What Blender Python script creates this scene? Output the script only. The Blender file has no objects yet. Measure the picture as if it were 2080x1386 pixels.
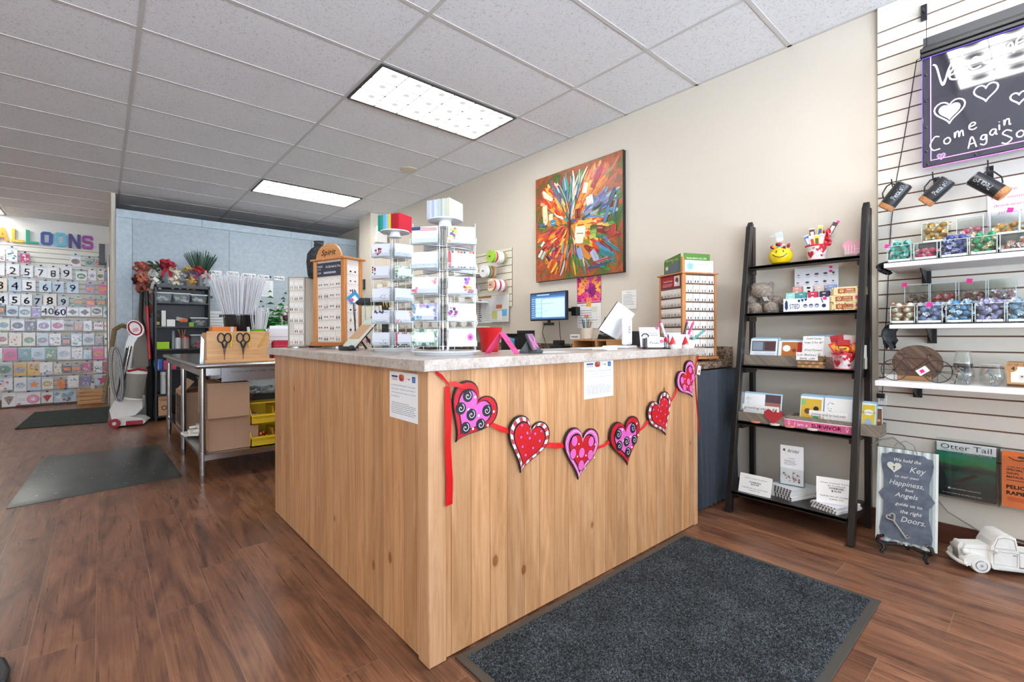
import bpy, math, random
from mathutils import Vector, Matrix
R = math.radians
random.seed(7)
S = bpy.context.scene
C = S.collection
# ------------------------------------------------------------ camera, world, exposure
FL, YAW, ROLL, CX, CY, HC = 955.4, .718, -.003, 1040., 679., 1.08
_F = Vector((math.sin(YAW), math.cos(YAW), 0)); _R = Vector((math.cos(YAW), -math.sin(YAW), 0)); _U = Vector((0, 0, 1))
_R2 = _R*math.cos(ROLL)+_U*math.sin(ROLL); _U2 = -_R*math.sin(ROLL)+_U*math.cos(ROLL)
cam = bpy.data.cameras.new('camera'); cam.sensor_width = 36; cam.lens = 36*FL/2080
cam.shift_y = (CY-693)/2080; cam.clip_start = .05; cam.clip_end = 100
co = bpy.data.objects.new('camera', cam); C.objects.link(co)
m = Matrix.Identity(4)
for i in range(3):
    m[i][0] = _R2[i]; m[i][1] = _U2[i]; m[i][2] = -_F[i]
m[2][3] = HC
co.matrix_world = m
S.camera = co
S.view_settings.view_transform = 'Standard'; S.view_settings.look = 'None'
S.view_settings.exposure = 0.04; S.view_settings.gamma = 1; S.view_settings.use_curve_mapping = False
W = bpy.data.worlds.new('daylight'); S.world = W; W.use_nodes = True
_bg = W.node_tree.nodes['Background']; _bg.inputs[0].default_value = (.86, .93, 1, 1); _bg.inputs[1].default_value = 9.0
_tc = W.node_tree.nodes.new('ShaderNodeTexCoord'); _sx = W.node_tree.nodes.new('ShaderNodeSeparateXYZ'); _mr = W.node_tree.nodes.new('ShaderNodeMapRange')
for _i, _v in ((1, -.08), (2, .08), (3, 22.), (4, 4.6)): _mr.inputs[_i].default_value = _v   # bright lower half added to light the ceiling, pale sky above
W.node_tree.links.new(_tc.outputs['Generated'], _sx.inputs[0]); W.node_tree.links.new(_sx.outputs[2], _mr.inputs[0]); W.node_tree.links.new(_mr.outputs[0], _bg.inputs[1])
LAMP = 21.

def P(u, v, X=None, Y=None, Z=None):
    r = _F+_R2*((u-CX)/FL)+_U2*((CY-v)/FL)
    t = X/r.x if X is not None else Y/r.y if Y is not None else (Z-HC)/r.z
    return Vector((r.x*t, r.y*t, r.z*t+HC))

# ------------------------------------------------------------ colours and materials
def lin(c):
    return c/12.92 if c <= .04045 else ((c+.055)/1.055)**2.4
def hx(c):
    if not isinstance(c, str): return c
    c = c.lstrip('#')
    return tuple(lin(int(c[i:i+2], 16)/255) for i in (0, 2, 4))+(1,)
def mix(a, b, t):
    a, b = hx(a), hx(b); return tuple(a[i]*(1-t)+b[i]*t for i in range(3))+(1,)
def jit(c, s):
    c = hx(c); k = 1+random.uniform(-s, s); return tuple(min(1, c[i]*k*(1+random.uniform(-s, s)*.3)) for i in range(3))+(1,)

class NT:
    def __init__(s, name):
        s.m = bpy.data.materials.new(name); s.m.use_nodes = True; s.t = s.m.node_tree; s.t.nodes.clear()
        s.out = s.n('ShaderNodeOutputMaterial'); s._c = None
    def n(s, t, **k):
        n = s.t.nodes.new(t)
        for a, b in k.items():
            if a[0] == '_': n.inputs[a[1:].replace('_', ' ')].default_value = b
            else: setattr(n, a, b)
        return n
    def l(s, a, b):
        if not hasattr(a, 'links'): a = a.outputs[0]
        s.t.links.new(a, b)
    def obj(s):
        if not s._c: s._c = s.n('ShaderNodeTexCoord')
        return s._c.outputs['Object']
    def math(s, op, a, b=None, c=None, clamp=False):
        n = s.n('ShaderNodeMath', operation=op, use_clamp=clamp)
        for i, x in enumerate((a, b, c)):
            if x is None: continue
            if isinstance(x, (int, float)): n.inputs[i].default_value = x
            else: s.l(x, n.inputs[i])
        return n.outputs[0]
    def noise(s, vec, scale, detail=3, rough=.5, dist=0):
        n = s.n('ShaderNodeTexNoise'); n.inputs['Scale'].default_value = scale; n.inputs['Detail'].default_value = detail
        n.inputs['Roughness'].default_value = rough; n.inputs['Distortion'].default_value = dist
        s.l(vec, n.inputs['Vector']); return n.outputs['Fac']
    def map(s, vec, scale=(1, 1, 1), rot=(0, 0, 0), loc=(0, 0, 0)):
        n = s.n('ShaderNodeMapping'); n.inputs['Scale'].default_value = scale; n.inputs['Rotation'].default_value = rot
        n.inputs['Location'].default_value = loc; s.l(vec, n.inputs['Vector']); return n.outputs[0]
    def ramp(s, fac, stops):
        n = s.n('ShaderNodeValToRGB'); e = n.color_ramp.elements
        while len(e) < len(stops): e.new(.5)
        for i, (p, c) in enumerate(stops): e[i].position = p; e[i].color = hx(c)
        s.l(fac, n.inputs[0]); return n.outputs[0]
    def mixc(s, fac, a, b, mode='MIX'):
        n = s.n('ShaderNodeMix', data_type='RGBA', blend_type=mode)
        for x, i in ((fac, n.inputs[0]), (a, n.inputs[6]), (b, n.inputs[7])):
            if isinstance(x, (int, float)): i.default_value = x
            elif isinstance(x, (tuple, str)): i.default_value = hx(x)
            else: s.l(x, i)
        return n.outputs[2]
    def bump(s, h, strength=.2, dist=.01):
        n = s.n('ShaderNodeBump'); n.inputs['Strength'].default_value = strength; n.inputs['Distance'].default_value = dist
        s.l(h, n.inputs['Height']); return n.outputs[0]
    def pbr(s, col, rough=.6, metal=0, bump=None, **k):
        p = s.n('ShaderNodeBsdfPrincipled')
        for x, nm in ((col, 'Base Color'), (rough, 'Roughness'), (metal, 'Metallic')):
            if isinstance(x, (int, float)): p.inputs[nm].default_value = x
            elif isinstance(x, (tuple, str)): p.inputs[nm].default_value = hx(x)
            else: s.l(x, p.inputs[nm])
        if bump is not None: s.l(bump, p.inputs['Normal'])
        for a, b in k.items(): p.inputs[a.replace('_', ' ')].default_value = b
        s.l(p.outputs[0], s.out.inputs[0]); s.p = p; return s.m

_MC = {}
def kind(k):
    """surface classes: the colour comes from the face colours of the mesh, with a little procedural variation"""
    if k in _MC: return _MC[k]
    t = NT(k+'_surface'); o = t.obj()
    a = t.n('ShaderNodeAttribute', attribute_name='Col').outputs['Color']
    rough, metal, nz, ns, bs, kw = dict(
        matte=(.75, 0, .05, 40, 0, {}), paper=(.8, 0, .03, 60, 0, {}), satin=(.42, 0, .04, 30, 0, {}),
        gloss=(.14, 0, .03, 20, 0, {}), metal=(.3, 1, .08, 30, 0, {}), chrome=(.12, 1, .03, 20, 0, {}),
        foil=(.3, .25, .12, 120, .5, {}), fabric=(.9, 0, .12, 400, .4, {}), fur=(.95, 0, .5, 90, 1.0, {}),
        film=(.2, 0, .05, 50, .15, {}), paint=(.35, 0, .12, 60, .4, {}), plaster=(.85, 0, .1, 45, .35, {}),
        glow=(.5, 0, 0, 1, 0, {}))[k]
    n = t.noise(o, ns, 3)
    f = t.math('MULTIPLY_ADD', n, 2*nz, 1-nz)
    c = t.n('ShaderNodeVectorMath', operation='SCALE'); t.l(a, c.inputs[0]); t.l(f, c.inputs['Scale'])
    b = t.bump(n, bs, .003) if bs else None
    m = t.pbr(c.outputs[0], rough, metal, b, **kw)
    if k == 'glow':
        t.l(a, t.p.inputs['Emission Color']); t.p.inputs['Emission Strength'].default_value = 1.0
    _MC[k] = m
    return m

def clearmat(name, tint, gl=.12, base=.05, rough=.03):
    t = NT(name)
    tr = t.n('ShaderNodeBsdfTransparent'); tr.inputs[0].default_value = hx(tint)
    g = t.n('ShaderNodeBsdfGlossy'); g.inputs['Roughness'].default_value = rough; g.inputs[0].default_value = (.95, .97, 1, 1)
    lw = t.n('ShaderNodeLayerWeight'); lw.inputs[0].default_value = .35
    nz = t.noise(t.obj(), 8, 2)
    f = t.math('MULTIPLY_ADD', lw.outputs['Fresnel'], gl*3, t.math('MULTIPLY', nz, base), clamp=True)
    ms = t.n('ShaderNodeMixShader'); t.l(f, ms.inputs[0]); t.l(tr, ms.inputs[1]); t.l(g, ms.inputs[2]); t.l(ms, t.out.inputs[0])
    return t.m

def wood(name, stops, axis=2, scale=1., rough=.45, boards=0, knots=0, bump=.15, stretch=14, gap='4a2f1c'):
    t = NT(name); o = t.obj()
    sep = t.n('ShaderNodeSeparateXYZ'); t.l(o, sep.inputs[0]); x, y, z = sep.outputs
    if axis == 2: u = t.math('ADD', x, y); v = z
    elif axis == 1: u = t.math('ADD', x, z); v = y
    else: u = t.math('ADD', y, z); v = x
    w = t.noise(o, 1.3*scale, 2)
    cmb = t.n('ShaderNodeCombineXYZ'); 
    if boards:
        bi = t.math('FLOOR', t.math('DIVIDE', u, boards))
        wn = t.n('ShaderNodeTexWhiteNoise', noise_dimensions='1D'); t.l(bi, wn.inputs['W']); rnd = wn.outputs['Value']
        vv = t.math('MULTIPLY_ADD', rnd, 37., v)
    else: rnd = None; vv = v
    t.l(t.math('MULTIPLY', u, stretch*scale), cmb.inputs[0]); t.l(t.math('MULTIPLY', vv, scale), cmb.inputs[1]); 
    if rnd is not None: t.l(t.math('MULTIPLY', rnd, 20.), cmb.inputs[2])
    g1 = t.noise(cmb.outputs[0], 2.2, 5, .6, 1.2)
    g2 = t.noise(t.map(cmb.outputs[0], (5, .6, 1)), 3.5, 4, .6)
    g = t.math('MULTIPLY_ADD', g2, .35, t.math('MULTIPLY', g1, .65))
    col = t.ramp(g, stops)
    hgt = g
    if rnd is not None:
        k = t.math('MULTIPLY_ADD', rnd, .26, .87)
        sc = t.n('ShaderNodeVectorMath', operation='SCALE'); t.l(col, sc.inputs[0]); t.l(k, sc.inputs['Scale']); col = sc.outputs[0]
        fr = t.math('FRACT', t.math('DIVIDE', u, boards))
        ln = t.math('LESS_THAN', fr, .03)
        col = t.mixc(t.math('MULTIPLY', ln, .62), col, gap)
        hgt = t.math('SUBTRACT', g, t.math('MULTIPLY', ln, 2.))
    if knots:
        kv = t.n('ShaderNodeCombineXYZ'); t.l(t.math('MULTIPLY', u, knots), kv.inputs[0]); t.l(t.math('MULTIPLY', v, knots*.62), kv.inputs[1])
        vo = t.n('ShaderNodeTexVoronoi', feature='F1'); vo.inputs['Scale'].default_value = 1; t.l(kv.outputs[0], vo.inputs['Vector'])
        vs = t.n('ShaderNodeSeparateXYZ'); t.l(vo.outputs['Color'], vs.inputs[0])
        rad = t.math('MULTIPLY_ADD', vs.outputs[0], .17, -.035)
        kd = t.math('SUBTRACT', rad, t.math('ADD', vo.outputs['Distance'], t.math('MULTIPLY', g2, .03)))
        kf = t.math('MULTIPLY', kd, 30., clamp=True)
        col = t.mixc(t.math('MULTIPLY', kf, .75), col, '5d3417')
        halo = t.math('MULTIPLY', t.math('ADD', kd, .07), 8., clamp=True)
        col = t.mixc(t.math('MULTIPLY', halo, .35), col, 'a8662f')
    return t.pbr(col, rough, 0, t.bump(hgt, bump, .004))

# ------------------------------------------------------------ mesh builder
_TX = {}
def textmesh(s):
    if s in _TX: return _TX[s]
    cu = bpy.data.curves.new('lettering', 'FONT'); cu.body = s; cu.size = 1; cu.resolution_u = 2
    o = bpy.data.objects.new('lettering', cu); C.objects.link(o)
    bpy.context.view_layer.update()
    me = bpy.data.meshes.new_from_object(o)
    vs = [tuple(v.co) for v in me.vertices]; fs = [tuple(p.vertices) for p in me.polygons]
    bpy.data.objects.remove(o); bpy.data.curves.remove(cu); bpy.data.meshes.remove(me)
    if vs:
        x0 = min(v[0] for v in vs); x1 = max(v[0] for v in vs); y0 = min(v[1] for v in vs); y1 = max(v[1] for v in vs)
    else: x0, x1, y0, y1 = 0, 1, 0, 1
    _TX[s] = (vs, fs, x0, x1, y0, y1); return _TX[s]

def rotm(rx=0, ry=0, rz=0):
    return Matrix.Rotation(R(rz), 3, 'Z') @ Matrix.Rotation(R(ry), 3, 'Y') @ Matrix.Rotation(R(rx), 3, 'X')

class MB:
    def __init__(s, col='cccccc'): s.v = []; s.f = []; s.c = []; s.col = col; s.M = None
    def at(s, loc=(0, 0, 0), rx=0, ry=0, rz=0, sc=1):
        s.M = Matrix.Translation(loc) @ rotm(rx, ry, rz).to_4x4() @ Matrix.Scale(sc, 4); return s
    def add(s, vs, fs, col=None):
        b = len(s.v); c = hx(col if col is not None else s.col)
        if s.M is not None: vs = [tuple(s.M @ Vector(v)) for v in vs]
        s.v += [tuple(v) for v in vs]
        for f in fs: s.f.append(tuple(b+i for i in f)); s.c.append(c)
        return s
    def box(s, x0, x1, y0, y1, z0, z1, col=None):
        v = [(x, y, z) for z in (z0, z1) for y in (y0, y1) for x in (x0, x1)]
        return s.add(v, [(0, 2, 3, 1), (4, 5, 7, 6), (0, 1, 5, 4), (2, 6, 7, 3), (0, 4, 6, 2), (1, 3, 7, 5)], col)
    def cbox(s, c, d, col=None, rx=0, ry=0, rz=0):
        m = rotm(rx, ry, rz); c = Vector(c); a, b, e = d[0]/2, d[1]/2, d[2]/2
        v = [tuple(c+m @ Vector((x, y, z))) for z in (-e, e) for y in (-b, b) for x in (-a, a)]
        return s.add(v, [(0, 2, 3, 1), (4, 5, 7, 6), (0, 1, 5, 4), (2, 6, 7, 3), (0, 4, 6, 2), (1, 3, 7, 5)], col)
    def bar(s, p0, p1, w, d, col=None, up=(0, 0, 1)):
        """square bar from p0 to p1"""
        p0, p1 = Vector(p0), Vector(p1); t = (p1-p0).normalized(); u = Vector(up)
        if abs(t.dot(u)) > .95: u = Vector((0, 1, 0))
        a = t.cross(u).normalized()*w/2; b = a.cross(t).normalized()*d/2
        v = [tuple(p+x*a+y*b) for p in (p0, p1) for y in (-1, 1) for x in (-1, 1)]
        return s.add(v, [(0, 2, 3, 1), (4, 5, 7, 6), (0, 1, 5, 4), (2, 6, 7, 3), (0, 4, 6, 2), (1, 3, 7, 5)], col)
    def cyl(s, p0, p1, r0, r1=None, n=16, col=None, caps=True):
        if r1 is None: r1 = r0
        p0, p1 = Vector(p0), Vector(p1); t = (p1-p0).normalized()
        u = Vector((0, 0, 1)) if abs(t.z) < .9 else Vector((1, 0, 0))
        a = t.cross(u).normalized(); b = t.cross(a)
        v = []
        for p, r in ((p0, r0), (p1, r1)):
            for i in range(n):
                q = 2*math.pi*i/n; v.append(tuple(p+a*r*math.cos(q)+b*r*math.sin(q)))
        f = [(i, (i+1) % n, n+(i+1) % n, n+i) for i in range(n)]
        if caps: f += [tuple(range(n))[::-1], tuple(range(n, 2*n))]
        return s.add(v, f, col)
    def tube(s, pts, r, n=6, col=None, closed=False):
        pts = [Vector(p) for p in pts]; N = len(pts); v = []; pa = None
        rr = r if isinstance(r, (list, tuple)) else [r]*N
        for i, p in enumerate(pts):
            t = (pts[(i+1) % N]-pts[i-1]) if closed else (pts[min(i+1, N-1)]-pts[max(i-1, 0)])
            if t.length < 1e-9: t = Vector((0, 0, 1))
            t.normalize()
            if pa is None:
                u = Vector((0, 0, 1)) if abs(t.z) < .9 else Vector((1, 0, 0)); a = t.cross(u).normalized()
            else:
                a = pa-t*pa.dot(t)
                a = a.normalized() if a.length > 1e-6 else t.orthogonal().normalized()
            pa = a; b = t.cross(a)
            for k in range(n):
                q = 2*math.pi*k/n; v.append(tuple(p+(a*math.cos(q)+b*math.sin(q))*rr[i]))
        f = []
        for i in range(N if closed else N-1):
            j = (i+1) % N
            for k in range(n): f.append((i*n+k, i*n+(k+1) % n, j*n+(k+1) % n, j*n+k))
        if not closed: f += [tuple(range(n))[::-1], tuple(range((N-1)*n, N*n))]
        return s.add(v, f, col)
    def strip(s, pts, side, w, th=.0006, col=None):
        """thin ribbon along pts, width along side"""
        pts = [Vector(p) for p in pts]; N = len(pts); v = []
        sd = side if isinstance(side, list) else [side]*N
        for i, p in enumerate(pts):
            t = (pts[min(i+1, N-1)]-pts[max(i-1, 0)]).normalized(); a = Vector(sd[i]).normalized(); nn = t.cross(a)
            nn = nn.normalized() if nn.length > 1e-6 else t.orthogonal().normalized()
            ww = (w[i] if isinstance(w, (list, tuple)) else w)/2
            for x, y in ((-1, -1), (1, -1), (1, 1), (-1, 1)): v.append(tuple(p+a*ww*x+nn*th/2*y))
        f = [(i*4+k, i*4+(k+1) % 4, i*4+4+(k+1) % 4, i*4+4+k) for i in range(N-1) for k in range(4)]
        f += [(3, 2, 1, 0), tuple(range(N*4-4, N*4))]
        return s.add(v, f, col)
    def lathe(s, prof, c=(0, 0, 0), n=24, col=None, closed=False):
        v = []; c = Vector(c)
        for r, z in prof:
            for i in range(n):
                q = 2*math.pi*i/n; v.append((c.x+r*math.cos(q), c.y+r*math.sin(q), c.z+z))
        m = len(prof); f = []
        for j in range(m if closed else m-1):
            k = (j+1) % m
            for i in range(n): f.append((j*n+i, j*n+(i+1) % n, k*n+(i+1) % n, k*n+i))
        if not closed:
            if prof[0][0] > 1e-5: f.append(tuple(range(n))[::-1])
            if prof[-1][0] > 1e-5: f.append(tuple(range((m-1)*n, m*n)))
        return s.add(v, f, col)
    def ball(s, c, r, nu=12, nv=8, col=None, rz=0):
        if isinstance(r, (int, float)): r = (r, r, r)
        m = rotm(0, 0, rz) if not isinstance(rz, Matrix) else rz; c = Vector(c)
        v = [tuple(c+m @ Vector((0, 0, -r[2])))]
        for j in range(1, nv):
            th = math.pi*j/nv
            for i in range(nu):
                q = 2*math.pi*i/nu; v.append(tuple(c+m @ Vector((r[0]*math.sin(th)*math.cos(q), r[1]*math.sin(th)*math.sin(q), -r[2]*math.cos(th)))))
        v.append(tuple(c+m @ Vector((0, 0, r[2])))); T = len(v)-1
        f = [(0, 1+(i+1) % nu, 1+i) for i in range(nu)]
        for j in range(nv-2):
            for i in range(nu): a = 1+j*nu; f.append((a+i, a+(i+1) % nu, a+nu+(i+1) % nu, a+nu+i))
        a = 1+(nv-2)*nu; f += [(a+i, a+(i+1) % nu, T) for i in range(nu)]
        return s.add(v, f, col)
    def prism(s, poly, y0, y1, col=None, side=None):
        """polygon in local xz, extruded along y (front face at y0)"""
        n = len(poly); v = [(x, y0, z) for x, z in poly]+[(x, y1, z) for x, z in poly]
        A = sum(poly[i][0]*poly[(i+1) % n][1]-poly[(i+1) % n][0]*poly[i][1] for i in range(n))
        fr, bk = tuple(range(n)), tuple(range(n, 2*n))[::-1]
        sd = [(i, n+i, n+(i+1) % n, (i+1) % n) for i in range(n)]
        if A < 0: fr = fr[::-1]; bk = bk[::-1]; sd = [q[::-1] for q in sd]
        s.add(v, [fr, bk], col)
        return s.add(v, sd, side if side is not None else col)
    def flat(s, poly, z0, z1, col=None):
        """polygon in xy extruded along z"""
        n = len(poly); v = [(x, y, z0) for x, y in poly]+[(x, y, z1) for x, y in poly]
        return s.add(v, [tuple(range(n))[::-1], tuple(range(n, 2*n))]+[(i, (i+1) % n, n+(i+1) % n, n+i) for i in range(n)], col)
    def text(s, t, x, z, h, y=-.0008, col='222222', width=None, align='c', shear=0, th=0, bold=0, xdir=1):
        """lettering in the local xz plane facing -y; h = cap height"""
        vs, fs, x0, x1, y0, y1 = textmesh(t)
        sx = sy = h/.72
        if width: sx = width/max(1e-6, (x1-x0))
        w = (x1-x0)*sx
        ox = x-{'c': w/2, 'l': 0, 'r': w}[align]
        for dx, dz in (((0, 0),) if not bold else ((-bold, 0), (bold, 0), (0, bold), (0, -bold))):
            s.add([(ox+(a-x0)*sx+b*sy*shear+dx, y-(abs(dx)+dz)*.01, z+b*sy+dz) for a, b, _ in vs], fs, col)
        return s
    def lines(s, x0, x1, z0, z1, n, y=-.0008, col='666666', t=.3, ragged=.3):
        """rows of small print"""
        st = (z1-z0)/n
        for i in range(n):
            zz = z1-(i+.7)*st; xe = x1-(x1-x0)*random.uniform(0, ragged); xx = x0
            while xx < xe:
                w = random.uniform(.04, .12)*(x1-x0); s.quadxz(xx, min(xe, xx+w), zz, zz+st*t, y, col); xx += w+.018*(x1-x0)
        return s
    def quadxz(s, x0, x1, z0, z1, y, col=None):
        return s.add([(x0, y, z0), (x1, y, z0), (x1, y, z1), (x0, y, z1)], [(0, 1, 2, 3)], col)
    def polyxz(s, poly, y, col=None):
        n = len(poly); A = sum(poly[i][0]*poly[(i+1) % n][1]-poly[(i+1) % n][0]*poly[i][1] for i in range(n))
        return s.add([(x, y, z) for x, z in poly], [tuple(range(n)) if A > 0 else tuple(range(n))[::-1]], col)
    def disc(s, x, z, r, y, col=None, n=14, rz=None):
        return s.polyxz([(x+r*math.cos(2*math.pi*i/n), z+(rz or r)*math.sin(2*math.pi*i/n)) for i in range(n)], y, col)
    def ring(s, x, z, r0, r1, y, col=None, n=20, a0=0, a1=360, ez=1):
        for i in range(n):
            a, b = R(a0+(a1-a0)*i/n), R(a0+(a1-a0)*(i+1)/n)
            s.add([(x+r0*math.cos(a), y, z+ez*r0*math.sin(a)), (x+r1*math.cos(a), y, z+ez*r1*math.sin(a)), (x+r1*math.cos(b), y, z+ez*r1*math.sin(b)), (x+r0*math.cos(b), y, z+ez*r0*math.sin(b))], [(0, 1, 2, 3)], col)
        return s
    def stroke(s, pts, w, y=-.0008, col=None):
        """flat pen stroke in the xz plane"""
        N = len(pts); v = []
        for i in range(N):
            ax, az = pts[max(0, i-1)]; bx, bz = pts[min(N-1, i+1)]; dx, dz = bx-ax, bz-az; L = math.hypot(dx, dz) or 1
            ww = (w[i] if isinstance(w, (list, tuple)) else w)/2
            v += [(pts[i][0]-dz/L*ww, y, pts[i][1]+dx/L*ww), (pts[i][0]+dz/L*ww, y, pts[i][1]-dx/L*ww)]
        return s.add(v, [(2*i, 2*i+1, 2*i+3, 2*i+2) for i in range(N-1)], col)
    def build(s, name, mat='matte', parent=None, smooth=True, bevel=0, seg=2, sub=0):
        me = bpy.data.meshes.new(name); me.from_pydata(s.v, [], s.f)
        ca = me.color_attributes.new('Col', 'FLOAT_COLOR', 'CORNER')
        buf = []
        for f, c in zip(s.f, s.c): buf += list(c)*len(f)
        ca.data.foreach_set('color', buf)
        me.materials.append(kind(mat) if isinstance(mat, str) else mat)
        if smooth:
            me.shade_smooth(); me.set_sharp_from_angle(angle=R(38))
        o = bpy.data.objects.new(name, me); C.objects.link(o)
        if parent is not None: o.parent = parent
        if bevel:
            b = o.modifiers.new('edge', 'BEVEL'); b.width = bevel; b.segments = seg; b.limit_method = 'ANGLE'; b.angle_limit = R(40)
        if sub:
            b = o.modifiers.new('sub', 'SUBSURF'); b.levels = b.render_levels = sub
        return o

def tag(o, label=None, cat=None, group=None, kd=None):
    if label: o['label'] = label
    if cat: o['category'] = cat
    if group: o['group'] = group
    if kd: o['kind'] = kd
    return o
def thing(name, label, cat, loc=(0, 0, 0), rz=0, group=None, rx=0, ry=0):
    o = bpy.data.objects.new(name, None); C.objects.link(o); o.empty_display_size = .05
    o.location = loc; o.rotation_euler = (R(rx), R(ry), R(rz)); return tag(o, label, cat, group)
def place(o, loc, rz=0, rx=0, ry=0):
    o.location = loc; o.rotation_euler = (R(rx), R(ry), R(rz)); return o
def dup(o, loc=None, rz=None, label=None, group=None, parent=None):
    c = o.copy(); C.objects.link(c)
    if parent is not None: c.parent = parent
    if loc is not None: c.location = loc
    if rz is not None: c.rotation_euler = (o.rotation_euler[0], o.rotation_euler[1], R(rz))
    if label: c['label'] = label
    if group: c['group'] = group
    for ch in o.children: dup(ch, parent=c)
    return c
def heart(w, h, n=28, cx=0, cz=0, rot=0):
    pts = []
    for i in range(n):
        t = 2*math.pi*i/n; x = 16*math.sin(t)**3; z = 13*math.cos(t)-5*math.cos(2*t)-2*math.cos(3*t)-math.cos(4*t)
        x *= w/32; z = (z+2.5)*h/29; a = R(rot)
        pts.append((cx+x*math.cos(a)-z*math.sin(a), cz+x*math.sin(a)+z*math.cos(a)))
    return pts[::-1]
ORD = ['first', 'second', 'third', 'fourth', 'fifth', 'sixth', 'seventh', 'eighth', 'ninth', 'tenth', 'eleventh', 'twelfth', 'thirteenth', 'fourteenth', 'fifteenth', 'sixteenth', 'seventeenth']
# ------------------------------------------------------------ setting
XW, YB, CZ, X0L, Y0F = 3.26, 10.25, 2.882, -4.2, -3.2
SX, SY = .1725, 2.90     # ceiling grid origin
def struct(name, mb, mat='matte', **k):
    o = mb.build(name, mat, **k); o['kind'] = 'structure'; return o
def floor_mat():
    t = NT('vinyl_plank'); o = t.obj(); sep = t.n('ShaderNodeSeparateXYZ'); t.l(o, sep.inputs[0]); x, y, z = sep.outputs
    PWD, PL = .178, 1.22
    xi = t.math('FLOOR', t.math('DIVIDE', t.math('ADD', x, .018), PWD))
    w1 = t.n('ShaderNodeTexWhiteNoise', noise_dimensions='1D'); t.l(xi, w1.inputs['W'])
    ys = t.math('MULTIPLY_ADD', w1.outputs['Value'], PL, y)
    yi = t.math('FLOOR', t.math('DIVIDE', ys, PL))
    cb = t.n('ShaderNodeCombineXYZ'); t.l(xi, cb.inputs[0]); t.l(yi, cb.inputs[1])
    w2 = t.n('ShaderNodeTexWhiteNoise', noise_dimensions='2D'); t.l(cb.outputs[0], w2.inputs['Vector']); rnd = w2.outputs['Value']
    g = t.n('ShaderNodeCombineXYZ'); t.l(t.math('MULTIPLY', x, 9.), g.inputs[0]); t.l(t.math('MULTIPLY_ADD', rnd, 30., t.math('MULTIPLY', y, 1.6)), g.inputs[1]); t.l(t.math('MULTIPLY', rnd, 11.), g.inputs[2])
    n1 = t.noise(g.outputs[0], 1.1, 6, .62, 1.6)
    n2 = t.noise(t.map(g.outputs[0], (6, .5, 1)), 2.5, 4, .6)
    mx = t.math('MULTIPLY_ADD', n2, .34, t.math('MULTIPLY', n1, .66))
    col = t.ramp(mx, [(.30, '38241b'), (.44, '64412f'), (.55, '83583f'), (.68, '9a6d50'), (.85, 'aa7d5f')])
    k = t.math('MULTIPLY_ADD', rnd, .3, .85)
    sc = t.n('ShaderNodeVectorMath', operation='SCALE'); t.l(col, sc.inputs[0]); t.l(k, sc.inputs['Scale'])
    fx = t.math('FRACT', t.math('DIVIDE', t.math('ADD', x, .018), PWD)); fy = t.math('FRACT', t.math('DIVIDE', ys, PL))
    ln = t.math('MAXIMUM', t.math('LESS_THAN', fx, .011), t.math('LESS_THAN', fy, .0018))
    c = t.mixc(t.math('MULTIPLY', ln, .7), sc.outputs[0], '9a7f6c')
    r = t.math('MULTIPLY_ADD', n2, .22, .2)
    return t.pbr(c, r, 0, t.bump(t.math('SUBTRACT', mx, ln), .12, .003), Specular_IOR_Level=.55)
struct('floor', MB().box(X0L-.1, XW+.1, Y0F-.1, YB+.1, -.1, 0), floor_mat(), smooth=False)
def ceil_mat():
    t = NT('mineral_tile'); o = t.obj()
    n = t.noise(o, 130, 2, .6); n3 = t.noise(o, 45, 2, .5); n2 = t.noise(o, 2.2, 3)
    sp = t.math('MULTIPLY', t.math('SUBTRACT', t.math('MULTIPLY_ADD', n, .72, t.math('MULTIPLY', n3, .28)), .57), 22., clamp=True)
    base = t.mixc(n2, 'ebebed', 'e2e2e3'); c = t.mixc(t.math('MULTIPLY', sp, .45), base, '8d8782')
    return t.pbr(c, .95, 0, t.bump(t.math('SUBTRACT', 1, sp), .35, .003))
struct('ceiling', MB().box(X0L-.1, XW+.1, Y0F-.1, YB+.1, CZ, CZ+.1), ceil_mat(), smooth=False)
g = MB('c9c6c2')
for i in range(-4, 3):
    x = SX+1.2192*i
    if X0L < x < XW: g.box(x-.012, x+.012, Y0F, YB, CZ-.004, CZ)
for j in range(-10, 13):
    y = SY+.6096*j
    if Y0F < y < YB: g.box(X0L, XW, y-.012, y+.012, CZ-.003, CZ)
g.box(XW-.02, XW, Y0F, YB, CZ-.003, CZ); g.box(X0L, XW, YB-.02, YB, CZ-.003, CZ)
struct('trim_1', g, 'satin', smooth=False)
def wall_mat(name, c1, c2):
    t = NT(name); o = t.obj(); n = t.noise(o, 1.5, 3); n2 = t.noise(o, 220, 3)
    return t.pbr(t.mixc(n, c1, c2), .82, 0, t.bump(n2, .12, .002))
WM = wall_mat('beige_wall_paint', 'd9cfbf', 'd4c9b8'); WW = wall_mat('white_wall_paint', 'e6e3dc', 'dedbd4')
struct('wall_right', MB().box(XW, XW+.12, Y0F, YB, 0, CZ), WM, smooth=False)
struct('wall_back', MB().box(X0L, XW, YB, YB+.12, 0, CZ), WW, smooth=False)
struct('wall_left', MB().box(X0L-.12, X0L, Y0F, YB, 0, CZ), WM, smooth=False)
wf = MB()
wf.box(X0L, XW, Y0F-.15, Y0F, 0, .35); wf.box(X0L, XW, Y0F-.15, Y0F, 2.6, CZ)
for x in (X0L, -2.0, .3, 2.96): wf.box(x, x+.3, Y0F-.15, Y0F, .35, 2.6)
struct('wall_front', wf, WM, smooth=False)
gl = clearmat('window_glass', 'f6faff', .04, .01)
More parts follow.
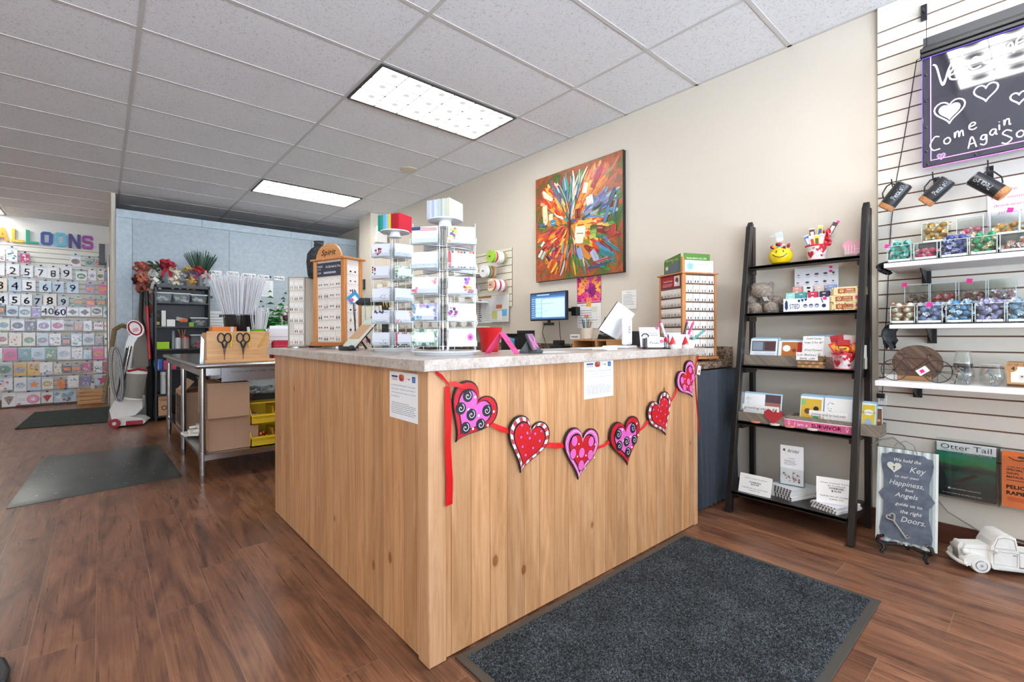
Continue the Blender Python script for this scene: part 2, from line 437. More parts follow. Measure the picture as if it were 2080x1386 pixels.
for i, (a, b) in enumerate(((X0L+.3, -2.0), (-1.7, .3), (.6, 2.96))):
    w = struct('window_%d' % (i+1), MB('3a3a3c').box(a, b, Y0F-.1, Y0F-.04, .35, .41).box(a, b, Y0F-.1, Y0F-.04, 2.54, 2.6).box(a, a+.05, Y0F-.1, Y0F-.04, .41, 2.54).box(b-.05, b, Y0F-.1, Y0F-.04, .41, 2.54), 'satin')
    MB().box(a+.05, b-.05, Y0F-.072, Y0F-.066, .41, 2.54).build('pane', gl, w)
struct('wall_pillar', MB().box(3.0, XW, 6.6, 7.0, 0, CZ), WM, smooth=False)
struct('wall_return', MB().box(.10, .14, 7.80, YB, 0, CZ), WM, smooth=False)
BW = wood('dark_baseboard_wood', [(.3, '3a2018'), (.5, '5c3526'), (.7, '75472f')], axis=1, rough=.35)
struct('baseboard_right', MB().box(XW-.012, XW, Y0F, 1.44, 0, .105), BW, bevel=.003)
struct('baseboard_back', MB().box(X0L, .10, YB-.015, YB, 0, .12), wood('back_baseboard_wood', [(.3, '3a2018'), (.5, '5c3526'), (.7, '75472f')], axis=0, rough=.35), bevel=.003)
# felt partition
def felt(name, a, b):
    t = NT(name); o = t.obj(); n = t.noise(o, 260, 3, .7); n2 = t.noise(o, 22, 4, .7); f = t.math('MULTIPLY_ADD', n2, .5, t.math('MULTIPLY', n, .5))
    return t.pbr(t.ramp(f, [(.38, a), (.62, b)]), .95, 0, t.bump(n, .3, .002))
FE = felt('blue_grey_felt', '9faab2', 'b5c0c7'); FE2 = felt('pale_blue_grey_felt', 'a9b6be', 'c3cfd6')
YP = 7.67
pt = struct('wall_divider', MB().box(.145, 3.24, YP+.01, YP+.07, 0, 2.66), FE)
pt['label'] = 'blue grey felt covered room divider behind the work table'
e = MB()
e.box(.14, .30, YP-.004, YP+.074, 0, 2.56)
xs = [.14, 1.05, 2.2, 3.24]
for a, b in zip(xs, xs[1:]): e.box(a+.002, b-.002, YP-.004, YP+.074, 2.564, 2.665)
e.build('frame_panel', FE2, pt, bevel=.004)
e = MB()
e.box(.304, 1.37, YP, YP+.012, .0, 2.56); e.box(1.375, 2.5, YP, YP+.012, .0, 2.56); e.box(2.505, 3.24, YP, YP+.012, .0, 2.56)
e.build('felt_panel', FE, pt, bevel=.003)
# ceiling lights
def troffer(x0, y0, lab, group='recessed ceiling lights'):
    t = thing('ceiling_light', lab, 'ceiling light', (x0, y0, CZ), 0, group)
    f = MB('3c3a38'); w, d = 1.2192, .6096
    for a in ((.012, w-.012, .012, .03), (.012, w-.012, d-.03, d-.012), (.012, .03, .03, d-.03), (w-.03, w-.012, .03, d-.03)): f.box(*a, -.014, -.002)
    f.build('frame', 'satin', t, smooth=False)
    l = MB('2e3032')
    for i in range(1, 6): xx = .03+(w-.06)*i/6; l.box(xx-.003, xx+.003, .03, d-.03, -.011, -.0045)
    for i in range(1, 3): yy = .03+(d-.06)*i/3; l.box(.03, w-.03, yy-.003, yy+.003, -.0112, -.0045)
    l.build('louvre', 'satin', t, smooth=False)
    MB().box(.03, w-.03, .03, d-.03, -.004, -.001).build('diffuser', LM, t, smooth=False)
def lamp_mat():
    t = NT('lamp_diffuser'); o = t.obj(); sep = t.n('ShaderNodeSeparateXYZ'); t.l(o, sep.inputs[0])
    w, d = 1.2192-.06, .6096-.06
    fx = t.math('SUBTRACT', t.math('FRACT', t.math('DIVIDE', t.math('SUBTRACT', sep.outputs[0], .03), w/6)), .62)
    fy = t.math('SUBTRACT', t.math('FRACT', t.math('DIVIDE', t.math('SUBTRACT', sep.outputs[1], .03), d/3)), .4)
    r = t.math('SQRT', t.math('ADD', t.math('MULTIPLY', fx, fx), t.math('MULTIPLY', fy, fy)))
    s = t.math('MULTIPLY_ADD', t.math('POWER', t.math('MULTIPLY_ADD', r, 3.4, -.3, clamp=True), 2.), .965, .035)
    e = t.n('ShaderNodeEmission'); e.inputs[0].default_value = (1, .985, .95, 1); t.l(t.math('MULTIPLY', s, LAMP), e.inputs[1]); t.l(e, t.out.inputs[0]); return t.m
LM = lamp_mat()
xr = SX+1.2192
troffer(xr, SY, 'largest recessed louvred ceiling light above the pine counter')
troffer(xr, SY+5*.6096, 'smaller looking far recessed ceiling light in front of the grey divider')
troffer(xr, SY-5*.6096, 'recessed ceiling light above the entrance end of the shop')
xl = SX-3*1.2192
troffer(xl, SY, 'recessed ceiling light over the left aisle near the windows')
troffer(xl, SY-5*.6096, 'recessed ceiling light over the left aisle at the shop front')
troffer(xl, SY+5*.6096, 'recessed ceiling light over the left aisle halfway back')
troffer(SX-2*1.2192, SY+11*.6096, 'recessed ceiling light right before the balloon letters')
o = MB('c9bda6').lathe([(.09, 0), (.09, -.006), (.07, -.012), (.02, -.013)], P(830, 344, Z=CZ-.003), 24).build('ceiling_speaker', 'satin')
tag(o, 'round beige ceiling cover plate beside the T-bar near the right wall', 'ceiling cover')

# ------------------------------------------------------------ pine counter
PINE = wood('knotty_pine', [(.3, 'a87548'), (.5, 'c69365'), (.68, 'd8ab80')], axis=2, boards=.083, knots=7., rough=.42, stretch=10)
PINE2 = wood('pine_post', [(.3, 'b3845a'), (.5, 'cea076'), (.68, 'dbb28d')], axis=2, knots=3.1, rough=.42, stretch=10)
def laminate():
    t = NT('speckled_laminate'); o = t.obj(); n = t.noise(o, 90, 4, .7); n2 = t.noise(o, 14, 3)
    f = t.math('MULTIPLY_ADD', n, .6, t.math('MULTIPLY', n2, .4))
    return t.pbr(t.ramp(f, [(.36, 'a19184'), (.5, 'bdb1a6'), (.66, 'cfc8c0')]), .28)
LAMI = laminate()
AX, AY, L1, L2 = .797, 1.322, 1.753, 1.786
ct = thing('service_counter', 'L-shaped knotty pine service counter with pale speckled worktop', 'counter', (AX, AY, 0))
ZT = .962
b = MB(); b.box(0.012, L1-.04, 0, .03, .006, ZT); b.build('front_panel', PINE, ct)
b = MB(); b.box(-.0, .03, .06, L2, .006, ZT); b.build('side_panel', PINE, ct)
b = MB(); b.box(-.006, .062, -.006, .0619, 0, ZT-.001); b.build('corner_post', PINE2, ct, bevel=.004)
b = MB(); b.box(L1-.04, L1, -.003, .06, 0, ZT-.001); b.build('end_post', PINE2, ct, bevel=.003)
b = MB(); b.box(.03, .48, L2-.03, L2, .006, ZT); b.build('end_panel', PINE, ct)
b = MB(); b.box(.45, .48, .5, L2-.03, .006, ZT); b.box(.45, L1-.04, .45, .48, .006, ZT); b.build('inner_panel', PINE, ct)
b = MB(); b.box(L1-.03, L1, .06, .48, .006, ZT); b.build('end_panel', PINE, ct)
b = MB(); ov = .02
b.flat([(-ov-.02, -ov-.02), (L1+.02, -ov-.02), (L1+.02, .50), (.50, .50), (.50, L2+.03), (-ov-.02, L2+.03)], ZT, 1.0)
b.build('worktop', LAMI, ct, bevel=.003)
# ------------------------------------------------------------ helpers for things along the right wall
def yat(u, X): return P(u, CY, X=X).y
def mpp(u, X):
    du = (u-CX)/FL; return X/(_F.x+_R.x*du)/FL
BK = '2b2826'
def lumpy(w, d, h, n=3): pass
# ------------------------------------------------------------ black ladder shelf
lt = thing('ladder_shelf', 'black leaning ladder shelf with five tiers against the beige wall', 'shelf', (3.0, .975, 0))
def lx(z): return 2.862+.176*z
blk = wood('black_stained_wood', [(.3, '171412'), (.55, '231f1d'), (.8, '38302b')], rough=.32, axis=2)
for y in (1.283, .667):
    MB().bar((lx(0)-3, y-.975, 0), (lx(1.77)-3, y-.975, 1.77), .03, .045, up=(1, 0, 0)).bar((lx(1.77)-3, y-.975, 1.768), (lx(1.79)-2.985, y-.975, 1.795), .03, .03, up=(1, 0, 0)).build('front_post', blk, lt, bevel=.003)
    MB().bar((.205, y-.975, 0), (.215, y-.975, 1.775), .03, .035, up=(1, 0, 0)).build('back_post', blk, lt, bevel=.003)
TZ = [1.507, 1.207, .884, .545, .135]
for z in TZ:
    x0 = lx(z)-3-(.005 if z > .2 else .03)
    MB().box(x0, .232, -.29, .29, z-.018, z).box(x0, x0+.014, -.29, .29, z-.024, z-.002).build('shelf_board', blk, lt, bevel=.0015)
    for y in (-.285, .285):
        MB().box(x0+.02, .19, y-.012, y+.012, z-.05, z-.018).build('side_rail', blk, lt, bevel=.002)
# --- tier 1
def SH(u, X, z, dz=0): return (X, yat(u, X), z+dz)
def candybar(mb, c, w, h, col, rz=0, ry=0, rx=0, col2='f4f0e4'):
    mb.cbox(c, (w, .008, h), col, rx=rx, ry=ry, rz=rz)
    m = rotm(rx, ry, rz)
    for s in (-1, 1):
        mb.cbox(Vector(c)+m @ Vector((0, 0, s*(h/2+.003))), (w*1.05, .002, .007), 'c9c9cc', rx=rx, ry=ry, rz=rz)
    mb.cbox(Vector(c)+m @ Vector((0, -.0045, 0)), (w*.62, .0008, h*.55), col2, rx=rx, ry=ry, rz=rz)
sm = thing('candy_pot', 'round yellow smiley face pot stuffed with wrapped candy on the top tier', 'candy pot', SH(1586, 3.165, TZ[0]), -75)
b = MB('e8c81c'); b.lathe([(.028, 0), (.05, .008), (.066, .035), (.067, .06), (.055, .085), (.043, .095), (.038, .092), (.03, .05)], n=32); b.build('pot', 'gloss', sm)
def sph(a, z):  # point on the pot surface
    prof = [(0, .028), (.008, .05), (.035, .066), (.06, .067), (.085, .055), (.095, .043)]
    for (z0, r0), (z1, r1) in zip(prof, prof[1:]):
        if z0 <= z <= z1: r = r0+(r1-r0)*(z-z0)/(z1-z0); break
    return ((r+.001)*math.sin(a), -(r+.001)*math.cos(a), z)
b = MB('1c1a18'); b.tube([sph(a/10, .036+.020*(abs(a)/6)**2) for a in range(-6, 7)], .0022, 6)
for a in (-.3, .3): b.tube([sph(a, .065), sph(a, .078)], .0028, 6)
b.build('smile', 'satin', sm)
b = MB(); cols = ['c9252b', '2b3f93', 'f2efe6', '6b3b25', 'e9a23c', '3d9bc9', 'd9d9dc', 'b21f4b']
for i in range(34):
    a = random.uniform(0, 6.28); r = random.uniform(0, .048); z = .1+random.uniform(-.012, .025)-(r*.3)
    b.cbox((r*math.cos(a), r*math.sin(a), z), (.03, .014, .018), cols[i % 8], rx=random.uniform(-60, 60), ry=random.uniform(-60, 60), rz=random.uniform(0, 360))
b.build('candy_pieces', 'foil', sm, bevel=.003)
b = MB('c9c9c9'); b.box(-.0015, .0015, -.0015, .0015, .1, .15, 'f4f4f4')
b.cbox((-.006, -.002, .172), (.04, .002, .052), 'b9c1c4', ry=-8); b.cbox((-.003, -.0022, .153), (.034, .0022, .02), 'ededed', ry=-8)
b.at((0, 0, 0), ry=-8).text('thanks', -.02, .18, .008, -.0052, 'ffffff'); b.build('gift_tag', 'paper', sm)
def heart_bucket(loc, lab, rz, s=1):
    t = thing('heart_bucket', lab, 'bucket', loc, rz)
    b = MB('f3efef'); h = .082*s
    b.lathe([(.038*s, 0), (.041*s, .002), (.055*s, h), (.057*s, h+.002), (.056*s, h+.004), (.052*s, h), (.039*s, .006)], n=36, col='f3eded')
    b.build('pail', 'satin', t)
    r = MB('c91f2c'); r.lathe([(.0555*s, h-.003), (.0585*s, h), (.0575*s, h+.006), (.053*s, h+.004)], n=36); r.build('rim', 'satin', t); r = MB('c91f2c'); r.lathe([(.039*s, .0002), (.0425*s, .001), (.0425*s, .004), (.040*s, .004)], n=36); r.build('base_rim', 'satin', t)
    q = MB()
    for a, z, w, c in ((-.75, .03, .042, 'c4202c'), (.05, .055, .020, 'c4202c'), (.62, .058, .05, 'c4202c'), (.5, .022, .016, 'c4202c'), (-.35, .066, .016, 'd87a80'), (.05, .018, .022, 'dcd5d4'), (.9, .022, .025, 'dcd5d4'), (-.25, .035, .018, 'dcd5d4'), (2.2, .05, .04, 'c4202c'), (3.3, .04, .04, 'c4202c'), (4.2, .05, .03, 'c4202c')):
        pts = heart(w*s, w*s, 20); vs = []
        for x, zz in pts:
            Z = z*s+zz; rr = (.041+.014*Z/h)*s+.0012; aa = a+x/rr; vs.append((rr*math.sin(aa), -rr*math.cos(aa), Z))
        q.add(vs, [tuple(range(len(vs)))[::-1]], c)
    q.build('heart_print', 'satin', t)
    return t, h
t, h = heart_bucket(SH(1659, 3.165, TZ[0]), 'white bucket with red hearts full of candy bars on the top tier', -70)
b = MB()
for x, y, z, ry, c, c2 in ((-.02, .01, .155, -6, '5a2a20', 'f2ede0'), (.018, .015, .17, 6, 'd9c329', '3a4f9a'), (-.042, -.01, .115, -22, '5577a8', 'f4efe2'), (-.022, -.02, .108, -10, 'e8e4da', 'b52a2a'), (.0, -.022, .11, 0, 'd4bf2c', '5a4a20'), (.022, -.02, .115, 10, 'e3a7ab', 'ffffff'), (.045, .0, .12, 22, 'd63232', 'f4dcdc'), (.0, .02, .12, 4, 'a03028', 'f4f0e4')):
    candybar(b, (x, y, z), .026, .062, c, ry=ry, col2=c2)
b.build('candy_bars', 'foil', t, bevel=.001)
b = MB('b9161f')
for i in range(9): b.ball((.05+random.uniform(-.014, .018), random.uniform(-.02, .02), .1+i*.008), (.016, .006, .02), 6, 5, jit('c31822', .3), rz=random.uniform(0, 180))
b.build('tissue', 'film', t)
b = MB(); candybar(b, (.072, .01, .17), .026, .1, '4b3630', ry=28, col2='efe9e0'); b.cbox((.105, -.004, .215), (.014, .002, .012), 'ef2a86', ry=28); b.build('long_candy_bar', 'foil', t)
hp = thing('heart_plaque', 'pink gingham heart block reading Love at the right end of the top tier', 'decoration', (3.19, yat(1737, 3.19), TZ[0]), -85)
ht = heart(.115, .10, 40, 0, .048); ht = [(x, max(z, 0)) for x, z in ht]
MB('eda7b8').prism(ht, 0, .016, side='e391a6').build('heart_block', 'satin', hp)
b = MB('f8e6ea')
for i in range(4): b.quadxz(-.045+i*.014, -.041+i*.014, .015, .07, -.001, 'f9dfe6')
for z in (.02, .028): b.quadxz(-.05, .03, z, z+.004, -.0012, 'f9dfe6')
b.text('Love', .012, .042, .012, -.0015, 'ffffff'); b.build('lettering', 'paper', hp)
# --- tier 2
bear = thing('teddy_bear', 'shaggy grey brown teddy bear lying on the second tier', 'soft toy', SH(1552, 3.13, TZ[1]), -90)
def fur():
    t = NT('shaggy_fur'); o = t.obj(); n = t.noise(o, 70, 5, .75, .6); n2 = t.noise(o, 210, 3, .7)
    f = t.math('MULTIPLY_ADD', n, .6, t.math('MULTIPLY', n2, .4))
    return t.pbr(t.ramp(f, [(.35, '75675a'), (.5, 'a99b8d'), (.65, 'd6cbbf')]), .95, 0, t.bump(f, 1., .012))
FUR = fur()
def furry(name, balls, spikes=700):
    b = MB(); rnd = random.Random(5)
    for c, r in balls:
        r3 = (r, r, r) if isinstance(r, (int, float)) else r
        b.ball(c, r3, 16, 10)
        for i in range(int(spikes*r3[0]/.05)):
            th = math.acos(rnd.uniform(-1, 1)); q = rnd.uniform(0, 6.283)
            n = Vector((math.sin(th)*math.cos(q), math.sin(th)*math.sin(q), math.cos(th))); p = Vector(c)+Vector((n.x*r3[0], n.y*r3[1], n.z*r3[2]))
            e = n*.008+Vector((rnd.uniform(-1, 1), rnd.uniform(-1, 1), rnd.uniform(-1.3, .6)))*.005
            a = n.orthogonal().normalized()*.0016
            b.add([tuple(p-a), tuple(p+a), tuple(p+e)], [(0, 1, 2)])
    return b.build(name, FUR, bear)
furry('head', [((-.01, 0, .135), (.062, .05, .052)), ((-.055, .01, .172), (.017, .012, .017)), ((.035, .015, .175), (.016, .012, .016)), ((.0, -.045, .122), (.025, .016, .02))])
furry('body', [((.02, .02, .055), (.065, .05, .055)), ((.075, 0, .075), (.03, .028, .025))])
furry('paw', [((-.065, -.01, .082), (.033, .028, .029))], 600)
furry('foot', [((-.035, -.035, .032), (.039, .03, .032))], 600)
furry('foot', [((.052, -.035, .034), (.037, .03, .032))], 600)
b = MB('4e463f'); b.box(.0, .045, -.053, -.048, .06, .1); 
for i in range(4): b.at((.02+i*.007, -.055, .085), ry=-25).box(-.0015, .0015, -.001, .001, -.014, .014, 'e9e6e0')
b.M = None; b.build('striped_patch', 'fabric', bear)
X = 3.07
bx = thing('display_tray', 'white printed display tray holding small colourful soap boxes on the second tier', 'display box', (X, yat(1636, X), TZ[1]), -90)
w = (yat(1590, X)-yat(1682, X)); hw = w/2; hh = 27*mpp(1636, X)
b = MB('eceef2'); b.box(-hw, hw, 0, .002, 0, hh); b.box(-hw, hw, .118, .12, 0, hh*1.6); b.box(-hw, -hw+.002, .002, .118, 0, hh); b.box(hw-.002, hw, .002, .118, 0, hh); b.box(-hw, hw, 0, .12, 0, .002); b.box(-hw+.003, hw-.003, .018, .062, .002, .044); b.box(-hw+.003, hw-.003, .07, .117, .002, .084); b.build('tray', 'paper', bx, smooth=False)
b = MB('2c3a66')
lf = [(-hw*.93, hh*.3), (-hw*.85, hh*.1), (-hw*.78, hh*.3), (-hw*.8, hh*.75), (-hw*.86, hh*.92), (-hw*.92, hh*.7)]; b.polyxz(lf, -.001)
b.text('STED', -hw*.48, hh*.22, hh*.38, -.001, '2c3a66', width=hw*.46)
for i in range(3): b.polyxz(heart(hw*.12, hh*.26, 16, -hw*.28+i*hw*.15, hh*.78+i*hh*.04), -.001)
for x in (0, .25, .5): b.ring(hw*x, hh*.42, hw*.065, hw*.09, -.001, n=14); b.quadxz(hw*x-hw*.05, hw*x+hw*.05, hh*.42, hh*.5, -.0012)
b.stroke([(hw*.68, hh*.95), (hw*.76, hh*.6)], hw*.04, -.001); b.disc(hw*.8, hh*.38, hw*.09, -.001)
b.quadxz(hw*.76, hw*.92, hh*.8, hh*1.02, -.0013, 'ec2a8c'); b.build('printed_front', 'paper', bx)
WC = [('9bd8cf', 'light turquoise'), ('3c9c97', 'teal'), ('c63a55', 'raspberry red'), ('343648', 'navy')]
WC2 = [('d9938a', 'salmon pink'), ('e8e8e2', 'black and white spotted'), ('d9c6bd', 'beige'), ('8c9bc9', 'periwinkle blue')]
bw = w/4-.003
for row, (L, y, z0) in enumerate(((WC, .032, .0445), (WC2, .09, .0845))):
    for i, (c, nm) in enumerate(L):
        for k in range(1):
            xx = yat(1636, X)+hw-bw*.55-i*(w/4)-(.018 if row and i < 4 else 0)
            o = MB(c); o.box(-bw*.42, bw*.42, -.012, .012, 0, .068, c)
            if nm.startswith('black'):
                for q in range(7): o.disc(random.uniform(-.012, .012), random.uniform(.01, .06), random.uniform(.004, .007), -.013, '24242a')
            else:
                o.disc(0, .034, .007, -.013, 'f4f1ea' if i != 1 else '2b7f7a'); o.quadxz(-.01, .01, .012, .016, -.013, 'f1ede6'); o.quadxz(-.008, .008, .054, .058, -.013, 'f1ede6')
            ob = o.build('soap_box', 'paper', bevel=.0008)
            place(ob, (X+y+k*.0255, xx, TZ[1]+z0), -90)
            rown = 'front row' if row == 0 else 'raised back row'
            tag(ob, '%s soap box, %s, %s of the printed tray' % (nm, ORD[i]+' from left', rown) if (k == 0) else '%s soap box behind its match in the front row' % nm, 'soap box', 'soap boxes in the printed tray')
X = 3.08; yc = yat(1718, X); w = yat(1686, X)-yat(1751, X)
for k, nm in enumerate(('bottom', 'middle', 'top')):
    t = MB('d8c493'); hh = .041
    t.box(-w/2, w/2, 0, .1, 0, hh, 'b79a6c'); t.box(-w/2+.012, w/2-.012, -.0015, .1015, -.0 if k == 0 else 0, hh+.0012, 'e2d49c')
    t.box(-w*.28, w*.26, -.003, -.001, .007, hh-.007, 'b5622a')
    t.text('MAPLE', w*.1, .022, .008, -.0042, 'f6ecd8', bold=.0003); t.text('COOKIES', w*.1, .01, .007, -.0042, 'f6ecd8')
    t.ring(-w*.16, .021, .006, .008, -.0042, 'f6ecd8', n=12); t.text('Sted', -w*.16, .017, .007, -.0042, 'f6ecd8')
    t.quadxz(w*.34, w*.48, .018, .034, -.0035, 'ec2a8c')
    for q in range(16): t.disc(random.uniform(-w*.45, w*.45), random.choice((.003, hh-.004)), .0035, -.0022, random.choice(('7c4a22', 'f4f0dc')), n=6)
    o = t.build('cookie_box', 'paper', smooth=False); place(o, (X, yc+(.004, .006, -.006)[k], TZ[1]+k*(hh+.0015)), -90-(0, 1, -2)[k])
    tag(o, 'brown and cream maple cookie box at the %s of the stack of three' % nm, 'box', 'stacked maple cookie boxes')
o = MB('e2e3e6'); y0, y1 = yat(1615, 3.21), yat(1704, 3.21); w = y0-y1; z1 = P(1660, 543, X=3.21).z; z0 = P(1660, 600, X=3.21).z
o.at((0, 0, 0), rx=0); o.box(-w/2, w/2, 0, .004, 0, z1-z0)
for i in range(5):
    for j in range(3):
        x, z = -w*.4+i*w*.2+random.uniform(-.006, .006), (z1-z0)*(.2+j*.28)
        o.disc(x, z, random.uniform(.006, .013), -.001, '4c4f5c', n=8, rz=random.uniform(.003, .008)); o.quadxz(x-.01, x+.01, z-.014, z-.012, -.001, '777a86')
for dx, dz in ((.06, .004), (.055, -.008)): o.quadxz(w*.3, w*.3+.016, (z1-z0)*.95+dz*2-.012, (z1-z0)*.95+dz*2, -.0015, 'ec2a8c')
o = o.build('patterned_sheet', 'paper', smooth=False); place(o, (3.205, (y0+y1)/2, z0), -90); tag(o, 'white sheet printed with small navy food sketches behind the soap boxes', 'print')
o = MB('3c3a44').box(-.028, .028, 0, .003, 0, .05).lines(-.024, .024, .01, .045, 4, -.001, 'b9b7c4').build('dark_card', 'paper'); place(o, (3.19, yat(1592, 3.19), TZ[1]+.002), -90); tag(o, 'small dark printed card standing between the bear and the soap boxes', 'card')
# --- crates with cards
GW = wood('weathered_grey_wood', [(.3, '5b5044'), (.5, '83776a'), (.7, 'a0947f')], axis=1, rough=.7, stretch=18)
def crate(u0, u1, X, z, h, d, lab):
    ya, yb = yat(u0, X), yat(u1, X); w = ya-yb; t = thing('wooden_crate', lab, 'crate', (X, (ya+yb)/2, z), -90)
    MB().box(-w/2, w/2, 0, .008, 0, h).build('front_board', GW, t, bevel=.001)
    MB().box(-w/2, w/2, d-.008, d, 0, h).build('back_board', GW, t, bevel=.001)
    for s in (-1, 1): MB().box(min(s*w/2, s*(w/2-.008)), max(s*w/2, s*(w/2-.008)), .008, d-.008, 0, h*.95).build('end_board', GW, t, bevel=.001)
    MB().box(-w/2+.008, w/2-.008, .008, d-.008, 0, .006).build('base_board', GW, t)
    return t
def pic(b, w, h, z, kindof):
    """picture printed on a card front"""
    x0, x1 = -w/2*.9, w/2*.9
    if kindof == 'photos':
        b.quadxz(x0, x1, z+h*.5, z+h*.92, -.0016, '56606c'); b.quadxz(x0+w*.03, x0+w*.42, z+h*.54, z+h*.88, -.002, '8e9aa8'); b.quadxz(x0+w*.5, x1-w*.03, z+h*.54, z+h*.88, -.002, '5a3a3c'); b.quadxz(x0+w*.1, x1, z+h*.04, z+h*.45, -.0016, 'd6e1ea')
    elif kindof == 'orange':
        b.quadxz(x0+w*.1, x1, z+h*.3, z+h*.95, -.0016, 'bb7236'); b.disc(-w*.15, z+h*.68, w*.16, -.002, 'f2efe8', rz=h*.14); b.disc(w*.15, z+h*.6, w*.08, -.002, '8e3b2c'); b.quadxz(w*.28, x1, z+h*.3, z+h*.95, -.002, 'b52a2a')
    elif kindof == 'vine':
        for i in range(9): b.disc(x0+w*.08+random.uniform(0, w*.2), z+h*random.uniform(.4, .85), w*.018, -.0016, '4c3450', n=6)
        b.stroke([(x0+w*.05, z+h*.75), (x0+w*.15, z+h*.85), (x0+w*.3, z+h*.8)], w*.012, -.0016, '4c3450')
    elif kindof == 'sunset':
        b.quadxz(x0-w*.04, x1+w*.04, z, z+h, -.0014, '5a4049'); b.quadxz(x0-w*.04, x1+w*.04, z+h*.45, z+h*.7, -.0018, 'a1695a'); b.quadxz(-w*.25, w*.1, z+h*.35, z+h*.5, -.002, '2c2026')
    elif kindof == 'cartoon':
        b.quadxz(x0, x1, z+h*.08, z+h*.92, -.0016, 'd9b23c'); b.disc(-w*.15, z+h*.5, w*.14, -.002, '7a4636'); b.disc(w*.22, z+h*.6, w*.12, -.002, '2c2434'); b.quadxz(w*.1, w*.34, z+h*.15, z+h*.42, -.0022, '3fa3a0'); b.quadxz(x0, x0+w*.2, z+h*.7, z+h*.9, -.0022, '8fc06a')
    elif kindof == 'yellow':
        b.quadxz(x0, x1, z+h*.05, z+h*.95, -.0016, 'dfc23c'); b.disc(0, z+h*.7, w*.36, -.002, 'f4f1e6', rz=h*.1); b.text('best friends', 0, z+h*.67, h*.06, -.0024, '333333'); b.disc(0, z+h*.28, w*.3, -.002, '9fb6cf', rz=h*.22)
    elif kindof == 'brown':
        b.quadxz(x0, x1, z+h*.05, z+h*.95, -.0016, '7a4a2a'); b.disc(0, z+h*.5, w*.25, -.002, 'd9a43c')
def card(u0, u1, vt, X, z, lab, kindof, n=5, tilt=-12, rz=0, sl='9fc3d6', grp=None):
    """a filed bundle of cards: the first one shows its print"""
    ya, yb = yat(u0, X), yat(u1, X); w = ya-yb; h = P((u0+u1)/2, vt, X=X).z-z
    t = thing('greeting_cards', lab, 'card', (X, (ya+yb)/2, z), -90+rz, grp, rx=0)
    b = MB('f2f2f0')
    for k in range(n):
        b.at((random.uniform(-.002, .002), k*.008, 0), rx=tilt); b.box(-w/2, w/2, 0, .0016, 0, h*(1+.012*k), 'eef2f4' if k else 'f4f4f2'); 
        b.box(-w/2-.002, w/2+.002, .0018, .0022, 0, h*(1.02+.012*k), sl)
    b.build('card_bundle', 'paper', t, smooth=False)
    b = MB(); b.at((0, 0, 0), rx=tilt); pic(b, w, h, 0, kindof); b.build('printed_picture', 'paper', t)
    return t
crate(1503, 1752, 3.076, TZ[2], .062, .108, 'long weathered wooden crate of cards on the third tier')
card(1522, 1576, 688, 3.09, TZ[2]+.01, 'card bundle with two small photographs at the left of the third tier crate', 'photos')
card(1578, 1629, 692, 3.09, TZ[2]+.01, 'card bundle with orange speech bubble cartoon in the third tier crate', 'orange')
card(1640, 1700, 683, 3.10, TZ[2]+.012, 'plain white card bundle behind the handwritten price note on the third tier', 'vine', 5)
def note(u0, u1, v0, v1, X, lines, lab, tilt=-8, rz=0, nm='handwritten_note', col='f3f2ee', ink='3a3a40'):
    ya, yb = yat(u0, X), yat(u1, X); w = ya-yb; um = (u0+u1)/2; zt, zb = P(um, v0, X=X).z, P(um, v1, X=X).z; h = zt-zb
    b = MB(col); b.at((0, 0, 0), rx=tilt); b.box(-w/2, w/2, 0, .0012, 0, h)
    n = len(lines)
    for i, s in enumerate(lines):
        if s: b.text(s, 0, h*(1-(i+.85)/n), h/n*.5, -.001, ink, shear=.25, width=min(w*.88, w*.88*len(s)/max(len(q) for q in lines)))
    o = b.build(nm, 'paper', smooth=False); place(o, (X, (ya+yb)/2, zb), -90+rz); return tag(o, lab, 'note')
note(1630, 1673, 683, 722, 3.07, ['Small Cards', 'large 2 for $7', '', 'Dried Flowers', 'large 2 for'], 'white handwritten price note standing in the third tier crate')
bk = thing('woven_basket', 'small woven split-wood basket on the third tier front edge', 'basket', (3.018, yat(1645, 3.018), TZ[2]), -90)
b = MB('b98f63'); w = .125; d = .05; h = .058
for k in range(3):
    z = .008+k*.02
    for (xa, xb, y) in ((-w/2, w/2, 0),(-w/2, w/2, d)): 
        for q in range(7):
            xx = xa+(xb-xa)*q/7; oo = .0012*(1 if (q+k) % 2 else -1)
            b.box(xx, xx+w/7-.001, y+oo-.001, y+oo+.001, z-.007, z+.008, 'c39a6c' if (q+k) % 2 else 'a27b52')
    for x in (-w/2, w/2): b.box(x-.001, x+.001, 0, d, z-.007, z+.008, 'a9825a')
b.box(-w/2-.003, w/2+.003, -.004, 0, h-.012, h, '8f6a45'); b.box(-w/2-.003, w/2+.003, d, d+.004, h-.012, h, '8f6a45'); b.box(-w/2-.004, -w/2, -.004, d+.004, h-.012, h, '8f6a45'); b.box(w/2, w/2+.004, -.004, d+.004, h-.012, h, '8f6a45')
b.box(-w/2, w/2, 0, d, 0, .003, '8f6a45'); b.build('weave', 'matte', bk, smooth=False)
b = MB('8f6a45'); b.tube([(-w/2-.004, d/2+.012*math.cos(a), h-.01+.02*math.sin(a)) for a in [i*math.pi/8 for i in range(9)]], .003); b.build('handle', 'matte', bk)
b = MB('8f6a45'); b.tube([(w/2+.004, d/2+.012*math.cos(a), h-.01+.02*math.sin(a)) for a in [i*math.pi/8 for i in range(9)]], .003); b.build('handle', 'matte', bk)
note(1617, 1661, 716, 732, 3.01, ['Liz Balzac', '30% off!'], 'white handwritten discount note clipped to the woven basket', tilt=0)
t, h = heart_bucket(SH(1714, 3.052, TZ[2], .0), 'white bucket with red hearts and curled ribbon on the third tier', -75, 1.0)
b = MB()
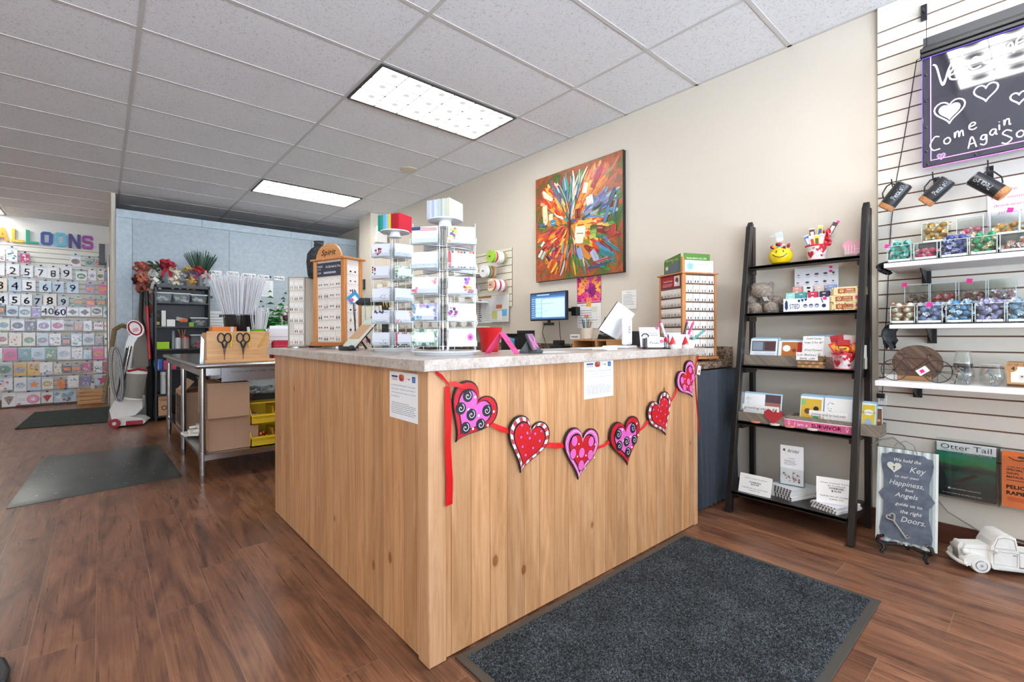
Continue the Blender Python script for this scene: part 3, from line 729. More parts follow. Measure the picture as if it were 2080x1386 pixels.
for i in range(16):
    a = i*.42; b.cbox((.03*math.cos(a)*random.uniform(.3, 1.3), .02*math.sin(a)-.01, .1+random.uniform(-.005, .03)), (.04, .008, .02), ['d8432c', 'e06a2a', 'c42a2a', 'e0c02c', '6b3b2c', 'b92030'][i % 6], rx=random.uniform(-40, 40), ry=random.uniform(-60, 60), rz=random.uniform(-30, 30))
for s in (-1, 1):
    b.cbox((s*.045, -.02, .118), (.034, .008, .052), 'd9482c', ry=s*28); b.cbox((s*.045, -.025, .118), (.02, .001, .03), 'e9a23c', ry=s*28)
b.cbox((.0, -.03, .112), (.045, .006, .022), 'd9c02a'); b.cbox((0, .0, .145), (.055, .008, .03), 'b92836', rx=0); b.cbox((-.03, .01, .16), (.06, .008, .05), 'a4202a', ry=-12); b.cbox((.028, .012, .16), (.06, .006, .048), 'c9b7b4', ry=6)
b.build('candy_pieces', 'foil', t, bevel=.001)
b = MB('e86a7a')
for i in range(26):
    a = random.uniform(0, 6.28); rr = random.uniform(.01, .02); cx, cz = -.035+random.uniform(-.018, .018), .075+random.uniform(-.03, .03)
    b.strip([(cx+rr*math.cos(a+q*.7), -.055+random.uniform(-.008, .008), cz+rr*math.sin(a+q*.7)) for q in range(7)], (0, 1, 0), .006, .0006, 'e9a0aa' if i % 2 else 'd9384a')
for i in range(4): b.strip([(-.05+i*.008+.004*math.sin(q), -.056, .05-q*.006) for q in range(10)], (0, 1, 0), .005, .0006, 'd9384a')
b.build('curled_ribbon_bow', 'film', t)
o = MB('efeeea').box(-.04, .04, 0, .003, 0, .13).build('white_card', 'paper'); place(o, (3.13, yat(1742, 3.13), TZ[2]), -90, ry=0); tag(o, 'plain white card standing behind the third tier heart bucket', 'card')
# --- tier 4
crate(1495, 1592, 2.96, TZ[3], .055, .12, 'short weathered crate of cards at the left of the fourth tier')
card(1495, 1520, 800, 3.03, TZ[3]+.01, 'narrow card bundle at the far left of the fourth tier crate', 'none', 4)
card(1508, 1549, 800, 2.995, TZ[3]+.01, 'card bundle with dark vine drawing in the left fourth tier crate', 'vine', 4)
card(1549, 1583, 803, 3.0, TZ[3]+.01, 'card bundle with dusky sunset photograph in the left fourth tier crate', 'sunset', 3)
note(1507, 1582, 824, 834, 2.953, ['greeting cards $4'], 'white label strip on the left fourth tier crate', tilt=0, nm='label_strip')
crate(1597, 1788, 2.985, TZ[3], .062, .13, 'long weathered crate of cards overhanging the right of the fourth tier')
card(1622, 1668, 806, 3.02, TZ[3]+.01, 'card bundle with yellow cartoon of two children in the right crate', 'cartoon')
card(1672, 1728, 810, 3.02, TZ[3]+.01, 'card bundle with dark vine drawing in the right fourth tier crate', 'vine')
card(1748, 1776, 820, 3.02, TZ[3]+.01, 'card bundle with yellow thank you cartoon right of the ladder post', 'yellow', 4)
card(1778, 1792, 828, 3.05, TZ[3]+.01, 'brown and yellow card bundle at the far right end of the crate', 'brown', 3, rz=14)
note(1643, 1722, 837, 848, 2.977, ['greeting cards by local artist'], 'white label strip on the right fourth tier crate', tilt=0, nm='label_strip')
gh = MB('c3141f'); gh.prism(heart(34*mpp(1570, 2.93), 31*mpp(1570, 2.93), 32, 0, 15*mpp(1570, 2.93)), 0, .02)
gm = NT('red_glitter'); nn = gm.noise(gm.obj(), 900, 2); GM = gm.pbr(gm.ramp(nn, [(.4, '8e0a14'), (.55, 'd0202c'), (.7, 'f07a80')]), .3, .3, gm.bump(nn, 1, .003))
o = gh.build('glitter_heart', GM); place(o, (2.95, yat(1570, 2.95), TZ[3]+.001), -80); tag(o, 'red glitter heart standing on the fourth tier', 'decoration')
for u, v, c, nm in ((1530, 859, 'd98c74', 'leftmost peach'), (1570, 864, 'd9cfc4', 'leftmost white'), (1604, 867, 'd98c74', 'peach, nearest the pink sign'), (1645, 875, 'd9cfc4', 'white, in front of the pink sign')):
    p = P(u, v, Z=TZ[3]+.004); b = MB(c); b.lathe([(.0, 0), (.024, 0), (.026, .003), (.026, .007), (.023, .009), (0, .009)], n=24)
    b.at((0, 0, .0092)); b.lathe([(.016, 0), (.017, 0), (.017, .0006), (.016, .0006)], n=20, col='8a7468', closed=True)
    o = b.build('round_badge', 'satin'); p.x = min(max(p.x, 2.95), 2.956); place(o, (p.x, p.y, TZ[3]+.0005)); tag(o, 'small flat round badge, %s, lying on the fourth tier' % nm, 'badge', 'round badges on the fourth tier')
X = 2.966; ya, yb = yat(1592, X), yat(1733, X); w = ya-yb
sg = thing('survivor_sign', 'pink wooden block sign reading I am a SURVIVOR on the fourth tier', 'sign', (X, (ya+yb)/2, TZ[3]), -90); hh = .042
MB('f3dfe6').box(-w/2, w/2, 0, .016, 0, hh).build('block', 'satin', sg, bevel=.001)
b = MB('d75c8c'); b.quadxz(-w/2+.002, w/2-.002, .002, hh-.002, -.0006, 'd9638f'); b.text('I am a', -w*.24, .012, .019, -.0014, 'fdeef3', width=w*.2, shear=.15); b.text('SURVIVOR', w*.13, .011, .022, -.0014, 'b3164f', width=w*.42, bold=.0007)
for x in (-w*.42, w*.42): b.ring(x, .027, .005, .007, -.0014, 'f9dfe8', n=12, ez=1.3); b.stroke([(x-.004, .018), (x+.004, .008)], .002, -.0014, 'f9dfe8'); b.stroke([(x+.004, .018), (x-.004, .008)], .002, -.0014, 'f9dfe8')
b.build('lettering', 'paper', sg)
# --- tier 5
def tent(u0, u1, v0, v1, X, z, lines, lab, rz=-90):
    w = (u1-u0)*mpp((u0+u1)/2, X)*1.15; h = (v1-v0)*mpp((u0+u1)/2, X)
    t = MB('f1efe9')
    for s in (-1, 1):
        t.at((0, 0, 0), rx=-16*s*-1 if s < 0 else 0)
    t.M = None
    a = math.tan(R(17))*h
    t.add([(-w/2, -a, 0), (w/2, -a, 0), (w/2, 0, h), (-w/2, 0, h), (-w/2, -a+.0012, 0), (w/2, -a+.0012, 0), (w/2, .0012, h), (-w/2, .0012, h)], [(0, 1, 2, 3), (7, 6, 5, 4), (0, 4, 5, 1), (1, 5, 6, 2), (0, 3, 7, 4)])
    t.add([(-w/2, a, 0), (w/2, a, 0), (w/2, .0012, h), (-w/2, .0012, h), (-w/2, a-.0012, 0), (w/2, a-.0012, 0), (w/2, 0, h), (-w/2, 0, h)], [(0, 3, 2, 1), (4, 5, 6, 7)])
    t.at((0, -a, 0), rx=-math.degrees(math.atan(a/h)))
    n = len(lines)
    for i, s in enumerate(lines):
        if s: t.text(s, 0, h*(.88-.76*(i+.7)/n), h*.052 if i not in (2, 3) else h*.075, -.001, '2c2c2c', bold=.0003 if i in (2, 3) else 0, width=w*min(.8, .04*len(s)))
    o = t.build('price_tent', 'paper', smooth=False); place(o, (X, yat((u0+u1)/2, X), z), rz); return tag(o, lab, 'sign')
tent(1508, 1562, 974, 1010, 2.915, TZ[4], ['Otter Lake Ladies', '', 'COOKBOOKS', '$15.00', '', 'PLEASE PAY AT COUNTER', 'THANK YOU'], 'white folded price card reading COOKBOOKS $15.00 at the left of the bottom tier')
def booklet(X, y, z, w, d, h, c, rz, lab, grp):
    b = MB('eceae6'); b.box(-w/2, w/2, -d/2, d/2, 0, .0012, c); b.box(-w/2+.001, w/2-.002, -d/2+.002, d/2-.002, .0012, h-.0012, 'e4e2dc'); b.box(-w/2, w/2, -d/2, d/2, h-.0012, h, c)
    for i in range(8): b.cyl((-w/2, -d/2+.01+i*(d-.02)/7, h/2), (-w/2+.004, -d/2+.01+i*(d-.02)/7, h/2), h*.55, n=8, col='3a3a3a')
    o = b.build('cookbook', 'paper', smooth=False); place(o, (X, y, z), rz); return tag(o, lab, 'book', grp)
yb_ = yat(1606, 3.03)
for k in range(6):
    booklet(3.035+random.uniform(-.004, .004), yb_+random.uniform(-.004, .004), TZ[4]+k*.0105, .2, .15, .0095, 'e9e7e3' if k < 5 else 'cfd3d6', -20+random.uniform(-3, 3), 'white spiral-bound cookbook, %s from the bottom of the taller pile' % ORD[k], 'cookbooks in the taller pile')
yb_ = yat(1693, 2.985)
for k in range(4):
    booklet(2.985+random.uniform(-.004, .004), yb_-.01+random.uniform(-.004, .004), TZ[4]+k*.008, .19, .14, .0072, 'e6e0ea' if k == 3 else 'e9e7e3', -22+random.uniform(-4, 4), 'pale spiral-bound cookbook, %s from the bottom of the lower pile' % ORD[k], 'cookbooks in the lower pile')
tent(1668, 1727, 976, 1024, 2.985, TZ[4]+.0325, ['West Central Turkeys', '4H Cookbook', 'COOKBOOKS', '$10.00', '', 'PLEASE PAY AT COUNTER', 'THANK YOU'], 'white folded price card reading COOKBOOKS $10.00 on the lower pile', rz=-74)
X = 3.0; t = thing('brochure_holder', 'clear brochure holder with floral Designs leaflets on the cookbook pile', 'brochure holder', (X, yat(1607, X), TZ[4]+.0645), -84)
ACR = clearmat('clear_acrylic', 'fbfdfd', .08, .05)
w = 44*mpp(1607, X); h = 82*mpp(1607, X)
b = MB(); b.box(-w/2, w/2, 0, .002, 0, h*.42); b.box(-w/2, w/2, .02, .022, 0, h); b.box(-w/2, -w/2+.002, 0, .02, 0, h*.42); b.box(w/2-.002, w/2, 0, .02, 0, h*.42); b.box(-w/2, w/2, -.01, .05, 0, .002); b.build('holder', ACR, t, smooth=False)
b = MB('f4f3f0')
for k in range(4): b.box(-w/2+.004, w/2-.004, .004+k*.003, .006+k*.003, .003, h*.98)
b.text('Bridal', .006, h*.82, h*.075, .003, '333333', shear=.3); b.text('DESIGNER', 0, h*.66, .0045, .003, '333333'); b.lines(-w*.3, w*.3, h*.5, h*.63, 4, .003, '666666')
for i in range(26): b.disc(random.uniform(-w*.32, w*.32), h*.2+random.uniform(-h*.1, h*.12), random.uniform(.003, .007), .003-.0001*i, random.choice(('b57a80', 'e9d9d2', '8a5a50', '6f8a5c', 'd9b7ae', 'c9888e')), n=8)
for i in range(6): b.disc(-w*.3+random.uniform(-.004, .004), h*.86+random.uniform(-.006, .006), .004, .0028, random.choice(('a51f45', '4c6f3a')), n=7)
b.build('leaflets', 'paper', t)
# ------------------------------------------------------------ slatwall on the right wall
def slatwall(x, ya, yb, z0, z1, zs, lab, col='e4dfd3', gc='6d4b38', endc='b9b19d', rz=-90, step=.0762, gh=.0075):
    """boards with open grooves: y runs along the wall"""
    w = ya-yb; t = thing('slatwall', lab, 'wall panel', (x, (ya+yb)/2, 0), rz)
    b = MB(col); b.box(-w/2, w/2, .008, .0175, z0, z1, gc)
    cuts = [z for z in zs if z0 < z < z1]; e = [z0]
    for z in sorted(cuts): e += [z-gh/2, z+gh/2]
    e.append(z1)
    for i in range(0, len(e), 2): b.box(-w/2, w/2, 0, .008, e[i], e[i+1])
    b.build('grooved_board', 'satin', t, smooth=False); return t
gz = [2.7385-.0762*k for k in range(40)]
slatwall(XW-.0185, .627, -3.1, .305, CZ-.004, [z for z in gz if z > .43], 'white slatwall with brown grooves right of the ladder shelf')
MB('b9b19d').box(0, .02, 0, .006, .305, CZ-.005)
def shelfboard(z0, z1, X, ya, yb, lab):
    t = thing('wall_shelf', lab, 'shelf', (X, ya, z0), 0, 'white shelves on the right slatwall')
    MB('eeecea').box(0, XW-.02-X, yb-ya, 0, 0, z1-z0).build('board', 'satin', t, bevel=.002)
    for yy in (-.12, -.85):
        b = MB('26272a'); b.box(XW-.035-X, XW-.0195-X, yy-.018, yy+.018, -.075, 0); b.add([(.13, yy-.002, 0), (XW-.04-X, yy-.002, 0), (XW-.04-X, yy-.002, -.07), (.13, yy+.002, 0), (XW-.04-X, yy+.002, 0), (XW-.04-X, yy+.002, -.07)], [(0, 1, 2), (5, 4, 3), (0, 3, 4, 1), (1, 4, 5, 2), (2, 5, 3, 0)]); b.build('bracket', 'satin', t)
shelfboard(1.401, 1.424, 2.92, .543, -1.0, 'top white wall shelf with black cloth and candy bins')
shelfboard(1.101, 1.121, 2.92, .522, -1.0, 'middle white wall shelf holding two rows of candy bins')
shelfboard(.816, .842, 2.92, .58, -1.0, 'lowest white wall shelf with bicycle ornament and glasses')
def cloth():
    t = NT('black_velvet_cloth'); n = t.noise(t.obj(), 60, 4, .6); return t.pbr(t.ramp(n, [(.35, '17181a'), (.65, '3b3f42')]), .8, 0, t.bump(n, .6, .006))
CL = cloth()
for z, y0, nm, hang in ((1.424, .543, 'top', .04), (1.121, .522, 'middle', .11)):
    b = MB(); b.box(2.935, 3.22, -.9, y0-.01, z+.001, z+.006)
    v = []; n = 14; m = 6   # bunched end hanging over the shelf end
    for j in range(m+1):
        for i in range(n+1):
            x = 2.93+.29*i/n*(1-.15*j/m); a = i*1.9+j*.8; dz = hang*j/m
            v.append((x, y0-.012+.03*math.sin(j/m*2.6)+.008*math.sin(a)+.012*(j > 0), z+.008-dz*(1+.25*math.sin(i*1.3))+.004*math.cos(a)))
    k = len(v); b.add(v+[(x, y-.004, zz-.002) for x, y, zz in v], [(j*(n+1)+i, j*(n+1)+i+1, (j+1)*(n+1)+i+1, (j+1)*(n+1)+i) for j in range(m) for i in range(n)]+[(k+(j+1)*(n+1)+i, k+(j+1)*(n+1)+i+1, k+j*(n+1)+i+1, k+j*(n+1)+i) for j in range(m) for i in range(n)])
    o = b.build('draped_cloth', CL); tag(o, 'black cloth under the candy bins, bunched over the left end of the %s shelf' % nm, 'cloth')
# chocolates: one mesh per colour
def choc(c1, c2):
    b = MB(); b.ball((0, 0, 0), (.0155, .0135, .0135), 10, 8, c1)
    for s in (-1, 1):
        for k in range(6):
            a = k*math.pi/3; q = (k+.8)*math.pi/3; r = .011+.003*(k % 2)
            b.add([(s*.014, 0, 0), (s*.026, r*math.cos(a), r*math.sin(a)), (s*.028, r*.8*math.cos(q), r*.8*math.sin(q))], [(0, 1, 2)], c2)
    for k in range(5): b.box(-.004+k*.002, -.0035+k*.002, -.0138, -.0134, -.004, .004, c2)
    return b
_CH = {}
def chocobj(key, c1, c2):
    if key not in _CH:
        _CH[key] = choc(c1, c2).build('wrapped_chocolate', 'foil'); _CH[key]['_u'] = 0
        del _CH[key]['_u']; return _CH[key], True
    return _CH[key], False
CC = {'turquoise': ('2fa595', 'b7ded6'), 'pink': ('c8385f', 'e7b6c6'), 'dark blue': ('3c4a90', 'b3b9da'), 'green and gold': ('2f9a6a', 'd8cfa8'), 'copper': ('a85a3a', 'd6d0cc'), 'gold': ('c98e33', 'ead9ac'),
      'rose': ('cf5a74', 'f0c9d2'), 'brown': ('6b3a2b', 'b9a79f'), 'red': ('b6241f', 'e0a19c'), 'dark red': ('7c2b25', 'c9a9a2'), 'pink and gold': ('a5737d', 'd9cfd8'),
      'white and brown': ('e0d2bd', 'a06a42'), 'silver blue': ('8494c4', 'dfe4f0'), 'sky blue': ('4f8dbb', 'cfe4f0'), 'lilac': ('8f8cba', 'dcd9ec'), 'pale blue': ('7fa9c9', 'dbe8f2'), 'amber': ('cc8a2c', 'f0d9a0')}
BINM = clearmat('bin_plastic', 'f9fcfb', .07, .06)
def candybin(u0, u1, X, z, h, colr, n, where, full=.8, sticker=None, d=.12, sameas=''):
    ya, yb = yat(u0, X), yat(u1, X); w = ya-yb; yc = (ya+yb)/2
    t = thing('candy_bin', 'clear bin of %s wrapped chocolates, %s' % (colr, where), 'candy bin', (X, yc, z), -90, 'clear candy bins on the wall shelves')
    b = MB('dfe7e6'); T = .002
    b.box(-w/2, w/2, 0, T, 0, h); b.box(-w/2, w/2, d-T, d, 0, h*1.08); b.box(-w/2, -w/2+T, T, d-T, 0, h); b.box(w/2-T, w/2, T, d-T, 0, h); b.box(-w/2, w/2, T, d-T, 0, T)
    b.build('clear_box', BINM, t, smooth=False)
    e = MB('c9d2d2'); 
    for s in (-1, 1): e.box(s*w/2-.0014, s*w/2+.0014, -.001, .003, 0, h)
    e.box(-w/2, w/2, -.001, .0015, h-.0015, h+.001); e.build('bin_edge', 'gloss', t, smooth=False)
    if z > 1.43 and X > 3.02 or z > 1.14 and X > 3.02: pass
    MB('f1f1f1').box(-w/2+.004, w/2-.004, -.004, -.0015, .001, .011).build('price_rail', 'paper', t)
    if sticker is not None: MB('ee2a8c').cbox((sticker*w, -.003, h+.002), (.02, .0012, .02), ry=12).build('price_sticker', 'paper', t)
    src, first = chocobj(colr, *CC[colr])
    per = max(2, int((w-.02)/.029)); k = 0; lay = 0; rn = random.Random(int(u0))
    CW = {2: ('left', 'right'), 3: ('left', 'centre', 'right')}.get(per, ('leftmost', 'centre-left', 'centre-right', 'rightmost', 'last'))
    grp = '%s wrapped chocolates, %s' % (colr, where)
    while k < n:
        row, cc = (k//per) % 3, k % per; lay = k//(per*3)
        x = -w/2+.019+(w-.038)*(cc+.5*(lay % 2)*.6)/(per-1+.3); y = .02+row*.033+rn.uniform(-.003, .003); zz = .017+lay*.0235+rn.uniform(-.002, .003)
        x += rn.uniform(-.002, .002)
        loc = (X+y, yc-x, z+zz)
        rot = (rn.uniform(0, 6), rn.uniform(-.6, .6), rn.uniform(0, 3.14))
        if first: o = src; first = False
        else: o = src.copy(); C.objects.link(o)
        o.location = loc; o.rotation_euler = rot; tag(o, '%s chocolate, %s %s %s, bin %s' % (colr, ('bottom', 'second-layer', 'top', 'topmost')[min(lay, 3)], ('front', 'mid', 'back')[row], CW[min(cc, len(CW)-1)], where), 'chocolate', grp); k += 1
    return t
zt = 1.4305
FR = 2.95; BK_ = 3.10
def riser(X0, X1, ya, yb, z0, z1, lab):
    o = MB('1d1e20').box(X0, X1, yb, ya, z0, z1).build('display_riser', CL, bevel=.003); return tag(o, lab, 'riser')
h1 = 34*mpp(1885, FR)
candybin(1803, 1851, FR, zt, h1, 'turquoise', 22, 'front left on the top shelf', sticker=-.5)
candybin(1857, 1904, FR, zt, h1, 'pink', 9, 'second from left, front, top shelf')
candybin(1911, 1966, FR, zt, h1, 'dark blue', 22, 'third from left, front, top shelf')
candybin(1970, 2026, FR, zt, h1, 'green and gold', 20, 'fourth from left, front, top shelf')
candybin(2032, 2094, FR, zt, h1, 'copper', 8, 'at right edge, front of top shelf')
riser(3.075, 3.22, yat(1871, 3.075)+.01, -.2, 1.4305, zt+.095, 'black covered riser behind the front bins on the top shelf')
zb = zt+.096
candybin(1873, 1926, 3.09, zb, .1, 'gold', 20, 'left end of raised row, top shelf')
candybin(1944, 1998, 3.09, zb, .1, 'rose', 8, 'middle of raised row, top shelf')
candybin(2012, 2071, 3.09, zb, .105, 'amber', 9, 'right of raised row, top shelf', sticker=.2)
candybin(2073, 2135, 3.09, zb, .105, 'gold', 2, 'last of raised row, top shelf')
zt2 = 1.128
h2 = 36*mpp(1885, FR)
candybin(1809, 1858, FR, zt2, h2, 'white and brown', 20, 'front left on the middle shelf')
candybin(1863, 1914, FR, zt2, h2, 'silver blue', 20, 'second from left, front, middle shelf', sticker=.0)
candybin(1922, 1975, FR, zt2, h2, 'sky blue', 24, 'third from left, front, middle shelf')
candybin(1981, 2041, FR, zt2, h2, 'lilac', 24, 'fourth from left, front, middle shelf')
candybin(2046, 2110, FR, zt2, h2, 'pale blue', 22, 'at right edge, front of middle shelf')
riser(3.075, 3.22, yat(1836, 3.075)+.01, -.2, 1.128, zt2+.09, 'black covered riser behind the front bins on the middle shelf')
zb = zt2+.091
candybin(1838, 1887, 3.09, zb, .105, 'brown', 9, 'left end of raised row, middle shelf', sticker=-.5)
candybin(1890, 1942, 3.09, zb, .105, 'red', 12, 'second in raised row, middle shelf')
candybin(1948, 2003, 3.09, zb, .105, 'dark red', 10, 'third in raised row, middle shelf', sticker=-.1)
candybin(2008, 2064, 3.09, zb, .108, 'pink and gold', 11, 'fourth in raised row, middle shelf')
# lowest shelf
ZS = .8425
by = lambda u, X=2.99: yat(u, X)
bi = thing('bicycle_ornament', 'dark wire bicycle ornament with a white price tag on the lowest shelf', 'ornament', (2.99, by(1861), ZS), -90)
def bx_(u): return by(1861)-by(u)
def bz_(v, u=1861): return P(u, v, X=2.99).z-ZS
k = mpp(1861, 2.99)
wc = [(bx_(1816), bz_(752, 1816), abs(bx_(1845)-bx_(1788))/2), (bx_(1904), bz_(754, 1904), abs(bx_(1936)-bx_(1874))/2)]
rr = 22*mpp(1861, 2.99)
for x, z, r in wc:
    r = min(z, .053) if z > .02 else .05; z = r+.001
    b = MB('2a2422'); b.tube([(x+r*math.cos(a*math.pi/14), 0, z+r*math.sin(a*math.pi/14)) for a in range(28)], .0022, 6, closed=True)
    for a in range(8): b.cyl((x, 0, z), (x+r*math.cos(a*math.pi/4), 0, z+r*math.sin(a*math.pi/4)), .0011, n=5)
    b.cyl((x, -.006, z), (x, .006, z), .006, n=10); b.build('wheel', 'satin', bi)
b = MB('4e2420'); hubz = .053; A = (wc[0][0], 0, hubz); D = (wc[1][0], 0, hubz)
bb = (bx_(1853), 0, .055); st = (bx_(1836), 0, .115); hd = (bx_(1885), 0, .112)
for p, q, r in ((A, bb, .0022), (A, st, .0022), (bb, st, .003), (bb, hd, .003), (st, hd, .003), (hd, D, .003)): b.tube([p, q], r, 6)
b.cyl((bb[0], -.012, bb[2]), (bb[0], .012, bb[2]), .009, n=10)
b.tube([st, (st[0]-.006, 0, st[2]+.016)], .0025, 6); b.cbox((st[0]-.008, 0, st[2]+.018), (.034, .016, .005), '2c2220', ry=-6)
b.tube([hd, (hd[0]-.006, 0, hd[2]+.02), (hd[0]+.006, -.012, hd[2]+.02), (hd[0]+.014, -.02, hd[2]+.012), (hd[0]+.008, -.022, hd[2]+.004)], .0022, 6); b.tube([(hd[0]-.006, 0, hd[2]+.02), (hd[0]+.006, .012, hd[2]+.02), (hd[0]+.014, .02, hd[2]+.012)], .0022, 6)
b.build('bicycle_frame', 'satin', bi)
b = MB('2a2422'); b.tube([D, (D[0]+.03, -.004, hubz-.005), (D[0]+.07, -.01, .045), (D[0]+.06, -.012, .0), (D[0]+.045, -.012, .0)], .0018, 6); b.build('side_stand', 'satin', bi)
b = MB('eeeae6'); b.cbox((bx_(1875), -.014, .055), (.045, .001, .03), ry=-38); b.cbox((bx_(1874), -.0152, .053), (.016, .001, .016), 'ec2a8c', ry=-30); b.build('price_tag', 'paper', bi)
pl = wood('plank_plaque', [(.3, '3f2d22'), (.5, '6e5544'), (.72, 'a08873')], axis=1, rough=.6, stretch=16)
ph = thing('round_plaque', 'round dark wood plaque on a pale block behind the bicycle', 'plaque', (3.06, yat(1862, 3.06), ZS), -90)
r = .098; b = MB(); b.prism([(r*math.cos(a*math.pi/20), .085+r*.93*math.sin(a*math.pi/20)) for a in range(40)], 0, .015); b.build('disc', pl, ph, bevel=.002)
MB('b98a5c').box(-.075, .055, -.01, .03, 0, .022).build('base_block', 'satin', ph, bevel=.002); MB('e9e7e2').box(-.125, -.075, -.012, .03, 0, .024).build('white_tag', 'paper', ph)
GLS = clearmat('clear_glass', 'fdfefd', .05, .03, .02)
def tumbler(u, X, z, r, h, lab, bird=True, grp=None):
    t = thing('stemless_glass', lab, 'drinking glass', (X, yat(u, X), z), -90, grp)
    prof = [(0, 0), (r*.55, 0), (r*.85, h*.15), (r, h*.4), (r*.97, h*.6), (r*.8, h), (r*.775, h), (r*.94, h*.6), (r*.96, h*.4), (r*.8, h*.17), (r*.5, h*.05), (0, h*.05)]
    MB('eef3f3').lathe(prof, n=32).build('bowl', GLS, t)
    MB('e6ecec').lathe([(r*.79, h), (r*.805, h+.0008), (r*.77, h+.0008)], n=32).build('rim', 'gloss', t)
    if bird:
        b = MB('7c8792')
        def onb(x, zz):
            rr = r*1.012 if zz > h*.25 else r*.93; a = x/rr; return (rr*math.sin(a), -rr*math.cos(a), zz)
        for pts, ww, c in (([(.004, .075), (-.006, .082), (-.009, .07), (.004, .055), (.006, .04)], .003, '747f8c'), ([(-.008, .078), (-.02, .06)], .0025, 'b5714e')):
            P3 = [onb(x, zz*h/.1) for x, zz in pts]; b.tube(P3, ww, 5, c)
        for i in range(16): x, zz = random.uniform(-.002, .024), random.uniform(.012, .055)*h/.1; b.ball(onb(x, zz), .0035, 5, 4, random.choice(('8b95a1', '6f7a86', 'c3c9cf', '7f9a70')))
        b.build('bird_print', 'paper', t)
    return t
tumbler(1956, 2.975, ZS, .042, .098, 'lower of two nested stemless glasses printed with a pelican')
tumbler(1956, 2.975, ZS+.052, .0335, .098, 'upper of two nested stemless glasses, stacked into the lower one', False)
tumbler(2014, 2.985, ZS, .043, .095, 'single stemless glass with pelican print left of the boxed set')
X = 2.98; y0 = yat(2045, X); b = MB('b68a5c'); b.box(0, .2, 0, .11, 0, .108)
b.quadxz(.012, .2, .022, .09, -.0008, 'e9e4da'); b.quadxz(.0, .2, .004, .014, -.0012, '4a342a'); b.quadxz(.05, .2, .094, .106, -.0012, '3b2c26'); b.text('SET OF', .018, .094, .008, -.0012, '4a342a'); b.text('4', .019, .073, .016, -.0014, '3a2a22'); b.disc(.012, .085, .02, -.001, 'b68a5c', n=16); b.text('ceramic mugs', .085, .068, .006, -.0016, '5a4a40')
for i in range(4): b.disc(.045+i*.035, .045, .011, -.0014, 'd3cabb'); b.ring(.045+i*.035+.013, .045, .004, .006, -.0015, 'd3cabb', n=10); b.disc(.045+i*.035, .048, .004, -.0016, '5a6068', n=7)
b.text('4', .018, .074, .017, -.0016, '3a2a22')
o = b.build('boxed_glass_set', 'paper', bevel=.001); place(o, (X, y0, ZS), -90); tag(o, 'brown and white cardboard box marked SET OF 4 at the shelf right end', 'box')
# outlet adapter and cords
ol = thing('wall_outlet', 'white power outlet with a black plug below the lowest shelf', 'outlet', (XW-.018, yat(1792, XW-.02), P(1792, 810, X=XW-.02).z), -90)
MB('efeeea').box(-.02, .02, -.012, 0, -.035, .02).build('cover_plate', 'satin', ol, bevel=.003); b = MB('2a2a2a'); b.box(-.006, -.003, -.0125, -.012, -.01, 0); b.box(.003, .006, -.0125, -.012, -.01, 0); b.build('socket', 'matte', ol); MB('1c1c1e').box(-.02, .014, -.035, -.0125, .004, .03).build('plug', 'satin', ol, bevel=.003)
pts = [P(1871, 118, X=3.12), P(1862, 122, X=3.17), P(1856, 160, X=3.2), P(1845, 230, X=3.22), P(1833, 300, X=3.23), P(1821, 365, X=3.235), P(1815, 410, X=3.235), P(1810, 460, X=3.235), P(1806, 520, X=3.235), P(1803, 600, X=3.235), P(1797, 700, X=3.235), P(1795, 760, X=3.235), P(1792, 800, X=3.225)]
o = MB('1a1a1c').tube(pts, .0022, 6).build('sign_cord', 'satin'); tag(o, 'thin black cord running from the lit sign down to the outlet', 'cord')
o = MB('8d8a84').tube([P(1770, 905, X=3.12), P(1790, 893, X=3.15), P(1815, 890, X=3.2), P(1835, 905, X=3.22), P(1880, 985, X=3.23), P(1900, 1010, X=3.235), P(1925, 1040, X=3.235), P(1990, 1080, X=3.235), P(2080, 1105, X=3.235), P(2200, 1125, X=3.235)], .0035, 6).build('grey_cable', 'satin'); tag(o, 'grey cable curving down the wall behind the chalk style sign', 'cord')
# ------------------------------------------------------------ lit message board
SXP = 3.10; y0 = .42; W_, H_ = 1.0, .60; zb = 1.905
sb = thing('message_board', 'black illuminated board handwritten Welcome Come Again Soon on the slatwall', 'sign', (SXP, y0, zb), -90, rx=0)
bm = NT('glossy_black_board'); bn = bm.noise(bm.obj(), 5, 2); bm.pbr(bm.ramp(bn, [(0, '24222c'), (1, '2e2c38')]), .045, 0, Specular_IOR_Level=1.0, Coat_Weight=.6)
MB('2c2b30').box(0, W_, 0, .014, 0, .545).build('panel', bm.m, sb, bevel=.004)
b = MB('1e1f22'); b.box(-.006, W_, -.018, .03, .545, .565); b.box(-.006, W_, -.022, .03, .567, .59); b.box(0, W_, .0, .03, .59, .606); b.build('top_rail', 'satin', sb, bevel=.004)
MB('3a3a40').box(0, W_, .03, .036, .59, .66).build('hanging_bracket', 'satin', sb)
b = MB('2a2930')
for z in (.08, .2, .33, .46): b.ball((.014, -.001, z), (.006, .003, .006), 10, 6)
for x in (.02, .19, .36, .5, .7): b.ball((x, -.001, .014), (.006, .003, .006), 10, 6)
b.build('screws', 'gloss', sb)
b = MB('c58cf0'); b.box(.030, .034, -.0016, -.0004, .03, .55, 'b98af0'); b.box(.03, W_, -.0016, -.0004, .028, .032, 'e08af0'); b.box(0, W_, -.003, .012, .5445, .5475, '8a6cf0'); b.box(-.002, 0, .002, .010, .01, .545, '7c5ae0'); b.box(0, W_, .002, .01, -.002, 0, 'd070e0'); b.build('glowing_edge', 'glow', sb)
g = MB('fbeeff'); yq = -.0012
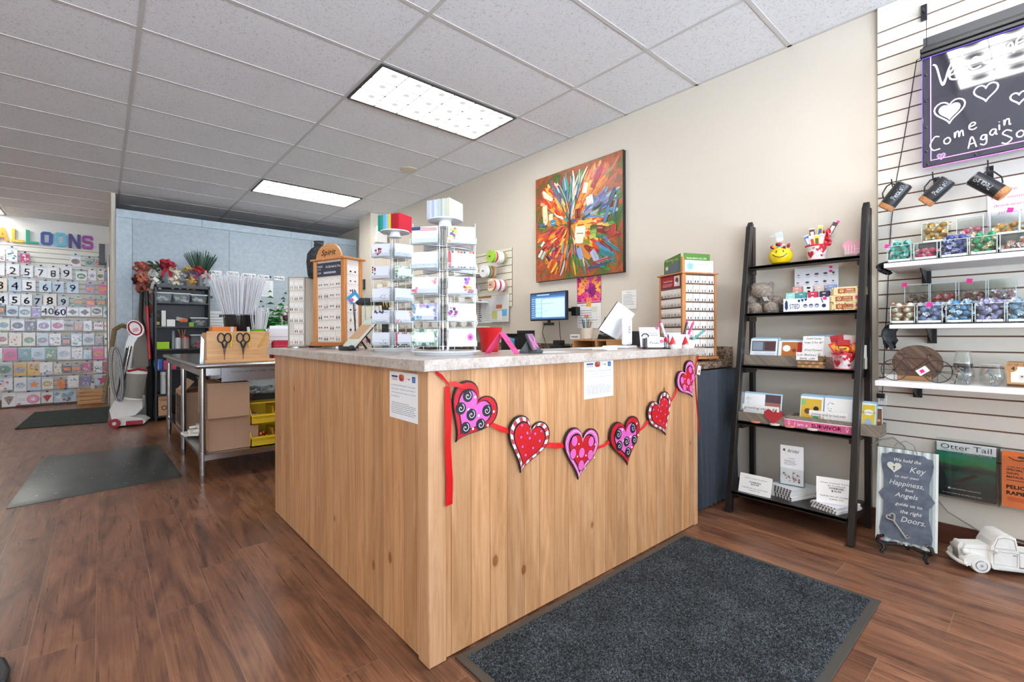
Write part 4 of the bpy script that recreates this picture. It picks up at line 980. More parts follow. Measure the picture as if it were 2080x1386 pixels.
def hand(pts, w=.009, col='fff4ff'):
    # smooth the pen stroke
    Q = []
    for i in range(len(pts)-1):
        p0, p1, p2, p3 = pts[max(0, i-1)], pts[i], pts[i+1], pts[min(len(pts)-1, i+2)]
        for k in range(6):
            t = k/6; Q.append(tuple(.5*((2*p1[j])+(-p0[j]+p2[j])*t+(2*p0[j]-5*p1[j]+4*p2[j]-p3[j])*t*t+(-p0[j]+3*p1[j]-3*p2[j]+p3[j])*t**3) for j in (0, 1)))
    Q.append(pts[-1]); g.stroke(Q, w, yq, col)
def L(x, z, s, strokes, w=.007, col='fdeaff'):
    for st in strokes: hand([(x+a*s, z+c*s) for a, c in st], w, col)
GL = {'W': [[(0, 1), (.12, .85), (.32, 0), (.5, .6), (.72, 1.1)], [(.32, .05), (.55, .55)]], 'e': [[(.05, .3), (.35, .38), (.4, .55), (.2, .62), (.02, .4), (.05, .1), (.3, 0), (.5, .12)]], 'l': [[(0, 1.1), (0, 0), (.1, -.02)]], 'c': [[(.42, .5), (.2, .6), (0, .3), (.15, .02), (.45, .08)]],
      'o': [[(.25, .55), (.03, .4), (.05, .08), (.3, 0), (.45, .25), (.35, .5), (.22, .55)]], 'm': [[(0, .5), (.02, 0), (.1, .45), (.25, .5), (.3, 0), (.38, .42), (.52, .5), (.58, 0)]], 'C': [[(.5, .95), (.25, 1), (0, .5), (.15, .05), (.55, .05)]], 'A': [[(0, -.1), (.2, .75), (.45, -.1)], [(.08, .2), (.4, .25)]],
      'g': [[(.4, .5), (.15, .5), (.05, .2), (.3, .1), (.42, .5), (.42, -.2), (.25, -.4), (0, -.25)]], 'a': [[(.4, .5), (.15, .5), (.02, .2), (.2, 0), (.4, .3), (.42, .45), (.42, .05), (.52, 0)]], 'i': [[(0, .5), (.02, 0)], [(0, .72), (.01, .76)]], 'n': [[(0, .5), (.02, 0), (.1, .42), (.3, .5), (.34, 0), (.44, .02)]], 'S': [[(.5, .8), (.25, .95), (.05, .75), (.3, .5), (.5, .25), (.25, 0), (0, .12)]]}
def word(wd, x, z, s, dx, w, slope=0):
    for ch in wd: L(x, z, s*(1 if ch.isupper() else .8), GL[ch], w); z += slope*s; x += s*dx*(1.3 if ch in 'WCAmS' else .5 if ch in 'li' else 1)
word('Welcome', .04, .385, .115, .40, .007, .09)
word('Come', .03, .075, .066, .58, .0048, .30)
word('Again', .165, .055, .062, .50, .0048, .26)
word('Soon', .275, .035, .064, .56, .0048, .26)
for cx, cz, s, f in ((.10, .245, .11, 1), (.225, .29, .08, 0), (.33, .225, .055, 0)):
    h = heart(s, s, 32, cx, cz); 
    if f: g.polyxz(heart(s*.72, s*.72, 28, cx, cz), yq, 'f6edff')
    g.stroke(h+[h[0]], .006, yq-.0003, 'e9dcff')
h = heart(.03, .03, 20, .07, .038); g.stroke(h+[h[0]], .003, yq, 'c98af5')
for i in range(4): g.stroke([(.059+i*.006, .028+i*.002), (.062+i*.006, .049)], .0025, yq, 'c98af5')
g.build('handwriting', 'glow', sb)
b = MB('1c1c1e'); b.cyl((.015, .01, .6), (.015, .01, .76), .0012, n=6); b.build('hanging_wire', 'metal', sb)
hk = MB('26262a').box(-.012, .012, -.012, .0, -.04, .04).cyl((0, -.01, 0), (0, -.05, 0), .004, n=8).ball((0, -.05, 0), .006, 8, 6).build('slatwall_hook', 'satin'); place(hk, (XW-.018, yat(1879, 3.24), P(1879, 26, X=3.24).z), -90); tag(hk, 'black bracket holding the wire above the lit board', 'hook')
# purple LED of the board (its own light on the wall behind)
ld = bpy.data.lights.new('board_led', 'AREA'); ld.shape = 'RECTANGLE'; ld.size = .9; ld.size_y = .03; ld.energy = 1.2; ld.color = (.45, .2, 1)
lo = bpy.data.objects.new('board_led', ld); C.objects.link(lo); lo.parent = sb; lo.location = (.5, .03, .54)
# ------------------------------------------------------------ mugs on hooks
cork = NT('cork'); cn = cork.noise(cork.obj(), 260, 4, .7); cork.pbr(cork.ramp(cn, [(.35, '96592f'), (.55, 'c08252'), (.7, 'cf9768')]), .7)
MG = NT('black_matte_steel'); mn_ = MG.noise(MG.obj(), 40, 2); MG.pbr(MG.ramp(mn_, [(0, '1d1e20'), (1, '26272a')]), .38)
def mug(b0, t0, r, lab, hook, flip=1, sleeve=''):
    p0, p1 = Vector(b0), Vector(t0); ax = (p1-p0); Lh = ax.length; q = Vector((0, 0, 1)).rotation_difference(ax.normalized())
    t = thing('insulated_mug', lab, 'mug', p0); t.rotation_mode = 'QUATERNION'; t.rotation_quaternion = q
    MB().lathe([(0, 0), (r*.93, 0), (r, .006), (r, .024), (0, .024)], n=32).build('cork_base', cork.m, t)
    MB().lathe([(r*1.01, .024), (r*1.03, Lh-.004), (r*1.0, Lh), (r*.93, Lh-.002), (r*.92, .03), (0, .03)], n=32).build('body', MG.m, t)
    MB('b9bcc0').lathe([(r*1.035, Lh-.003), (r*1.035, Lh+.001), (r*.97, Lh+.001), (r*.97, Lh-.003)], n=32, closed=True).build('rim', 'chrome', t)
    inv = q.inverted(); cam_dir = inv @ (Vector((0, 0, HC))-p0); ang = math.atan2(cam_dir.y, cam_dir.x)
    up = inv @ Vector((0, .3*flip, 1)); ha = math.atan2(up.y, up.x)
    pts = []
    for a, z in ((r*1.0, .88), (r*1.5, .86), (r*1.75, .72), (r*1.6, .45), (r*1.05, .30)): pts.append((a*math.cos(ha), a*math.sin(ha), z*Lh))
    MB('202124').tube(pts, .0035, 6).build('handle', 'satin', t)
    b = MB('b9bcc4'); tm = textmesh('Petals'); w = tm[3]-tm[2]; s = Lh*.42/w; vs = []
    for x, y, _ in tm[0]:
        al = (x-tm[2])*s+Lh*.38; ac = -(y-.3)*s*1.25
        aa = ang+flip*ac/r*1; vs.append((1.04*r*math.cos(aa), 1.04*r*math.sin(aa), al))
    b.add(vs, tm[1])
    for k in range(5):
        a = ang-flip*.1; cz = Lh*.86; 
        b.ball((1.03*r*math.cos(a+.16*math.cos(k*1.26)), 1.03*r*math.sin(a+.16*math.cos(k*1.26)), cz+.006*math.sin(k*1.26)), .0022, 6, 4)
    b.build('lettering', 'satin', t)
    hv = Vector(hook); h = MB('1c1d20'); h.box(-.012, .012, -.004, 0, -.035, .03); h.tube([(0, -.004, -.01), (0, -.07, -.012), (0, -.11, 0), (0, -.125, .03)], .0028, 6)
    o = h.build('slatwall_hook', 'satin'); place(o, hv, -90); tag(o, 'black peg hook carrying the %s' % sleeve, 'hook', None)
X = 3.115
mug(P(1797, 425, X=X), P(1838, 374, X=X), .036, 'black cork-bottomed mug hanging nearest the ladder shelf', (XW-.018, yat(1822, 3.24), P(1822, 385, X=3.24).z), 1, sleeve='mug nearest the ladder')
mug(P(1877, 413, X=X), P(1927, 366, X=X), .034, 'black cork-bottomed mug, middle one of the three hanging', (XW-.018, yat(1903, 3.24), P(1903, 372, X=3.24).z), 1, sleeve='middle mug')
mug(P(2042, 396, X=X), P(1976, 362, X=X), .033, 'black cork-bottomed mug tipped rightwards below the lit board', (XW-.018, yat(2012, 3.24), P(2012, 350, X=3.24).z), 1, sleeve='mug tipped to the right')
b = MB('f3f1f1'); b.box(-.075, .075, 0, .002, 0, .21)
for i, s in enumerate(('Sale', 'Petals insulated', 'drinkware', '20% off')): b.text(s, .0, .16-i*.036, .013, -.001, 'd35a9a', width=min(.12, .012*len(s)))
o = b.build('paper_notice', 'paper'); place(o, (XW-.021, yat(2052, 3.24), P(2052, 455, X=3.24).z), -90); tag(o, 'white notice with pink lettering behind the hanging mugs', 'notice')
# ------------------------------------------------------------ wall mounted literature holders
mg = thing('magazine_holder', 'clear holder with Otter Tail magazine showing green northern lights', 'magazine holder', (3.205, (.381+.172)/2, .262), -90)
w, h = .212, .27
b = MB(); b.box(-w/2-.006, w/2+.012, -.012, -.010, -.008, h*.99); b.box(-w/2-.006, w/2+.012, .032, .034, -.008, h*1.05); b.box(-w/2-.006, -w/2-.004, -.01, .032, -.008, h); b.box(w/2+.010, w/2+.012, -.01, .032, -.008, h); b.box(-w/2-.004, w/2+.01, -.01, .032, -.008, -.006); b.build('clear_pocket', ACR, mg, smooth=False)
def aurora():
    t = NT('aurora_cover'); o = t.obj(); sep = t.n('ShaderNodeSeparateXYZ'); t.l(o, sep.inputs[0]); n = t.noise(t.map(o, (6, 1, 22)), 1.6, 3); n2 = t.noise(t.map(o, (30, 1, 60)), 1, 3)
    z = t.math('MULTIPLY_ADD', n, .05, sep.outputs[2])
    c = t.ramp(t.math('DIVIDE', z, .3), [(.10, '14181a'), (.34, '16302c'), (.47, '27593f'), (.54, '1c2a2a'), (.60, '3c4a3c'), (.66, '2f8a4a'), (.78, '1f8a70'), (.9, '155c50'), (1., '0f4a48')])
    return t.pbr(t.mixc(t.math('MULTIPLY', n2, .35), c, '101a1c'), .3)
b = MB(); b.box(-w/2, w/2, 0, .008, 0, h); b.build('magazine_cover', aurora(), mg)
b = MB('f4f4f2'); b.quadxz(-w/2, w/2, h*.83, h, -.0006); b.text('Otter Tail', 0, h*.875, .026, -.0014, '23424a', width=w*.86); b.text('LAKES COUNTRY', -w*.22, h*.842, .006, -.0016, '3b8a76', width=w*.42); b.text('MAGAZINE', w*.2, h*.805, .011, -.0016, 'f4f4f2', width=w*.46, bold=.0003)
b.text('LAKES COUNTRY ASSOCIATION', 0, .038, .005, -.001, 'e6e6e6', width=w*.5); b.disc(-w*.28, .041, .005, -.001, 'e6e6e6'); b.lines(-w*.4, w*.42, .012, .022, 1, -.001, 'b9bdbd')
b.add([(-w/2, -.001, .02), (-w*.28, -.001, .06), (-w*.5, -.001, .2)], [(0, 1, 2)], '101816'); b.add([(-w*.2, -.001, .08), (.03, -.001, .125), (.05, -.001, .12), (-w*.12, -.001, .07)], [(0, 1, 2, 3)], '2c1f1a')
b.build('cover_print', 'paper', mg)
oh = thing('flyer_holder', 'clear holder of orange flyers headed PELICAN RAPIDS at the picture edge', 'flyer holder', (3.205, .045, .262), -90)
b = MB(); b.box(-.12, .12, -.012, -.01, -.008, .24); b.box(-.12, .12, .03, .032, -.008, .27); b.box(-.12, -.118, -.01, .03, -.008, .25); b.build('clear_pocket', ACR, oh, smooth=False)
b = MB('f07a35')
for kk in range(5): b.box(-.108+kk*.0008, .108, 0+kk*.003, .002+kk*.003, 0, .243+kk*.004, jit('ef7a38', .05))
for s, z, hh, bo in (('SPECIALTY', .172, .010, .0004), ('SHOPS', .155, .010, .0004), ('RESTAURANTS', .138, .010, .0004), ('PELICAN', .088, .017, .001), ('RAPIDS', .06, .017, .001)): b.text(s, -.092, z, hh, -.001, '2b1a12', align='l', bold=bo, width=len(s)*hh*.78)
b.lines(-.09, .08, .185, .195, 1, -.001, '2b1a12'); b.quadxz(-.092, .1, .126, .129, -.001, '2b1a12'); b.quadxz(-.09, .1, .03, .05, -.001, 'd9622c')
b.stroke([(-.085, .235), (-.07, .224), (-.05, .222), (-.03, .228)], .004, -.001, '3a2416'); b.disc(-.045, .238, .012, -.001, '5a3a24', n=12, rz=.006); b.build('flyers', 'paper', oh)
# ------------------------------------------------------------ chalk style sign on easel
e = thing('decorative_sign', 'striped tin sign with slate panel reading We hold the Key, leaning on an easel', 'sign', (2.93, .465, .05), -88)
SW, SHh = .232, .455; tl = -9
b = MB('c9d3d1'); b.at((0, 0, 0), rx=tl)
n = 26
for i in range(n):
    x0 = -SW/2+SW*i/n; b.box(x0, x0+SW/n, -.002*(i % 2), .012, 0, SHh, ('dfe4e0' if i % 4 < 2 else '93a19f') if i % 2 else 'c5cfcb')
b.build('corrugated_board', 'satin', e, smooth=False)
def scal(w, h, n=8):
    R_ = []; q = [(0.5, -.5+.06), (.5, -.2), (.40, -.02), (.40, .02), (.5, .12), (.5, .44)]
    right = [(.30, -.5), (.36, -.475), (.45, -.47), (.47, -.40), (.45, -.33), (.40, -.2), (.40, -.08), (.5, 0), (.40, .08), (.40, .2), (.45, .33), (.47, .40), (.45, .47), (.36, .475), (.30, .5)]
    return [(x*w, z*h) for x, z in right]+[(-x*w, z*h) for x, z in right[::-1]]
sl = NT('slate_blue_chalkboard'); sn = sl.noise(sl.obj(), 30, 4); sl.pbr(sl.ramp(sn, [(.3, '4c5460'), (.7, '67707d')]), .8)
b = MB(); b.at((0, 0, 0), rx=tl); b.prism([(x, z+SHh*.5) for x, z in scal(SW*.92, SHh*.92)], -.009, -.003); b.build('slate_panel', sl.m, e)
b = MB('f4f4f2'); b.at((0, 0, 0), rx=tl)
for s, z, hh, x, w_ in (('We hold the', .395, .017, .0, .105), ('Key', .350, .028, .04, .055), ('to our own', .318, .014, 0, .09), ('Happiness,', .280, .024, 0, .13), ('but', .257, .014, .012, .03), ('Angels', .225, .022, 0, .085), ('guide us to', .185, .015, .01, .1), ('the right', .150, .018, .018, .08), ('Doors.', .110, .026, .028, .09)):
    b.text(s, x, z, hh, -.0098, 'f4f4f2', shear=.28, width=w_, bold=.0003)
b.build('lettering', 'paper', e)
b = MB('c9c8bb'); b.at((0, 0, 0), rx=tl); b.prism(heart(.056, .052, 28, -.047, .362), -.0135, -.0095, 'c9cbbf'); b.disc(-.047, .366, .0045, -.0142, '55524a'); b.add([(-.0495, -.0142, .35), (-.0445, -.0142, .35), (-.0455, -.0142, .366), (-.0485, -.0142, .366)], [(0, 1, 2, 3)], '55524a'); b.build('heart_plate', 'satin', e, bevel=.001)
b = MB('9d9890'); b.at((0, 0, 0), rx=tl); hp_ = heart(.036, .034, 24, -.052, .118, 38); b.tube([(x, -.014, z) for x, z in hp_], .004, 6, closed=True); b.tube([(-.043, -.014, .104), (.006, -.014, .035)], .0042, 8); b.tube([(0, -.014, .043), (.012, -.014, .053)], .003, 6); b.tube([(.006, -.014, .036), (.02, -.014, .047)], .003, 6); b.build('key', 'satin', e)
MB('ee2a8c').cbox((-.098, -.006, .014), (.016, .001, .022), rx=tl).build('price_sticker', 'paper', e)
b = MB('8d8a84'); b.tube([(-.05, .015, SHh-.01), (-.035, .03, SHh+.03), (.0, .035, SHh+.045), (.03, .03, SHh+.03), (.045, .015, SHh-.01)], .0022, 6); b.build('hanging_wire', 'metal', e)
es = thing('plate_easel', 'glossy black wooden easel under the slate sign', 'easel', (2.93, .465, 0), -88)
for s in (-1, 1):
    b = MB('151313'); y = -.03
    b.tube([(s*.075, -.028, .085), (s*.098, -.03, .075), (s*.103, -.03, .055), (s*.085, -.022, .04), (s*.06, -.012, .045), (s*.03, .0, .05)], [.006, .009, .010, .011, .010, .009], 8)
    b.tube([(s*.085, -.022, .042), (s*.075, -.035, .022), (s*.086, -.048, .0075)], [.010, .008, .0075], 8); b.build('foot', 'gloss', es)
b = MB('151313'); b.tube([(-.06, .0, .045), (0, .008, .05), (.06, 0, .045)], .009, 8); b.tube([(0, .012, .05), (0, .06, .028), (.0, .085, .0085)], [.012, .011, .0085], 8); b.build('back_leg', 'gloss', es)
# ------------------------------------------------------------ whitewashed truck
tk = thing('toy_truck', 'whitewashed old pickup truck ornament on the floor at the right edge', 'ornament', (2.967, .205, 0), -58)
TW = .115; plast = 'plaster'
def sec(pts, y0, y1): return pts
def arch(cx, r, z0=.03, n=10): return [(cx+r*math.cos(math.pi-math.pi*i/n), z0+r*math.sin(math.pi*i/n)) for i in range(n+1)]
b = MB('e4e1da')
hood = [(-.045, .04), (-.05, .075), (-.046, .105), (-.035, .112), (.045, .12), (.045, .04)]
b.prism(hood, TW*.26, TW*.84); b.build('hood', plast, tk, bevel=.008, seg=3)
b = MB('e6e3dc'); b.prism([(.04, .035), (.04, .12), (.062, .165), (.075, .178), (.105, .18), (.128, .168), (.138, .12), (.14, .035)], TW*.1, TW*1.0); b.build('cab', plast, tk, bevel=.008, seg=3)
for s, y0, y1 in ((0, 0, TW*.34), (1, TW*.76, TW*1.1)):
    b = MB('e4e1d9'); top = [(-.062, .03), (-.064, .055), (-.05, .072), (-.02, .083), (.01, .078), (.04, .052), (.06, .038), (.06, .028)]
    b.prism(top+[(.045, .028)]+arch(0, .039, .03)[::-1], y0, y1); b.build('front_fender', plast, tk, bevel=.005, seg=3)
    b = MB('e4e1d9'); b.prism([(.165, .03), (.17, .06), (.195, .08), (.225, .08), (.25, .06), (.258, .03), (.249, .03)]+arch(.21, .039, .03)[::-1]+[(.171, .03)], y0, y1); b.build('rear_fender', plast, tk, bevel=.005, seg=3)
    b = MB('d4d2cc'); b.box(.045, .17, y0+.004, y1-.004, .022, .036); b.build('running_board', plast, tk, bevel=.003)
    for cx in (0, .21):
        yy = (y0 if s == 0 else y1-.026)
        b = MB('e9e6e0'); b.cyl((cx, yy, .036), (cx, yy+.026, .036), .0355, n=36); w_ = b.build('wheel', plast, tk, bevel=.005, seg=3)
        q = MB('dcdad4'); ys = yy-.001 if s == 0 else yy+.027; 
        q.cyl((cx, ys-.002, .036), (cx, ys+.002, .036), .019, n=24, col='dcdad4'); q.cyl((cx, ys-.003, .036), (cx, ys+.003, .036), .021, n=24, col='77777a', caps=False); q.cyl((cx, ys-.004, .036), (cx, ys+.003, .036), .005, n=12, col='9b9a98'); q.build('hub_cap', plast, w_)
b = MB('e0ddd6'); b.tube([(-.052, -.002, .035), (-.068, .02, .036), (-.074, TW*.5, .037), (-.068, TW*1.0, .036), (-.052, TW*1.1, .035)], .008, 8); b.build('bumper', plast, tk)
b = MB('d9d7cf'); b.prism([(-.06, .045), (-.066, .10), (-.058, .118), (-.045, .118), (-.045, .045)], TW*.36, TW*.74); g_ = b.build('grille', plast, tk, bevel=.003)
q = MB('6f6e6a')
for i in range(8): q.box(-.0668+.0004*i, -.060, TW*.39, TW*.53, .052+i*.0065, .0535+i*.0065); q.box(-.0668+.0004*i, -.060, TW*.57, TW*.71, .052+i*.0065, .0535+i*.0065)
q.build('grille_slots', 'matte', g_)
for y in (TW*.2, TW*.9): b = MB('dddbd4'); b.ball((-.045, y, .084), (.016, .012, .013), 14, 10); b.cyl((-.060, y, .084), (-.055, y, .084), .010, n=16, col='c9ccc6'); b.build('headlight', plast, tk)
b = MB('a9aaa8'); 
for (xa, za), (xb, zb_) in (((.052, .118), (.066, .16)), ((.066, .16), (.09, .167)), ((.09, .167), (.122, .16)), ((.122, .16), (.13, .115)), ((.13, .115), (.052, .118))): b.tube([(xa, TW*.1-.0008, za), (xb, TW*.1-.0008, zb_)], .0012, 5)
b.tube([(-.045, TW*.26-.001, .098), (.045, TW*.1-.001, .105), (.14, TW*.1-.001, .1)], .0009, 5); b.tube([(.05, TW*.1-.001, .1), (.05, TW*.1-.001, .045), (.132, TW*.1-.001, .042), (.134, TW*.1-.001, .1)], .0009, 5); b.box(.118, .13, TW*.1-.003, TW*.1, .09, .093, '8a8a88'); b.build('door_outline', plast, tk)
b = MB('c9cac6'); b.add([(.0405, TW*.2, .122), (.0405, TW*.9, .122), (.060, TW*.86, .160), (.060, TW*.24, .160)], [(0, 3, 2, 1)]); b.build('windscreen', plast, tk)
b = MB('dddbd5'); b.ball((.05, -.004, .108), (.007, .009, .010), 12, 8); b.tube([(.048, .004, .10), (.052, .01, .085)], .003, 6); b.build('mirror', plast, tk)
b = MB('e2dfd8'); b.box(.142, .262, TW*.1, TW*.16, .04, .1); b.box(.142, .262, TW*.94, TW*1.0, .04, .1); b.box(.256, .262, TW*.16, TW*.94, .04, .1); b.box(.142, .256, TW*.16, TW*.94, .04, .05); b.build('cargo_bed', plast, tk, bevel=.003)
# ------------------------------------------------------------ entrance mat
mt = thing('floor_mat', 'large charcoal carpet mat with rubber border in front of the counter', 'mat', (1.62, .878, 0))
b = MB('4a4640'); b.box(-.735, .735, -.43, .43, 0, .006); b.build('rubber_border', 'satin', mt, bevel=.003)
def pile(name, a, b_, c, sc=420):
    t = NT(name); o = t.obj(); n = t.noise(o, sc, 2, .6); n2 = t.noise(o, 6, 4); n3 = t.noise(o, sc*.33, 2)
    f = t.math('MULTIPLY_ADD', n, .6, t.math('MULTIPLY_ADD', n3, .3, t.math('MULTIPLY', n2, .1)))
    return t.pbr(t.ramp(f, [(.40, a), (.51, b_), (.60, c)]), .95, 0, t.bump(f, 1., .01))
PM = pile('charcoal_pile', '0a0d10', '1c2126', '78858d')
rn = random.Random(3); b = MB(); x0, x1, y0, y1 = -.705, .705, -.40, .40
nx, ny = 210, 120; v = []
for j in range(ny+1):
    for i in range(nx+1):
        ed = i in (0, nx) or j in (0, ny)
        v.append((x0+(x1-x0)*i/nx+rn.uniform(-.002, .002), y0+(y1-y0)*j/ny+rn.uniform(-.002, .002), .0062 if ed else .011+rn.uniform(-.0025, .0035)))
b.add(v, [(j*(nx+1)+i, j*(nx+1)+i+1, (j+1)*(nx+1)+i+1, (j+1)*(nx+1)+i) for j in range(ny) for i in range(nx)])
tag(b.build('carpet_pile', PM, mt, smooth=False), kd='stuff')
# ------------------------------------------------------------ heart garland on the counter front
YF = AY-.006
ga = thing('heart_garland', 'garland of six painted pink and red hearts on red ribbon across the counter front', 'garland', (AX, YF, 0))
def fp(u, v): p = P(u, v, Y=YF); return (p.x-AX, p.z)
HS = [((923, 898), (968.6, 812.8), (909, 798), (1005, 833), 'A'), ((1054, 960), (1075.5, 871.6), (1028.7, 883), (1111.4, 896), 'B'), ((1171, 974), (1180, 889.6), (1139, 899.4), (1210.5, 893), 'C'),
      ((1271.6, 944.5), (1266, 870), (1229.8, 896), (1292, 873), 'A'), ((1349.4, 884), (1334.7, 822.6), (1309, 840.6), (1361, 827.5), 'B'), ((1404, 807), (1388.3, 758), (1370.7, 790), (1406, 749), 'C')]
def hpts(w, h, n=44):
    """long pointed heart, tip at the origin"""
    pts = []
    for i in range(n):
        t = 2*math.pi*i/n; x = math.sin(t)**3; z = (13*math.cos(t)-5*math.cos(2*t)-2*math.cos(3*t)-math.cos(4*t))
        pts.append((x*w/2, (z+17)/28.9*h))
    return pts[::-1]
HC_ = []
for (T_, D_, L_, R_, ty) in HS:
    T, D, LL, RR = fp(*T_), fp(*D_), fp(*L_), fp(*R_); ax = Vector((D[0]-T[0], D[1]-T[1])); H = ax.length/.80; an = math.atan2(-ax.x, ax.y)
    w = abs((RR[0]-LL[0])*math.cos(an)+(RR[1]-LL[1])*math.sin(an)); w = max(w, H*.82)
    t = MB(); t.at((T[0], -.010, T[1]), ry=-math.degrees(an))
    def sc(f, dz=.5): return [(x*f, z*f+H*(1-f)*dz) for x, z in hpts(w, H)]
    t.prism(sc(1), 0, .008, '1a1a1e')
    if ty == 'A': oc, ic, f2 = 'c21326', 'dc5fb4', .70
    elif ty == 'B': oc, ic, f2 = 'e3dcdc', 'c8151f', .74
    else: oc, ic, f2 = 'dd66b2', 'c8151f', .70
    t.polyxz(sc(.95, .48), -.001, oc)
    if ty == 'B':
        O, I = sc(.945, .48), sc(.80, .5); n = len(O)
        for i in range(0, n, 2): j = (i+1) % n; t.polyxz([O[i], O[j], I[j], I[i]], -.0016, 'c53a44')
    if ty == 'C':
        O = sc(.87, .49); Z = [(x*(1+.03*(-1)**i), z) for i, (x, z) in enumerate(O)]; t.stroke(Z+[Z[0]], .0022, -.0018, 'f4dcec')
    t.polyxz(sc(f2+.06, .54), -.0022, '1a1a1e'); t.polyxz(sc(f2, .54), -.0028, ic)
    spots = [(-.24, .74), (.24, .74), (0, .52), (-.24, .50), (.26, .48), (.02, .28)] if ty != 'B' else [(x*.17, .3+z*.13) for x, z in ((-1.5, 4), (0, 2.6), (1.4, 4), (-1.2, 2.4), (1.5, 2.6), (-.7, 1.2), (.8, 1.4), (0, .2), (-.5, 3.2), (.6, 3.4))]
    for i, (sx, sz) in enumerate(spots):
        cx, cz = sx*w, sz*H
        if ty == 'A':
            t.disc(cx, cz, w*.10, -.0032, '20202a', 18); 
            t.stroke([(cx+w*.011*a*.75*math.cos(a*.9), cz+w*.011*a*.75*math.sin(a*.9)) for a in [k*.6 for k in range(16)]], .0022, -.0036, 'e8e8ea'); t.disc(cx+w*.14, cz+w*.06, w*.022, -.0032, 'f4eaf2', 10)
        elif ty == 'B': t.disc(cx, cz, w*.032, -.0032, '20202a', 12); t.disc(cx, cz, w*.025, -.0035, 'e066b4', 12)
        else: t.disc(cx, cz, w*.09, -.0032, '20202a', 16, rz=w*.105); t.disc(cx, cz, w*.08, -.0035, 'e066b4', 16, rz=w*.095); t.disc(cx+w*.13, cz-w*.05, w*.018, -.0034, 'f0e0d0', 8)
    t.M = None
    HC_.append((T, an, w, H)); t.build('painted_heart', 'paint', ga)
rb = 'd11a1e'
def side(i, s, f=.62):
    T, an, w, H = HC_[i]; x, z = s*w*.46, H*f
    return (T[0]+x*math.cos(an)-z*math.sin(an), -.004, T[1]+x*math.sin(an)+z*math.cos(an))
def ribbon(pts, w, nm='ribbon'):
    MB(rb).strip(pts, (0, .35, 1) if abs(pts[0][0]-pts[-1][0]) > .03 else (1, .2, 0), w, .0008).build(nm, 'film', ga)
for i in range(5):
    a, b_ = side(i, 1, .60), side(i+1, -1, .66); mid = ((a[0]+b_[0])/2, -.008, (a[2]+b_[2])/2-.004)
    ribbon([a, mid, b_], [.018, .024, .018] if i < 2 else [.010, .012, .016])
k0, k1 = fp(883, 756), fp(908, 780); a = side(0, -1, .83)
ribbon([(k0[0], -.006, k0[1]), ((k0[0]+k1[0])/2, -.012, (k0[1]+k1[1])/2+.003), (k1[0], -.010, k1[1])], [.012, .016, .008])
ribbon([(k1[0], -.010, k1[1]), ((k1[0]+a[0])/2, -.014, (k1[1]+a[2])/2), (a[0]+.02, -.014, a[2]-.012)], [.008, .02, .014])
b0, b1 = fp(906, 785), fp(909, 1025); wd = fp(916, 1000)[0]-fp(900, 1000)[0]
ribbon([(b0[0], -.008, b0[1]), (b0[0]+.002, -.011, b0[1]*.75+b1[1]*.25), (b0[0]-.001, -.012, (b0[1]+b1[1])/2), (b1[0]+.002, -.010, b0[1]*.2+b1[1]*.8), (b1[0], -.010, b1[1])], [wd*.7, wd, wd*.85, wd, wd])
c0, c1, c2 = fp(1417, 722), fp(1408, 745), fp(1418, 880)
ribbon([(c0[0], -.006, c0[1]), (c1[0], -.010, c1[1]), (side(5, 1, .8)[0], -.012, side(5, 1, .8)[2])], [.014, .008, .012])
ribbon([(c1[0], -.008, c1[1]), (c1[0]+.012, -.01, c1[1]*.6+c2[1]*.4), (min(c2[0], L1-.01), -.01, c2[1])], [.012, .03, .02])
b = MB('ece8e6'); q = fp(1415, 752); b.cbox((min(q[0], L1-.02), -.016, q[1]), (.035, .001, .05), ry=14); b.cbox((min(q[0], L1-.02), -.0168, q[1]-.006), (.015, .0008, .015), 'ec2a8c', ry=-20); b.cbox((min(q[0], L1-.02)+.005, -.0168, q[1]-.012), (.012, .0008, .01), 'e9d05c'); b.build('hang_tag', 'paper', ga)
